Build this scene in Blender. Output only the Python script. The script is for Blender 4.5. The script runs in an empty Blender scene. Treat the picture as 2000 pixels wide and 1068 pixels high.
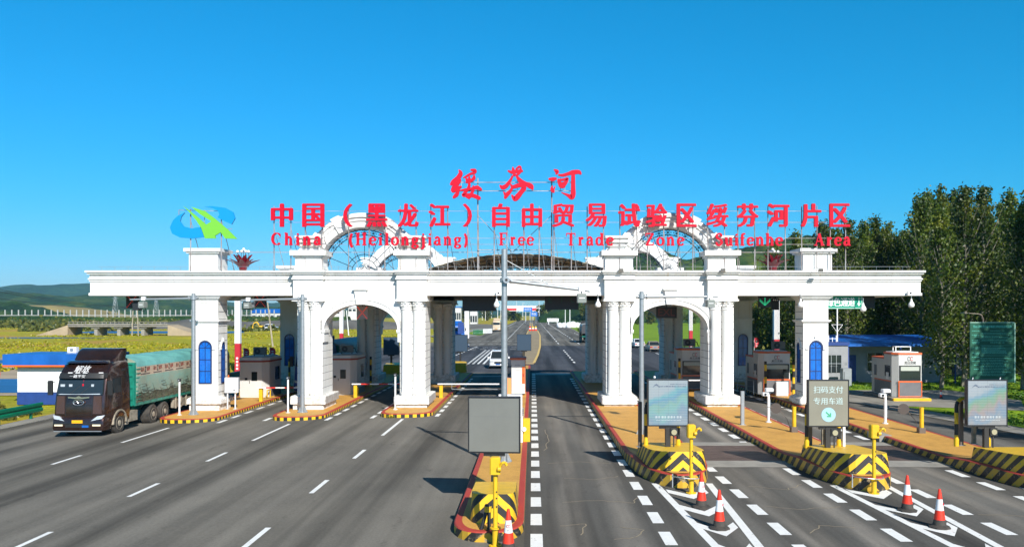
import bpy, math, random, colorsys
from mathutils import Vector, Matrix, noise
random.seed(7)
S = bpy.context.scene
COL = S.collection
R = math.radians

# ------------------------------------------------------------------ camera, sky, sun, exposure
cam_d = bpy.data.cameras.new("camera")
cam = bpy.data.objects.new("camera", cam_d)
COL.objects.link(cam)
cam.location = (0, 0, 5.5)
cam.rotation_euler = (R(90), 0, 0)
cam_d.lens = 28.8
cam_d.sensor_width = 36
cam_d.shift_x = -0.02
cam_d.shift_y = 0.0395
cam_d.clip_start = 0.2
cam_d.clip_end = 12000
S.camera = cam

SUN = Vector((0.60, -1.40, 1.02)).normalized()
world = bpy.data.worlds.new("World")
S.world = world
world.use_nodes = True
wn = world.node_tree
sky = wn.nodes.new("ShaderNodeTexSky")
sky.sky_type = 'NISHITA'
sky.sun_disc = False
sky.sun_elevation = math.asin(SUN.z)
sky.sun_rotation = math.atan2(SUN.x, SUN.y)
sky.altitude = 300
sky.air_density = 1.3
sky.dust_density = 0.2
sky.ozone_density = 3.2
sep = wn.nodes.new("ShaderNodeSeparateColor")
comb = wn.nodes.new("ShaderNodeCombineColor")
wn.links.new(sky.outputs[0], sep.inputs[0])
for i_, (gain_, power_) in enumerate(((.00205, 2.3), (.124, .80), (.150, .97))):   # the camera's vivid rendering of a clear sky
    pw = wn.nodes.new("ShaderNodeMath"); pw.operation = 'POWER'; pw.inputs[1].default_value = power_
    ml = wn.nodes.new("ShaderNodeMath"); ml.operation = 'MULTIPLY'; ml.inputs[1].default_value = gain_ * 10 / 1.366
    wn.links.new(sep.outputs[i_], pw.inputs[0]); wn.links.new(pw.outputs[0], ml.inputs[0]); wn.links.new(ml.outputs[0], comb.inputs[i_])
# sky dimmed and greyed above the visible band, to cut ambient fill in the shade
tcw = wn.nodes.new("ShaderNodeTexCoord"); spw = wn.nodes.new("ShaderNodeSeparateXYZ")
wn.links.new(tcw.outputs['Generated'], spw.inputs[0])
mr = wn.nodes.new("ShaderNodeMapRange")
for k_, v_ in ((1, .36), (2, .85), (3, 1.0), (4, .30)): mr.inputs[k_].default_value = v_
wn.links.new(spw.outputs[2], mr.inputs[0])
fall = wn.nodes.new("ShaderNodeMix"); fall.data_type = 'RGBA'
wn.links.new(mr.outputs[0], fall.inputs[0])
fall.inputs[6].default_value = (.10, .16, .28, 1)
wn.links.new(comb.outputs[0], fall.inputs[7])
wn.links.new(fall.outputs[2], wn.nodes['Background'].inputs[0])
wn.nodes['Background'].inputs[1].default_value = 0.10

sl = bpy.data.lights.new("sun", 'SUN')
sl.energy = 5.0
sl.angle = R(0.5)
sl.color = (1.0, 0.955, 0.88)
so = bpy.data.objects.new("sun", sl)
COL.objects.link(so)
so.rotation_euler = (-SUN).to_track_quat('-Z', 'Y').to_euler()

S.view_settings.view_transform = 'Standard'
S.view_settings.look = 'None'
S.view_settings.gamma = 1
S.view_settings.exposure = 0.45
S.render.engine = 'CYCLES'
S.cycles.max_bounces = 5
S.cycles.transparent_max_bounces = 8

# ------------------------------------------------------------------ helpers
def gz(x):                      # cross fall of the plaza towards the left verge
    return 0.02 * (max(x, -30.0) + 7.0) if x < -7 else 0.0

MATS = {}
def mat(name, col=(.5, .5, .5), rough=.6, metal=0.0, vary=0.0, vscale=(3, 3, 3), col2=None, bump=0.0, bscale=30,
        emit=None, estr=1.0, spec=.5, coat=0.0):
    """Principled surface, optionally mixed with a second colour by noise and bumped."""
    if name in MATS:
        return MATS[name]
    m = bpy.data.materials.new(name)
    m.use_nodes = True
    nt = m.node_tree
    b = nt.nodes['Principled BSDF']
    b.inputs['Base Color'].default_value = (*col, 1)
    b.inputs['Roughness'].default_value = rough
    b.inputs['Metallic'].default_value = metal
    b.inputs['Specular IOR Level'].default_value = spec
    b.inputs['Coat Weight'].default_value = coat
    if vary > 0:
        tc = nt.nodes.new('ShaderNodeTexCoord')
        mp = nt.nodes.new('ShaderNodeMapping')
        mp.inputs['Scale'].default_value = vscale
        nz = nt.nodes.new('ShaderNodeTexNoise')
        nz.inputs['Scale'].default_value = 1
        nz.inputs['Detail'].default_value = 6
        nz.inputs['Roughness'].default_value = .65
        rp = nt.nodes.new('ShaderNodeValToRGB')
        c2 = col2 or tuple(c * (1 - vary) for c in col)
        rp.color_ramp.elements[0].position = .35
        rp.color_ramp.elements[1].position = .65
        rp.color_ramp.elements[0].color = (*c2, 1)
        rp.color_ramp.elements[1].color = (*col, 1)
        nt.links.new(tc.outputs['Object'], mp.inputs[0])
        nt.links.new(mp.outputs[0], nz.inputs['Vector'])
        nt.links.new(nz.outputs[0], rp.inputs[0])
        nt.links.new(rp.outputs[0], b.inputs['Base Color'])
    if bump > 0:
        tc = nt.nodes.new('ShaderNodeTexCoord')
        nb = nt.nodes.new('ShaderNodeTexNoise')
        nb.inputs['Scale'].default_value = bscale
        nb.inputs['Detail'].default_value = 4
        bp = nt.nodes.new('ShaderNodeBump')
        bp.inputs['Strength'].default_value = bump
        bp.inputs['Distance'].default_value = .02
        nt.links.new(tc.outputs['Object'], nb.inputs['Vector'])
        nt.links.new(nb.outputs[0], bp.inputs['Height'])
        nt.links.new(bp.outputs[0], b.inputs['Normal'])
    if emit:
        b.inputs['Emission Color'].default_value = (*emit, 1)
        b.inputs['Emission Strength'].default_value = estr
    MATS[name] = m
    return m

def nodes(m):
    return m.node_tree, m.node_tree.nodes['Principled BSDF']

def math_node(nt, op, a, b=None, c=None):
    n = nt.nodes.new('ShaderNodeMath')
    n.operation = op
    for i, v in enumerate((a, b, c)):
        if v is None:
            continue
        if isinstance(v, (int, float)):
            n.inputs[i].default_value = v
        else:
            nt.links.new(v, n.inputs[i])
    return n.outputs[0]

def mixc(nt, fac, a, b, blend='MIX'):
    n = nt.nodes.new('ShaderNodeMix')
    n.data_type = 'RGBA'
    n.blend_type = blend
    for k, v in ((0, fac), (6, a), (7, b)):
        if isinstance(v, (int, float)):
            n.inputs[k].default_value = v
        elif isinstance(v, tuple):
            n.inputs[k].default_value = (*v, 1)
        else:
            nt.links.new(v, n.inputs[k])
    return n.outputs[2]

def noise_node(nt, scale, detail=5, vec=None, vscale=None, rough=.6):
    n = nt.nodes.new('ShaderNodeTexNoise')
    n.inputs['Scale'].default_value = scale
    n.inputs['Detail'].default_value = detail
    n.inputs['Roughness'].default_value = rough
    if vec is None:
        vec = nt.nodes.new('ShaderNodeTexCoord').outputs['Object']
    if vscale:
        mp = nt.nodes.new('ShaderNodeMapping')
        mp.inputs['Scale'].default_value = vscale
        nt.links.new(vec, mp.inputs[0])
        vec = mp.outputs[0]
    nt.links.new(vec, n.inputs['Vector'])
    return n.outputs[0]

def ramp(nt, fac, stops):
    r = nt.nodes.new('ShaderNodeValToRGB')
    el = r.color_ramp.elements
    while len(el) < len(stops):
        el.new(.5)
    for e, (p, c) in zip(el, stops):
        e.position = p
        e.color = (*c, 1) if len(c) == 3 else c
    nt.links.new(fac, r.inputs[0])
    return r.outputs[0]

class MB:
    """Collects faces; build() links them as ONE mesh object."""
    def __init__(s):
        s.v = []; s.f = []; s.m = []; s.u = []; s.hasuv = False
    def face(s, pts, m=0, uv=None):
        n = len(s.v)
        s.v += [tuple(p) for p in pts]
        s.f.append(tuple(range(n, n + len(pts))))
        s.m.append(m)
        s.u.append(uv)
        if uv: s.hasuv = True
    def add(s, vs, fs, m=0):
        n = len(s.v)
        s.v += [tuple(p) for p in vs]
        for f in fs:
            s.f.append(tuple(i + n for i in f)); s.m.append(m); s.u.append(None)
    def box(s, x0, x1, y0, y1, z0, z1, m=0):
        s.add([(x0, y0, z0), (x1, y0, z0), (x1, y1, z0), (x0, y1, z0), (x0, y0, z1), (x1, y0, z1), (x1, y1, z1), (x0, y1, z1)],
              [(3, 2, 1, 0), (4, 5, 6, 7), (0, 1, 5, 4), (1, 2, 6, 5), (2, 3, 7, 6), (3, 0, 4, 7)], m)
    def bbox(s, x0, x1, y0, y1, z0, z1, b=.02, m=0):
        """box with chamfered edges (rounded in plan and top)"""
        rings = []
        for z, i in ((z0, 0), (z1 - b, 0), (z1, b)):
            a, c, d, e = x0 + i, x1 - i, y0 + i, y1 - i
            k = b
            rings.append([(a + k, d, z), (c - k, d, z), (c, d + k, z), (c, e - k, z), (c - k, e, z), (a + k, e, z), (a, e - k, z), (a, d + k, z)])
        s.loft(rings, m)
    def loft(s, rings, m=0, cap=True, closed=True):
        n = len(s.v); k = len(rings[0])
        for r in rings: s.v += [tuple(p) for p in r]
        for j in range(len(rings) - 1):
            for i in range(k if closed else k - 1):
                a = n + j * k + i; b = n + j * k + (i + 1) % k
                s.f.append((a, b, b + k, a + k)); s.m.append(m); s.u.append(None)
        if cap:
            s.f.append(tuple(reversed(range(n, n + k)))); s.m.append(m); s.u.append(None)
            s.f.append(tuple(range(n + (len(rings) - 1) * k, n + len(rings) * k))); s.m.append(m); s.u.append(None)
    def cyl(s, p0, p1, r0, r1=None, n=10, m=0, cap=True):
        r1 = r0 if r1 is None else r1
        p0, p1 = Vector(p0), Vector(p1)
        d = (p1 - p0).normalized()
        q = Vector((0, 0, 1)) if abs(d.z) < .9 else Vector((0, 1, 0))
        a = d.cross(q).normalized(); b = a.cross(d).normalized()
        rr = []
        for p, r in ((p0, r0), (p1, r1)):
            rr.append([p + (a * math.cos(t) - b * math.sin(t)) * r for t in [2 * math.pi * i / n for i in range(n)]])
        s.loft(rr, m, cap)
    def tube(s, pts, r, n=6, m=0):
        for a, b in zip(pts[:-1], pts[1:]):
            s.cyl(a, b, r, r, n, m)
    def bar(s, p0, p1, w, h, m=0):
        p0, p1 = Vector(p0), Vector(p1)
        d = (p1 - p0).normalized()
        q = Vector((0, 0, 1)) if abs(d.z) < .95 else Vector((0, 1, 0))
        a = d.cross(q).normalized() * (w / 2); b = a.cross(d).normalized() * (h / 2)
        s.loft([[p - a - b, p + a - b, p + a + b, p - a + b] for p in (p0, p1)], m)
    def lathe(s, prof, c=(0, 0, 0), n=14, m=0, sx=1, sy=1):
        rr = [[(c[0] + r * sx * math.cos(2 * math.pi * i / n), c[1] + r * sy * math.sin(2 * math.pi * i / n), c[2] + z) for i in range(n)] for r, z in prof]
        s.loft(rr, m)
    def sph(s, c, r, n=10, k=6, m=0, sz=1):
        s.lathe([(max(1e-3, r * math.sin(math.pi * i / k)), -r * sz * math.cos(math.pi * i / k)) for i in range(k + 1)], c, n, m)
    def xz(s, poly, y0, y1, m=0):
        """outline in the XZ plane with thickness along Y"""
        s.loft([[(x, y0, z) for x, z in poly], [(x, y1, z) for x, z in poly]], m)
    def yz(s, poly, x0, x1, m=0):
        s.loft([[(x0, y, z) for y, z in poly], [(x1, y, z) for y, z in poly]], m)
    def xy(s, poly, z0, z1, m=0):
        s.loft([[(x, y, z0) for x, y in poly], [(x, y, z1) for x, y in poly]], m)
    def build(s, name, mats, parent=None, smooth=None, loc=None, fix=True):
        me = bpy.data.meshes.new(name)
        me.from_pydata(s.v, [], s.f)
        if not isinstance(mats, (list, tuple)): mats = [mats]
        for m_ in mats: me.materials.append(m_)
        if len(mats) > 1:
            me.polygons.foreach_set('material_index', s.m)
        if s.hasuv:
            uv = me.uv_layers.new(name='UVMap')
            for p, u in zip(me.polygons, s.u):
                if u:
                    for li, c in zip(p.loop_indices, u): uv.data[li].uv = c
        if fix:
            import bmesh
            bm = bmesh.new(); bm.from_mesh(me)
            if not s.hasuv: bmesh.ops.remove_doubles(bm, verts=bm.verts, dist=1e-5)
            bmesh.ops.recalc_face_normals(bm, faces=bm.faces)
            bm.to_mesh(me); bm.free()
        if smooth:
            me.shade_smooth()
            me.set_sharp_from_angle(angle=R(smooth))
        me.update()
        o = bpy.data.objects.new(name, me)
        COL.objects.link(o)
        if parent: o.parent = parent
        if loc: o.location = loc
        return o

def tag(o, label=None, cat=None, group=None, kind=None):
    if label: o['label'] = label
    if cat: o['category'] = cat
    if group: o['group'] = group
    if kind: o['kind'] = kind
    return o

def thing(name, label, cat, loc=(0, 0, 0), rz=0, group=None):
    o = bpy.data.objects.new(name, None)
    COL.objects.link(o)
    o.empty_display_size = .3
    o.location = loc
    o.rotation_euler = (0, 0, rz)
    return tag(o, label, cat, group)

def struct(mb, name, mats, **k):
    return tag(mb.build(name, mats, **k), kind='structure')

def dup(root, loc, rz=None, label=None, cat=None):
    def rec(o, parent):
        c = o.copy(); COL.objects.link(c)
        if parent: c.parent = parent
        for ch in KIDS.get(o.name, []): rec(ch, c)
        return c
    KIDS = {}
    for o in COL.objects:
        if o.parent: KIDS.setdefault(o.parent.name, []).append(o)
    r = rec(root, None)
    r.location = loc
    if rz is not None: r.rotation_euler = (0, 0, rz)
    if label: r['label'] = label
    if cat: r['category'] = cat
    return r

# ---- writing
_TX = {}
def text_geo(body):
    if body in _TX: return _TX[body]
    c = bpy.data.curves.new('text', 'FONT')
    c.body = body
    c.resolution_u = 3
    c.fill_mode = 'BOTH'
    o = bpy.data.objects.new('text', c)
    COL.objects.link(o)
    bpy.context.view_layer.update()
    dg = bpy.context.evaluated_depsgraph_get()
    me = bpy.data.meshes.new_from_object(o.evaluated_get(dg))
    vs = [(v.co.x, v.co.y) for v in me.vertices]
    fs = [tuple(p.vertices) for p in me.polygons]
    bpy.data.objects.remove(o); bpy.data.curves.remove(c); bpy.data.meshes.remove(me)
    xs = [v[0] for v in vs]; ys = [v[1] for v in vs]
    b = (min(xs), max(xs), min(ys), max(ys))
    _TX[body] = (vs, fs, b)
    return _TX[body]

def add_text(mb, body, x0, x1, z0, z1, y, depth=.0, bold=(0,), m=0, shear=0, place=None, boldz=0):
    """Fill the box x0..x1, z0..z1 at plane y (facing -Y) with the words; bold = list of sideways copies (share of height)."""
    vs, fs, b = text_geo(body)
    h = z1 - z0
    pad = max(abs(t) for t in bold) * h
    sx = (x1 - x0 - 2 * pad) / (b[1] - b[0]); sz = h / (b[3] - b[2])
    for k, t in enumerate(bold):
        yy = y - .003 * k
        P = []
        for vx, vy in vs:
            zz = z0 + (vy - b[2]) * sz
            P.append((x0 + pad + (vx - b[0]) * sx + t * h + shear * (zz - z0), yy, zz + boldz * h * (k % 2)))
        F = list(fs)
        if depth:
            n = len(P)
            P += [(p[0], yy + depth, p[2]) for p in P[:n]]
            cnt = {}
            for f in fs:
                for i in range(len(f)):
                    e = (f[i], f[(i + 1) % len(f)])
                    cnt[e] = 1
            F += [tuple(reversed([i + n for i in f])) for f in fs]
            for (a, c_) in cnt:
                if (c_, a) not in cnt: F.append((c_, a, a + n, c_ + n))
        if place: P = [place(p) for p in P]
        mb.add(P, F, m)

def catmull(pts, n=5):
    out = []
    P = [pts[0]] + list(pts) + [pts[-1]]
    for i in range(1, len(P) - 2):
        for k in range(n):
            t = k / n
            o = []
            for j in range(len(pts[0])):
                p0, p1, p2, p3 = P[i - 1][j], P[i][j], P[i + 1][j], P[i + 2][j]
                o.append(.5 * (2 * p1 + (p2 - p0) * t + (2 * p0 - 5 * p1 + 4 * p2 - p3) * t * t + (3 * p1 - p0 - 3 * p2 + p3) * t ** 3))
            out.append(tuple(o))
    out.append(tuple(pts[-1]))
    return out

def brush(mb, pts, y, depth, m=0, ends=True):
    """pts = (x, z, halfwidth) centre line -> solid brush stroke in the XZ plane"""
    L, Rr = [], []
    n = len(pts)
    for i, (x, z, w) in enumerate(pts):
        a = pts[max(0, i - 1)]; b = pts[min(n - 1, i + 1)]
        dx, dz = b[0] - a[0], b[1] - a[1]
        l = math.hypot(dx, dz) or 1
        nx, nz = -dz / l, dx / l
        L.append((x + nx * w, z + nz * w)); Rr.append((x - nx * w, z - nz * w))
    def cap(i, j):
        x, z, w = pts[i]
        dx, dz = x - pts[j][0], z - pts[j][1]
        l = math.hypot(dx, dz) or 1
        a0 = math.atan2(dz, dx)
        return [(x + math.cos(a0 + t) * w * .95, z + math.sin(a0 + t) * w * .95) for t in (-.9, -.3, .3, .9)]
    poly_s = cap(0, 1) if ends else []
    poly_e = cap(n - 1, n - 2) if ends else []
    for i in range(n - 1):
        q = [L[i], L[i + 1], Rr[i + 1], Rr[i]]
        mb.face([(p[0], y, p[1]) for p in q], m)
        mb.face([(p[0], y + depth, p[1]) for p in reversed(q)], m)
        mb.face([(L[i][0], y, L[i][1]), (L[i][0], y + depth, L[i][1]), (L[i + 1][0], y + depth, L[i + 1][1]), (L[i + 1][0], y, L[i + 1][1])], m)
        mb.face([(Rr[i][0], y, Rr[i][1]), (Rr[i + 1][0], y, Rr[i + 1][1]), (Rr[i + 1][0], y + depth, Rr[i + 1][1]), (Rr[i][0], y + depth, Rr[i][1])], m)
    for c_, a, b in ((poly_s, L[0], Rr[0]), (poly_e, Rr[-1], L[-1])):
        if c_:
            mb.xz([a] + (c_[::-1] if False else c_) + [b], y, y + depth, m)

def arc(cx, cy, rx, ry, a0, a1, n=12):
    return [(cx + rx * math.cos(R(a0 + (a1 - a0) * i / n)), cy + ry * math.sin(R(a0 + (a1 - a0) * i / n))) for i in range(n + 1)]

def stem(x, a, b): return [(x, a), (x, b)]
GL = {   # bold serif letters: advance, nib strokes, serif bars (x0, x1, y), dots
 'C': (.86, [arc(.45, .5, .36, .47, 48, 312, 18)], [], [(.72, .66, .03, .26)]),
 'h': (.72, [stem(.17, 0, 1), [(.17, .48), (.3, .64), (.42, .66), (.53, .5)], stem(.53, 0, .52)], [(.04, .3, .02), (.4, .66, .02), (.03, .17, .98)], []),
 'n': (.72, [stem(.17, 0, .66), [(.17, .48), (.3, .64), (.42, .66), (.53, .5)], stem(.53, 0, .52)], [(.04, .3, .02), (.4, .66, .02), (.03, .17, .64)], []),
 'i': (.36, [stem(.18, 0, .66)], [(.04, .32, .02), (.04, .18, .64)], 'dot'),
 'j': (.38, [[(.2, .66), (.2, -.1), (.12, -.26), (-.02, -.26)]], [(.06, .2, .64)], 'dot'),
 'l': (.36, [stem(.18, 0, 1)], [(.04, .32, .02), (.04, .18, .98)], []),
 'a': (.6, [arc(.25, .19, .16, .18, 80, 290), [(.25, .37), (.42, .4)], [(.25, .02), (.42, .12)], [(.1, .5), (.2, .65), (.34, .66), (.43, .52)], stem(.43, .06, .52)], [(.4, .58, .02)], []),
 'o': (.64, [arc(.32, .33, .24, .32, 0, 360, 20)], [], []),
 'e': (.6, [arc(.31, .33, .23, .32, 10, 325, 18)], [(.1, .54, .36)], []),
 'g': (.62, [arc(.28, .44, .18, .2, 0, 360, 16), [(.16, .26), (.14, .12), (.3, .06), (.46, .0)], arc(.29, -.1, .21, .15, 40, 400, 16)], [(.42, .6, .6)], []),
 'H': (.98, [stem(.22, 0, 1), stem(.76, 0, 1)], [(.06, .38, .02), (.06, .38, .98), (.6, .92, .02), (.6, .92, .98), (.2, .78, .5)], []),
 'F': (.8, [stem(.22, 0, 1)], [(.06, .4, .02), (.06, .7, .98), (.2, .52, .5)], [(.66, .74, .03, .25), (.5, .38, .02, .24)]),
 'r': (.52, [stem(.17, 0, .66), [(.17, .42), (.3, .62), (.42, .6)]], [(.04, .32, .02), (.04, .17, .64)], [(.38, .48, .07, .14)]),
 'T': (.84, [stem(.42, 0, 1)], [(.26, .58, .02), (.06, .78, .97)], [(.05, .72, .03, .26), (.76, .72, .03, .26)]),
 'd': (.7, [arc(.27, .33, .2, .32, 30, 330), stem(.5, 0, 1)], [(.36, .5, .98), (.48, .66, .02), (.36, .5, .03)], []),
 'Z': (.8, [[(.66, .98), (.14, .02)]], [(.1, .72, .97), (.08, .72, .03)], [(.08, .72, .03, .26), (.7, .03, .03, .26)]),
 'S': (.66, [[(.54, .78), (.44, .94), (.3, .97), (.15, .84), (.16, .66), (.33, .54), (.5, .42), (.53, .2), (.38, .03), (.22, .04), (.1, .22)]], [], [(.54, .7, .03, .26), (.08, .04, .03, .26)]),
 'u': (.72, [stem(.17, .2, .66), [(.17, .2), (.25, .04), (.38, .03), (.52, .16)], stem(.53, 0, .66)], [(.04, .17, .64), (.4, .53, .64), (.5, .66, .02)], []),
 'f': (.46, [[(.18, 0), (.18, .8), (.28, .96), (.42, .94)]], [(.04, .34, .02), (.04, .38, .62)], []),
 'A': (.9, [[(.45, .98), (.73, .02)], [(.44, .98), (.17, .02, .03)]], [(.04, .3, .02), (.58, .88, .02), (.26, .6, .34)], []),
 '(': (.4, [arc(.46, .38, .3, .64, 118, 242, 12)], [], []),
 ')': (.4, [arc(-.06, .38, .3, .64, 62, -62, 12)], [], []),
}
def latin_word(done, word, x0, x1, zb, cap, y, depth):
    tot = sum(GL[c][0] for c in word)
    gap = ((x1 - x0) - tot * cap) / max(1, len(word) - 1)
    x = x0
    k = 0
    for ch in word:
        adv, strokes, bars, dots = GL[ch]
        mb = MB()
        for s_ in strokes:
            k += 1
            pts = []
            n = len(s_)
            for i, p in enumerate(s_):
                a = s_[max(0, i - 1)]; b = s_[min(n - 1, i + 1)]
                dx, dy = b[0] - a[0], b[1] - a[1]
                l = math.hypot(dx, dy) or 1
                w = p[2] if len(p) > 2 else .040 + .062 * abs(dy / l)
                if ch == 'A' and len(s_[-1]) > 2: w = .035
                pts.append((x + p[0] * cap, zb + p[1] * cap, w * cap))
            if len(pts) > 2 and len(pts) < 12: pts = catmull(pts, 4)
            brush(mb, pts, y - .002 * (k % 7), depth, ends=False)
        for (a, b, yy) in bars:
            k += 1
            mb.box(x + a * cap, x + b * cap, y - .002 * (k % 5) - .016, y + depth, zb + (yy - .045) * cap, zb + (yy + .045) * cap)
        if dots == 'dot':
            mb.cyl((x + .18 * cap, y - .01, zb + .88 * cap), (x + .18 * cap, y + depth, zb + .88 * cap), .09 * cap, n=10)
        elif dots:
            for (a, b, w, h) in dots:
                mb.box(x + (a - w) * cap, x + (a + w) * cap, y - .019, y + depth, zb + b * cap, zb + (b + h) * cap)
        x += adv * cap + gap
        done(mb)

# ------------------------------------------------------------------ materials
def stucco(name, groove=0.0, stains=True, base=(.80, .795, .775)):
    m = mat(name, base, .75)
    nt, b = nodes(m)
    tc = nt.nodes.new('ShaderNodeTexCoord').outputs['Object']
    n1 = noise_node(nt, 1.2, 6, tc, (1, 1, .35))
    c = mixc(nt, ramp(nt, n1, [(.42, (0, 0, 0)), (.75, (1, 1, 1))]), base, tuple(x * .84 for x in (base[0], base[1] * .99, base[2] * .95)))
    if stains:
        n2 = noise_node(nt, 1.0, 3, tc, (5.5, 1, .22))
        c = mixc(nt, ramp(nt, n2, [(.61, (0, 0, 0)), (.74, (.55, .55, .55))]), c, (.60, .47, .28))
        sp0 = nt.nodes.new('ShaderNodeSeparateXYZ'); nt.links.new(tc, sp0.inputs[0])
        jn = math_node(nt, 'LESS_THAN', math_node(nt, 'FRACT', math_node(nt, 'DIVIDE', sp0.outputs[0], 2.93)), .006)
        c = mixc(nt, math_node(nt, 'MULTIPLY', jn, .6), c, (.30, .28, .26))
        low = math_node(nt, 'LESS_THAN', sp0.outputs[2], 1.0)
        n3 = noise_node(nt, 5, 6, tc)
        c = mixc(nt, math_node(nt, 'MULTIPLY', low, ramp(nt, n3, [(.45, (0, 0, 0)), (.62, (.6, .6, .6))])), c, (.36, .31, .24))
    if groove:
        sp = nt.nodes.new('ShaderNodeSeparateXYZ')
        nt.links.new(tc, sp.inputs[0])
        fr = math_node(nt, 'FRACT', math_node(nt, 'DIVIDE', sp.outputs[2], groove))
        g = math_node(nt, 'LESS_THAN', fr, .055)
        c = mixc(nt, g, c, (.16, .16, .17))
    nt.links.new(c, b.inputs['Base Color'])
    return m
M_WHITE = stucco('white_render')
M_WHITEG = stucco('white_render_grooved', .42, False)
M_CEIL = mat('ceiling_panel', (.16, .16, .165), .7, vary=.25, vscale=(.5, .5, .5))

def asphalt(name, base, patch=True):
    m = mat(name, base, .9, spec=.15)
    nt, b = nodes(m)
    tc = nt.nodes.new('ShaderNodeTexCoord').outputs['Object']
    big = noise_node(nt, 1, 4, tc, (.62, .018, 1), .55)
    mid = noise_node(nt, 1, 5, tc, (.25, .16, 1), .6)
    fine = noise_node(nt, 14, 6, tc, None, .7)
    speck = noise_node(nt, 90, 2, tc, None, .8)
    dark = tuple(x * .52 for x in base); light = tuple(x * 1.38 for x in base)
    c = ramp(nt, big, [(.36, dark), (.5, base), (.66, light)])
    c = mixc(nt, .55, c, ramp(nt, mid, [(.32, (.62, .62, .62)), (.7, (1.25, 1.22, 1.16))]), 'MULTIPLY')
    c = mixc(nt, .6, c, ramp(nt, fine, [(.3, (.66, .66, .66)), (.72, (1.22, 1.22, 1.22))]), 'MULTIPLY')
    st = noise_node(nt, 1, 7, tc, (1.3, .5, 1), .8)
    c = mixc(nt, .75, c, ramp(nt, st, [(.30, (.55, .55, .56)), (.42, (1, 1, 1)), (.70, (1, 1, 1)), (.80, (1.25, 1.2, 1.1))]), 'MULTIPLY')
    c = mixc(nt, .5, c, ramp(nt, speck, [(.3, (.6, .6, .6)), (.72, (1.35, 1.35, 1.35))]), 'MULTIPLY')
    spx = nt.nodes.new('ShaderNodeSeparateXYZ'); nt.links.new(tc, spx.inputs[0])
    wob = math_node(nt, 'MULTIPLY', math_node(nt, 'SUBTRACT', noise_node(nt, 1, 3, tc, (.35, .06, 1)), .5), .9)
    xw = math_node(nt, 'ADD', spx.outputs[0], wob)
    tot = None
    for cx_ in (1.1, 2.45, 7.0, 8.35, 12.55, 13.9):
        d_ = math_node(nt, 'ABSOLUTE', math_node(nt, 'SUBTRACT', xw, cx_))
        g_ = nt.nodes.new('ShaderNodeMapRange'); g_.interpolation_type = 'SMOOTHSTEP'
        for k_, v_ in ((1, .08), (2, .52), (3, 1.0), (4, .0)): g_.inputs[k_].default_value = v_
        nt.links.new(d_, g_.inputs[0])
        tot = g_.outputs[0] if tot is None else math_node(nt, 'MAXIMUM', tot, g_.outputs[0])
    right = math_node(nt, 'GREATER_THAN', spx.outputs[0], -.2)
    near = nt.nodes.new('ShaderNodeMapRange')
    for k_, v_ in ((1, 30.0), (2, 75.0), (3, 1.0), (4, .25)): near.inputs[k_].default_value = v_
    nt.links.new(spx.outputs[1], near.inputs[0])
    brk = ramp(nt, noise_node(nt, 1, 4, tc, (.8, .12, 1), .6), [(.3, (.25, .25, .25)), (.65, (1, 1, 1))])
    amt_ = math_node(nt, 'MULTIPLY', math_node(nt, 'MULTIPLY', tot, brk), math_node(nt, 'MULTIPLY', right, near.outputs[0]))
    dk_ = math_node(nt, 'MULTIPLY', right, math_node(nt, 'MULTIPLY', near.outputs[0], .62))
    c = mixc(nt, dk_, c, mixc(nt, 1.0, c, (.60, .63, .70), 'MULTIPLY'))
    c = mixc(nt, math_node(nt, 'MULTIPLY', amt_, .85), c, mixc(nt, 1.0, c, (2.15, 2.05, 1.95), 'MULTIPLY'))
    nt.links.new(c, b.inputs['Base Color'])
    bp = nt.nodes.new('ShaderNodeBump')
    bp.inputs['Strength'].default_value = .35
    bp.inputs['Distance'].default_value = .006
    nt.links.new(speck, bp.inputs['Height'])
    nt.links.new(bp.outputs[0], b.inputs['Normal'])
    return m
M_ASPH = asphalt('asphalt', (.158, .147, .127))
M_NEWASPH = asphalt('new_asphalt', (.066, .069, .080))
M_CONC = mat('concrete', (.33, .31, .27), .85, vary=.3, vscale=(1.2, 1.2, 1.2), bump=.3)
M_PAVE = mat('pavement', (.30, .28, .24), .85, vary=.35, vscale=(.6, .6, .6))
def worn(name, col, under=(.11, .105, .1), amt=.6):
    m = mat(name, col, .7)
    nt, b = nodes(m)
    n = noise_node(nt, 7, 7, None, None, .75)
    c = mixc(nt, ramp(nt, n, [(amt, (0, 0, 0)), (amt + .09, (1, 1, 1))]), col, under)
    n2 = noise_node(nt, 1.7, 4)
    c = mixc(nt, .5, c, ramp(nt, n2, [(.3, (.78, .77, .74)), (.65, (1, 1, 1))]), 'MULTIPLY')
    nt.links.new(c, b.inputs['Base Color'])
    return m
M_LINE = worn('road_paint_white', (.8, .8, .78), amt=.6)
M_LINEY = worn('road_paint_yellow', (.68, .46, .13), amt=.6)
M_OCHRE = worn('ochre_paving', (.62, .33, .065), (.42, .24, .08), .6)
M_OCHRE_D = mat('ochre_concrete_median', (.34, .26, .15), .85, vary=.3, vscale=(.4, .4, .4))
_nt, _b = nodes(M_OCHRE)
_src = _b.inputs['Base Color'].links[0].from_socket
_d = noise_node(_nt, .9, 6, None, None, .7); _e = noise_node(_nt, 22, 4, None, None, .7)
_c = mixc(_nt, .85, _src, ramp(_nt, _d, [(.30, (.74, .70, .64)), (.48, (1, 1, 1)), (.72, (1.1, 1.1, 1.12))]), 'MULTIPLY')
_c = mixc(_nt, .6, _c, ramp(_nt, _e, [(.34, (.72, .70, .66)), (.6, (1.08, 1.08, 1.08))]), 'MULTIPLY')
_nt.links.new(_c, _b.inputs['Base Color'])
M_RED = worn('red_kerb_paint', (.42, .045, .028), (.32, .20, .15), .62)
M_YEL = mat('yellow_paint', (.80, .48, .015), .45, vary=.18, vscale=(4, 4, 4))
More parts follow.
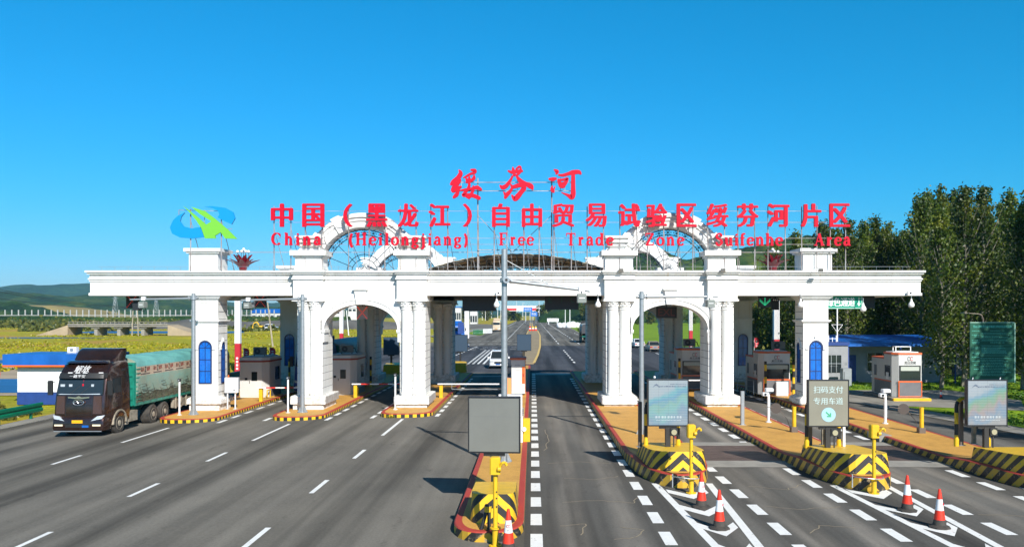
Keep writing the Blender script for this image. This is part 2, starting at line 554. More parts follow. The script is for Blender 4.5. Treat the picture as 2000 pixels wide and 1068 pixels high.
M_BLACK = mat('black_paint', (.022, .022, .022), .5)
M_STEEL = mat('galvanised_steel', (.40, .43, .45), .42, .55, vary=.14, vscale=(2, 2, 6))
M_DARK = mat('dark_metal', (.03, .032, .036), .45, .3)
M_BROWNMETAL = mat('rusty_plate', (.16, .105, .085), .6, .3, vary=.5, vscale=(1.6, 4, 1), bump=.4, bscale=60)
M_RUST = mat('weathered_frame', (.22, .16, .14), .6, .2, vary=.6, vscale=(2, 2, 1.2), col2=(.42, .42, .43))
M_REDSIGN = mat('red_acrylic', (.60, .002, .024), .55, vary=.08, vscale=(1, 1, 1), spec=.2)
M_ORANGE = mat('orange_panel', (.72, .13, .02), .45)
M_PANEL = mat('booth_panel', (.62, .62, .60), .5, vary=.1, vscale=(1.5, 1.5, .8))
M_GREYP = mat('booth_grey_panel', (.16, .16, .17), .5, vary=.2, vscale=(2, 2, 2))
M_GLASS = mat('dark_glass', (.02, .027, .03), .06, 0, spec=.8)
M_GLASSB = mat('blue_window', (.01, .16, .66), .08, 0, spec=.8, vary=.35, vscale=(3, 3, 1.5), bump=.25, bscale=1.5)
M_NAVY = mat('navy_frame', (.01, .03, .12), .45)
M_BLUE = mat('blue_sheet', (.012, .13, .50), .4, vary=.3, vscale=(.8, .8, .5))
M_BLUED = mat('dark_blue_base', (.02, .06, .25), .5, vary=.2)
M_PLASTW = mat('white_plastic', (.8, .8, .8), .4)
M_RUBBER = mat('tyre_rubber', (.028, .026, .024), .85, vary=.4, vscale=(5, 5, 5), col2=(.07, .06, .05))
M_DUST = mat('dusty_metal', (.38, .33, .25), .7, vary=.5, vscale=(4, 4, 4))
M_GREENRAIL = mat('green_rail', (.0, .17, .085), .4, vary=.3, vscale=(.5, .5, 2))
M_SIGNGREEN = mat('green_sign_face', (.0, .28, .17), .4)
M_DKGREEN = mat('dark_green_board', (.0, .085, .045), .55, vary=.12)
M_LEDWHITE = mat('led_text_white', (.42, .52, .50), .5, emit=(.7, .85, .8), estr=.08)
M_LEDRED = mat('led_red', (.55, .04, .03), .5, emit=(1, .08, .03), estr=.35)
M_LEDGREEN = mat('led_green', (.05, .5, .25), .5, emit=(.05, 1, .45), estr=.55)
M_GLOBE = mat('white_globe', (.85, .85, .85), .25)
M_PETAL = mat('red_petal', (.15, .004, .012), .35, coat=.3)
M_CONE = mat('cone_red', (.72, .035, .012), .5)
M_CONEW = mat('cone_white_band', (.75, .75, .75), .35)

def stripes(name, period, slant, absu=True, ca=(.80, .48, .015), cb=(.022, .022, .022), amt=.62):
    m = mat(name, ca, .5)
    nt, b = nodes(m)
    uv = nt.nodes.new('ShaderNodeTexCoord').outputs['UV']
    sp = nt.nodes.new('ShaderNodeSeparateXYZ')
    nt.links.new(uv, sp.inputs[0])
    u = math_node(nt, 'ABSOLUTE', sp.outputs[0]) if absu else sp.outputs[0]
    t = math_node(nt, 'ADD', u, math_node(nt, 'MULTIPLY', sp.outputs[1], slant))
    k = math_node(nt, 'GREATER_THAN', math_node(nt, 'FRACT', math_node(nt, 'DIVIDE', t, period)), .5)
    c = mixc(nt, k, ca, cb)
    n = noise_node(nt, 6, 7, None, None, .75)
    c = mixc(nt, ramp(nt, n, [(amt, (0, 0, 0)), (amt + .06, (1, 1, 1))]), c, (.30, .23, .13))
    nt.links.new(c, b.inputs['Base Color'])
    return m
M_KERB_V = stripes('kerb_stripes_upright', .42, 0, False)
M_KERB_D = stripes('kerb_stripes_slanted', .62, 1.1, True, ca=(.62, .36, .03), amt=.56)
M_CHEV = stripes('chevron_stripes', .52, 1.15, True, amt=.585)
M_BAND = stripes('post_bands', .8, 0, False, amt=.7)
M_BOOM = stripes('boom_red_white', 1.1, 0, False, ca=(.75, .75, .73), cb=(.6, .03, .02), amt=.8)

def foliage(name, c1, c2, c3, trans=.25):
    m = mat(name, c1, .46, spec=.4)
    nt, b = nodes(m)
    oi = nt.nodes.new('ShaderNodeObjectInfo').outputs['Random']
    geo = nt.nodes.new('ShaderNodeNewGeometry')
    tc = nt.nodes.new('ShaderNodeTexCoord').outputs['Object']
    n = noise_node(nt, .55, 4, tc)
    n2 = noise_node(nt, 6.0, 2, tc)
    c = ramp(nt, n, [(.32, c1), (.5, c2), (.68, c3)])
    c = mixc(nt, .8, c, ramp(nt, n2, [(.3, (.55, .6, .5)), (.7, (1.45, 1.35, 1.2))]), 'MULTIPLY')
    v = math_node(nt, 'ADD', math_node(nt, 'MULTIPLY', oi, .5), .75)
    hsn = nt.nodes.new('ShaderNodeHueSaturation')
    nt.links.new(v, hsn.inputs['Value'])
    nt.links.new(c, hsn.inputs['Color'])
    nt.links.new(hsn.outputs[0], b.inputs['Base Color'])
    tr = nt.nodes.new('ShaderNodeBsdfTranslucent')
    nt.links.new(hsn.outputs[0], tr.inputs[0])
    mx = nt.nodes.new('ShaderNodeMixShader')
    mx.inputs[0].default_value = trans
    nt.links.new(b.outputs[0], mx.inputs[1]); nt.links.new(tr.outputs[0], mx.inputs[2])
    nt.links.new(mx.outputs[0], nt.nodes['Material Output'].inputs[0])
    return m
M_LEAF = foliage('poplar_leaves', (.018, .046, .008), (.060, .100, .010), (.18, .20, .022), .30)
M_LEAFY = foliage('sunlit_yellow_leaves', (.07, .09, .015), (.15, .16, .025), (.24, .22, .04))
M_SHRUB = foliage('shrub_leaves', (.04, .065, .014), (.09, .11, .02), (.19, .17, .035))
M_BARK = mat('pale_bark', (.30, .27, .21), .85, vary=.6, vscale=(3, 3, 1.4), bump=.4)

# ------------------------------------------------------------------ ground, road, markings
def grass_mat(name, stops, scale=.05):
    m = mat(name, stops[0], .9, spec=.2)
    nt, b = nodes(m)
    tc = nt.nodes.new('ShaderNodeTexCoord').outputs['Object']
    n = noise_node(nt, scale, 8, tc, (1, .45, 1), .68)
    f = noise_node(nt, 1.6, 6, tc, (1, .5, 1), .7)
    c = ramp(nt, n, [(.3 + .4 * i / (len(stops) - 1), s_) for i, s_ in enumerate(stops)])
    c = mixc(nt, .8, c, ramp(nt, f, [(.3, (.5, .55, .5)), (.7, (1.35, 1.3, 1.2))]), 'MULTIPLY')
    nt.links.new(c, b.inputs['Base Color'])
    bp = nt.nodes.new('ShaderNodeBump'); bp.inputs['Strength'].default_value = .8; bp.inputs['Distance'].default_value = .25
    nt.links.new(f, bp.inputs['Height']); nt.links.new(bp.outputs[0], b.inputs['Normal'])
    return m
M_FIELD = grass_mat('meadow_grass', [(.16, .18, .008), (.46, .38, .012), (.30, .30, .01), (.44, .26, .05), (.28, .29, .01)], .045)
M_LAWN = grass_mat('lawn_grass', [(.10, .18, .008), (.19, .30, .01), (.14, .24, .008)], .06)
M_SAND = mat('river_sand', (.42, .33, .22), .9, vary=.3, vscale=(.2, .2, .2))
M_WATER = mat('river_water', (.02, .11, .30), .45, vary=.3, vscale=(.1, .3, 1), bump=.2, bscale=1.5)

def sheet(pts_xy, dz, name, mats, label=None):
    mb = MB(); mb.face([(x, y, gz(x) + dz) for x, y in pts_xy])
    return struct(mb, name, mats, fix=False)

g = MB()
XS = [-5000, -1200, -400, -150, -80, -50, -30, -7, 0, 30, 60, 200, 600, 5000]
YS = [-80, 0, 40, 80, 120, 160, 220, 300, 420, 600, 900, 1500, 3000, 6000]
V = [[(x, y, gz(x) - .05) for x in XS] for y in YS]
g.add([p for r in V for p in r], [(j * len(XS) + i, j * len(XS) + i + 1, (j + 1) * len(XS) + i + 1, (j + 1) * len(XS) + i)
      for j in range(len(YS) - 1) for i in range(len(XS) - 1)])
struct(g, 'meadow_ground', M_FIELD, fix=False)

def rightedge(y):
    K = [(-40, 24.5), (19, 24.5), (37, 22.4), (51, 19.9), (62, 19.4), (75, 21), (100, 23.5), (140, 22), (165, 16), (200, 13), (400, 16), (560, 19), (720, 24)]
    for (a, xa), (b, xb) in zip(K[:-1], K[1:]):
        if a <= y <= b: return xa + (xb - xa) * (y - a) / (b - a)
    return K[-1][1]
def leftedge(y):
    K = [(-40, -28.3), (60, -28.3), (140, -27), (175, -18), (215, -13.5), (400, -13), (720, -13)]
    for (a, xa), (b, xb) in zip(K[:-1], K[1:]):
        if a <= y <= b: return xa + (xb - xa) * (y - a) / (b - a)
    return K[-1][1]
rd = MB()
YR = [-40, 0, 10, 19, 28, 37, 44, 51, 56, 62, 75, 88, 100, 120, 140, 152, 165, 180, 200, 300, 400, 560, 720]
for y0, y1 in zip(YR[:-1], YR[1:]):
    for xa, xb in ((None, -7), (-7, 0), (0, None)):
        a0 = leftedge(y0) if xa is None else xa; a1 = leftedge(y1) if xa is None else xa
        b0 = rightedge(y0) if xb is None else xb; b1 = rightedge(y1) if xb is None else xb
        rd.face([(a0, y0, gz(a0)), (b0, y0, gz(b0)), (b1, y1, gz(b1)), (a1, y1, gz(a1))])
rd.face([(-5.5, 720, 0), (24, 720, 0), (60, 790, 0), (-40, 790, -.3)])
struct(rd, 'road', M_ASPH, fix=False)
# darker resurfaced stretch behind the gate
nr = MB()
for xa, xb in ((-24, -7), (-7, 0), (0, 19)):
    nr.face([(xa, 77, gz(xa) + .004), (xb, 77, gz(xb) + .004), (xb, 142, gz(xb) + .004), (xa, 142, gz(xa) + .004)])
struct(nr, 'resurfaced_road', M_NEWASPH, fix=False)
# shoulder and lawn on the right
sh = MB(); lw = MB()
YK = [-40, 19, 28, 37, 44, 51, 62, 75, 100, 140, 165, 200, 300, 400, 560, 720]
for y0, y1 in zip(YK[:-1], YK[1:]):
    w0 = 1.7 if y0 < 140 else .3; w1 = 1.7 if y1 < 140 else .3
    sh.face([(rightedge(y0), y0, .02), (rightedge(y0) + w0, y0, .02), (rightedge(y1) + w1, y1, .02), (rightedge(y1), y1, .02)])
    lw.face([(rightedge(y0) + w0 - .1, y0, .012), (400, y0, .012), (400, y1, .012), (rightedge(y1) + w1 - .1, y1, .012)])
struct(sh, 'pavement', M_PAVE, fix=False)
struct(lw, 'lawn', M_LAWN, fix=False)
pv = MB()
pv.face([(21.4, 49, .03), (28, 46.5, .03), (31, 52, .03), (30, 59, .03), (21.2, 59, .03)])
struct(pv, 'path', M_PAVE, fix=False)
lv = MB()
lv.face([(-28.4, -40, gz(-28.4) + .02), (-27.2, -40, gz(-27.2) + .02), (-27.2, 60, gz(-27.2) + .02), (-28.4, 60, gz(-28.4) + .02)])
lv.face([(-19.5, 180, -.2), (-14.2, 205, -.1), (-13.6, 400, -.1), (-17.5, 400, -.1), (-27, 215, -.2)])
struct(lv, 'side_pavement', M_PAVE, fix=False)
vg = MB(); vg.face([(-14.6, 216, -.06), (-13.5, 216, -.06), (-13.4, 262, -.06), (-18.8, 275, -.06), (-19.2, 235, -.06)])
struct(vg, 'grass_verge', M_LAWN, fix=False)

sheet([(-140, 60), (-31.5, 60), (-33, 84), (-50, 96), (-62, 112), (-150, 114)], .0, 'sand_bank', M_SAND)
w = MB()
for poly in ([(-140, 62), (-35, 62), (-34.5, 68), (-38, 75), (-140, 76)], [(-150, 99), (-59, 99), (-58, 102), (-64, 106), (-150, 107)],
             [(-150, 256), (-96, 252), (-92, 262), (-100, 282), (-150, 285)], [(-190, 198), (-118, 201), (-104, 205), (-124, 208), (-190, 207)]):
    w.face([(x, y, gz(x) + .02) for x, y in poly])
struct(w, 'river', M_WATER, fix=False)

mk = MB(); my = MB()
def rect(mb, x0, x1, y0, y1, dz=.008):
    mb.face([(x0, y0, gz(x0) + dz), (x1, y0, gz(x1) + dz), (x1, y1, gz(x1) + dz), (x0, y1, gz(x0) + dz)])
def quadm(mb, pts, dz=.008):
    mb.face([(x, y, gz(x) + dz) for x, y in pts])
for x, starts in ((-6.8, [(37.1, 42.9)]), (-12.4, [(36.3, 41.8)]), (-18.3, [(36.5, 41.2)])):
    for a, b in starts: rect(mk, x - .075, x + .075, a, b)
    y = 31.2
    while y > -10:
        rect(mk, x - .075, x + .075, y, y + 2.0); y -= 6.05
rect(mk, -27.35, -27.2, -40, 60)
def shortdash(x, y0, y1, w=.3, ph=0):
    y = y0 + ph
    while y < y1:
        rect(mk, x - w / 2, x + w / 2, y, y + 1.2); y += 2.05
shortdash(.1, -9.4, 76)
shortdash(3.32, -9.2, 70)
shortdash(6.32, 7.7, 45, ph=.4); shortdash(6.7, 46, 70)
shortdash(9.05, 7.5, 68)
shortdash(11.95, 8.1, 31)
shortdash(12.45, 36, 68)
shortdash(14.65, 9.2, 68)
shortdash(-5.15, 44, 70, .22); shortdash(-8.55, 43.5, 70, .22); shortdash(-10.85, 43, 70, .22); shortdash(-14.2, 43.3, 70, .22)
shortdash(-16.45, 42.8, 70, .22); shortdash(18.25, 20, 70, .2)
# pale strips and gores in front of the island noses
def gore(cx, y0, y1, hw0, hw1, skew=.0):
    for s_ in (-1, 1):
        xa = cx + s_ * hw0 + skew; xb = cx + s_ * hw1
        quadm(mk, [(xb - .11, y1), (xb + .11, y1), (xa + .11, y0), (xa - .11, y0)])
gore(4.85, 26.6, 9, .88, -.02)
gore(10.5, 26.3, 9, .85, .05)
gore(16.4, 26.0, 9, .85, .05)
def chev(cx, y, hw):
    for s_ in (-1, 1):
        quadm(mk, [(cx, y - .62), (cx, y - .05), (cx + s_ * hw, y + .75), (cx + s_ * hw, y + .2)], .0075)
for cx in (4.8, 10.45, 16.4):
    for y, hw in ((25.0, .62), (22.9, .58), (20.9, .5), (18.9, .4)): chev(cx, y, hw)
for s_ in (-1, 1): rect(mk, -1.15 + s_ * .75 - .12, -1.15 + s_ * .75 + .12, 15, 19.1)
# behind the gate
for x, y0, y1 in ((4.8, 150, 560), (8.6, 150, 560), (12.0, 145, 230), (-5.4, 148, 560)):
    y = y0
    while y < y1: rect(mk, x - .12, x + .12, y, y + 6, .02); y += 12 if x > 0 else 11
for y in range(92, 126, 5): rect(mk, 4.62, 4.85, y, y + 2.4, .02)
rect(mk, -11.2, -11.0, 300, 560, .02)
for x in (-7.1, -6.55): 
    for k in range(22): rect(mk, x - .13, x + .13, 90 + k * 1.6, 91.1 + k * 1.6, .02)
for x in (-6.0, -5.4): rect(mk, x - .12, x + .12, 90, 125, .02)
for k in range(16): rect(mk, -11 + .1 * k - .07, -10.86 + .1 * k + .07, 92 + 3 * k, 94 + 3 * k, .02)
for y in (127, 134, 149, 166):
    for k in range(12): rect(mk, -19 + k * 1.55, -18.1 + k * 1.55, y, y + .5, .02)
rect(mk, .3, 9, 75.4, 75.9, .02); rect(mk, -9, -2.4, 72, 72.4, .02)
for k in range(8): rect(mk, 8.2 + k * .1, 8.5 + k * .1, 78 + 6 * k, 80.5 + 6 * k, .02)
for x in (17.2,):
    for y in range(84, 140, 9): rect(mk, x, x + .2, y, y + 4, .02)
struct(mk, 'road_markings', M_LINE, fix=False)

# concrete strips and steel weighing plates across the toll lanes
cs = MB(); wp = MB()
for x0, x1 in ((6.15, 9.45), (12.05, 15.25)):
    rect(cs, x0, x1, 29.4, 30.7, .012); rect(cs, x0, x1, 34.2, 35.1, .012)
    rect(wp, x0 + .05, x1 - .05, 30.7, 34.2, .012)
struct(cs, 'concrete_strip', M_CONC, fix=False)
struct(wp, 'weighing_plate', M_BROWNMETAL, fix=False)
dr = MB(); rect(dr, 0.0, 9.5, 74.2, 75.2, .006)
struct(dr, 'drainage_channel', M_DARK, fix=False)
# crack sealing
ck = MB()
def crack(pts, w=.016):
    P = []
    for (a, b) in zip(pts[:-1], pts[1:]):
        n = 5
        for i in range(n):
            t = i / n
            P.append((a[0] + (b[0] - a[0]) * t + random.uniform(-.06, .06), a[1] + (b[1] - a[1]) * t + random.uniform(-.06, .06)))
    P.append(pts[-1])
    for a, b in zip(P[:-1], P[1:]):
        dx, dy = b[0] - a[0], b[1] - a[1]
        l = math.hypot(dx, dy) or 1
        nx, ny = -dy / l * w, dx / l * w
        quadm(ck, [(a[0] - nx, a[1] - ny), (b[0] - nx, b[1] - ny), (b[0] + nx, b[1] + ny), (a[0] + nx, a[1] + ny)], .006)
for pts in ([(.9, 24), (1.9, 24.2), (2.9, 23.9), (3.2, 24.6)], [(.7, 21.3), (1.4, 21.5), (1.2, 20.4)], [(2.2, 21.2), (2.8, 20.9), (2.6, 20.2), (2.0, 20)],
            [(1.1, 27.5), (2.1, 27.2), (2.9, 27.8)], [(.6, 30.2), (1.7, 30.5), (2.9, 30.1)], [(6.7, 23.5), (7.6, 23.1), (8.8, 23.4)], [(6.9, 26.2), (8.0, 25.7), (8.7, 26.5)],
            [(12.2, 22.5), (13.6, 22.3), (14.4, 22.8)], [(12.3, 25.6), (14.2, 25.4)], [(7.0, 20.6), (7.5, 21.3), (8.3, 21.1)],
            [(11.0, 26.6), (12.2, 24.6)], [(.5, 33), (.7, 36), (.6, 39)]):
    crack(pts)
struct(ck, 'crack_sealing', mat('crack_seal', (.27, .22, .15), .8), fix=False)

# median beyond the gate
md = MB()
L = [(90, -.9), (150, -1.6), (205, -1.6), (270, -1.3), (330, -1.0), (520, -1.6)]
Rr_ = [(90, .15), (108, .7), (135, 1.25), (205, 1.9), (258, 1.75), (330, .2), (520, -.2)]
md.xy([(x, y) for y, x in L] + [(x, y) for y, x in reversed(Rr_)], -.02, .12)
struct(md, 'median', M_OCHRE_D)
ey = MB()
for side in (L, Rr_):
    for (ya, xa), (yb, xb) in zip(side[:-1], side[1:]):
        ey.face([(xa - .14, ya, .125), (xa + .14, ya, .125), (xb + .14, yb, .125), (xb - .14, yb, .125)])
struct(ey, 'median_edge_line', M_LINEY, fix=False)

# ------------------------------------------------------------------ traffic islands
def outline(xl, xr, y0, y1, nl, w=0, n=14, tipx=None):
    """island outline: curved nose towards the camera, square tail; u = signed distance from the nose tip"""
    cx = tipx if tipx is not None else (xl + xr) / 2
    pts = []
    for i in range(n + 1):
        t = math.pi * i / n
        c, s_ = math.cos(t), math.sin(t)
        c = math.copysign(abs(c) ** .8, c)
        hw = (cx - xl) if c > 0 else (xr - cx)
        x = cx - c * (hw - w)
        pts.append((x, y0 + w + nl - (nl) * s_ ** .9))
    pts.append((xr - w, y1 - w))
    pts.insert(0, (xl + w, y1 - w))
    return pts
def island(xl, xr, y0, y1, nl, z0, h, kerb, tipx=None, rise=0):
    mb = MB()
    def H(p):
        t = max(0, min(1, (y0 + 6.0 - p[1]) / 2.6))
        return h + rise * t * t * (3 - 2 * t)
    o = outline(xl, xr, y0, y1, nl, 0, tipx=tipx); a = outline(xl, xr, y0, y1, nl, .03, tipx=tipx)
    b = outline(xl, xr, y0, y1, nl, .19, tipx=tipx)
    n = len(o); mid = n // 2
    d = [0] * n
    for i in range(mid + 1, n): d[i] = d[i - 1] + math.dist(o[i], o[i - 1])
    for i in range(mid - 1, -1, -1): d[i] = d[i + 1] - math.dist(o[i], o[i + 1])
    def split(P):        # extra points along the straight flanks so that the top can rise towards the nose
        out = []
        for i in range(n - 1):
            out.append(P[i])
            if i in (0, n - 2):
                L_ = P[i]; R_ = P[i + 1]
                for k in (range(1, 12)):
                    yy = y1 - (y1 - y0 - 9) * 0 - k * 0
                K = [y0 + 6.0, y0 + 5.2, y0 + 4.6, y0 + 4.0, y0 + 3.4] if rise else []
                if i == n - 2: K = K[::-1]
                for yy in K:
                    if min(L_[1], R_[1]) + .05 < yy < max(L_[1], R_[1]) - .05:
                        t = (yy - L_[1]) / (R_[1] - L_[1]); out.append((L_[0] + (R_[0] - L_[0]) * t, yy))
        out.append(P[-1]); return out
    o2, a2, b2 = split(o), split(a), split(b)
    m_ = min(len(o2), len(a2), len(b2))
    if not (len(o2) == len(a2) == len(b2)): o2, a2, b2 = o, a, b
    n2 = len(o2); tip = min(range(n2), key=lambda i: o2[i][1])
    d = [0] * n2
    for i in range(tip + 1, n2): d[i] = d[i - 1] + math.dist(o2[i], o2[i - 1])
    for i in range(tip - 1, -1, -1): d[i] = d[i + 1] - math.dist(o2[i], o2[i + 1])
    for i in range(n2 - 1):
        p, q, pa, qa = o2[i], o2[i + 1], a2[i], a2[i + 1]
        hp, hq = H(p), H(q)
        mb.face([(*p, z0 - .3), (*q, z0 - .3), (*q, z0 + hq - .03), (*p, z0 + hp - .03)], 0, [(d[i], -.3), (d[i + 1], -.3), (d[i + 1], hq - .03), (d[i], hp - .03)])
        mb.face([(*p, z0 + hp - .03), (*q, z0 + hq - .03), (*qa, z0 + hq), (*pa, z0 + hp)], 1)
        mb.face([(*pa, z0 + hp), (*qa, z0 + hq), (*b2[i + 1], z0 + hq), (*b2[i], z0 + hp)], 1)
    mb.face([(*a2[-1], z0 + h), (*a2[0], z0 + h), (*b2[0], z0 + h), (*b2[-1], z0 + h)], 1)
    mb.face([(*o2[-1], z0 - .3), (*o2[0], z0 - .3), (*o2[0], z0 + h), (*o2[-1], z0 + h)], 1)
    for i in range(n2 // 2):          # top as strips across
        j = n2 - 1 - i
        if j - i < 2: 
            continue
        mb.face([(*b2[i], z0 + H(o2[i])), (*b2[i + 1], z0 + H(o2[i + 1])), (*b2[j - 1], z0 + H(o2[j - 1])), (*b2[j], z0 + H(o2[j]))][:4 if j - 1 > i + 1 else 3], 2)
    return struct(mb, 'traffic_island', [kerb, M_RED, M_OCHRE])
island(-20.0, -16.85, 43.0, 74, 1.3, gz(-18.4), .2, M_KERB_V, -18.6)
island(-14.0, -11.15, 43.1, 74, 1.4, gz(-12.6), .2, M_KERB_V, -12.9)
island(-8.25, -5.4, 43.5, 74, 1.3, gz(-6.9), .2, M_KERB_V, -7.2)
island(-2.0, -.22, 19.75, 84, 1.3, 0, .25, M_KERB_D)
island(3.5, 6.15, 25.9, 76, 5.0, 0, .25, M_KERB_D, 4.75, rise=.17)
island(9.42, 12.05, 25.4, 76, 5.2, 0, .25, M_KERB_D, 10.5, rise=.17)
island(15.15, 17.85, 24.6, 76, 5.4, 0, .25, M_KERB_D, 16.4, rise=.17)
ik = MB(); ik.bbox(22.7, 25.1, 51.75, 56.2, 0, .22, .04)
struct(ik, 'booth_plinth', M_PAVE)
ik = MB(); ik.bbox(22.7, 25.1, 51.5, 51.74, 0, .2, .04)
struct(ik, 'kerb', M_YEL)
nt_ = MB(); nt_.box(14.95, 15.5, 35.3, 36.6, 0, .27)
struct(nt_, 'concrete_patch', M_CONC)

# ------------------------------------------------------------------ hills
def px2x(px, Y): return (px - 1040) * Y / 1600
def pz(py, Y): return 5.5 + (613 - py) * Y / 1600
def hill(name, Y, prof, depth, material, amp=3, fs=.05, x_pad=(0, 0), nx=140, ny=22):
    P = [(px2x(a, Y), pz(b, Y)) for a, b in prof]
    x0, x1 = P[0][0] - x_pad[0], P[-1][0] + x_pad[1]
    def crest(x):
        if x <= P[0][0]: return P[0][1] * max(0, 1 - (P[0][0] - x) / max(1, x_pad[0]))
        for (a, za), (b, zb) in zip(P[:-1], P[1:]):
            if a <= x <= b:
                t = (x - a) / (b - a); t = t * t * (3 - 2 * t)
                return za + (zb - za) * t
        return P[-1][1] * max(0, 1 - (x - P[-1][0]) / max(1, x_pad[1]))
    mb = MB(); vs = []
    for j in range(ny + 1):
        v = j / ny
        y = Y - depth * .55 + depth * 1.2 * v
        f = math.sin(min(1, v / .46) * math.pi / 2) ** .8 if v < .46 else max(0, math.cos((v - .46) / .54 * math.pi / 2))
        for i in range(nx + 1):
            x = x0 + (x1 - x0) * i / nx
            x *= 1
            nzv = noise.fractal(Vector((x * fs, y * fs, 0)), 1.0, 2.0, 5)
            z = crest(x * Y / Y) * f - 1 + nzv * amp * min(1, f * 3)
            vs.append((x, y, z))
    mb.add(vs, [(j * (nx + 1) + i, j * (nx + 1) + i + 1, (j + 1) * (nx + 1) + i + 1, (j + 1) * (nx + 1) + i) for j in range(ny) for i in range(nx)])
    return struct(mb, name, material, smooth=60)
def forest_mat(name, a, b_, c_, s1=.03, s2=.35):
    m = mat(name, a, .9, spec=.15)
    nt, b = nodes(m)
    n1 = noise_node(nt, s1, 7, None, None, .65)
    n2 = noise_node(nt, s2, 5, None, None, .75)
    c = ramp(nt, n1, [(.35, a), (.5, b_), (.66, c_)])
    c = mixc(nt, .85, c, ramp(nt, n2, [(.35, (.35, .4, .4)), (.65, (1.5, 1.4, 1.2))]), 'MULTIPLY')
    nt.links.new(c, b.inputs['Base Color'])
    bp = nt.nodes.new('ShaderNodeBump'); bp.inputs['Strength'].default_value = 1; bp.inputs['Distance'].default_value = 2.0
    nt.links.new(n2, bp.inputs['Height']); nt.links.new(bp.outputs[0], b.inputs['Normal'])
    return m
M_FAR = forest_mat('far_forest', (.012, .045, .03), (.02, .065, .035), (.04, .09, .035), .006, .05)
M_FOREST = forest_mat('forest_canopy', (.008, .028, .010), (.024, .062, .014), (.075, .105, .02), .022, .10)
hill('far_hills', 3000, [(-160, 575), (-60, 566), (0, 564), (15, 562), (30, 558), (60, 563), (90, 561), (126, 556), (174, 555), (230, 562), (320, 574), (440, 590), (560, 594), (700, 600), (860, 606)],
     900, M_FAR, 22, .006, (500, 500), 160, 20)
hill('wooded_hills', 1500, [(-160, 585), (-60, 574), (0, 571), (60, 577), (110, 580), (150, 580), (200, 574), (270, 576), (330, 582), (367, 590), (450, 597), (600, 604), (760, 609)],
     500, M_FOREST, 9, .012, (300, 200), 170, 20)
M_TAN = mat('dry_field', (.30, .23, .07), .9, vary=.35, vscale=(.02, .02, .02))
hill('field_slope', 950, [(30, 606), (60, 594), (110, 594), (150, 598), (190, 603), (230, 611)], 120, M_TAN, 1.2, .02, (20, 20), 60, 12)
hill('wooded_knoll', 760, [(-200, 580), (-60, 584), (0, 588), (30, 590), (50, 598), (68, 609)], 130, M_FOREST, 4, .04, (60, 10), 90, 16)
hill('wooded_hillside', 650, [(1075, 606), (1095, 592), (1118, 550), (1141, 518), (1180, 501), (1230, 490), (1290, 495), (1340, 508), (1400, 500), (1440, 493), (1478, 481), (1552, 467), (1620, 462), (1700, 470), (1850, 462), (2050, 470), (2300, 480)],
     280, M_FOREST, 5.5, .045, (10, 100), 260, 40)
em = MB()
em.loft([[(x, 392, -.6), (x, 399, 4.3 + .4 * math.sin(x * .07)), (x, 404, 4.3 + .4 * math.sin(x * .07)), (x, 412, -.6)] for x in range(-330, -85, 6)], cap=True)
struct(em, 'railway_embankment', M_FOREST)
bk = MB(); 
vs = []
for j in range(9):
    for i in range(41):
        x = -190 + i * 4.5; y = 318 + j * 5
        vs.append((x, y, -.5 + max(0, math.sin(j / 8 * math.pi)) * (3.2 + 2.5 * noise.noise(Vector((x * .04, y * .05, 3)))) * math.sin(i / 40 * math.pi) ** .4))
bk.add(vs, [(j * 41 + i, j * 41 + i + 1, (j + 1) * 41 + i + 1, (j + 1) * 41 + i) for j in range(8) for i in range(40)])
struct(bk, 'earth_bank', mat('grey_earth', (.16, .15, .13), .9, vary=.5, vscale=(.08, .08, .08)), smooth=60)

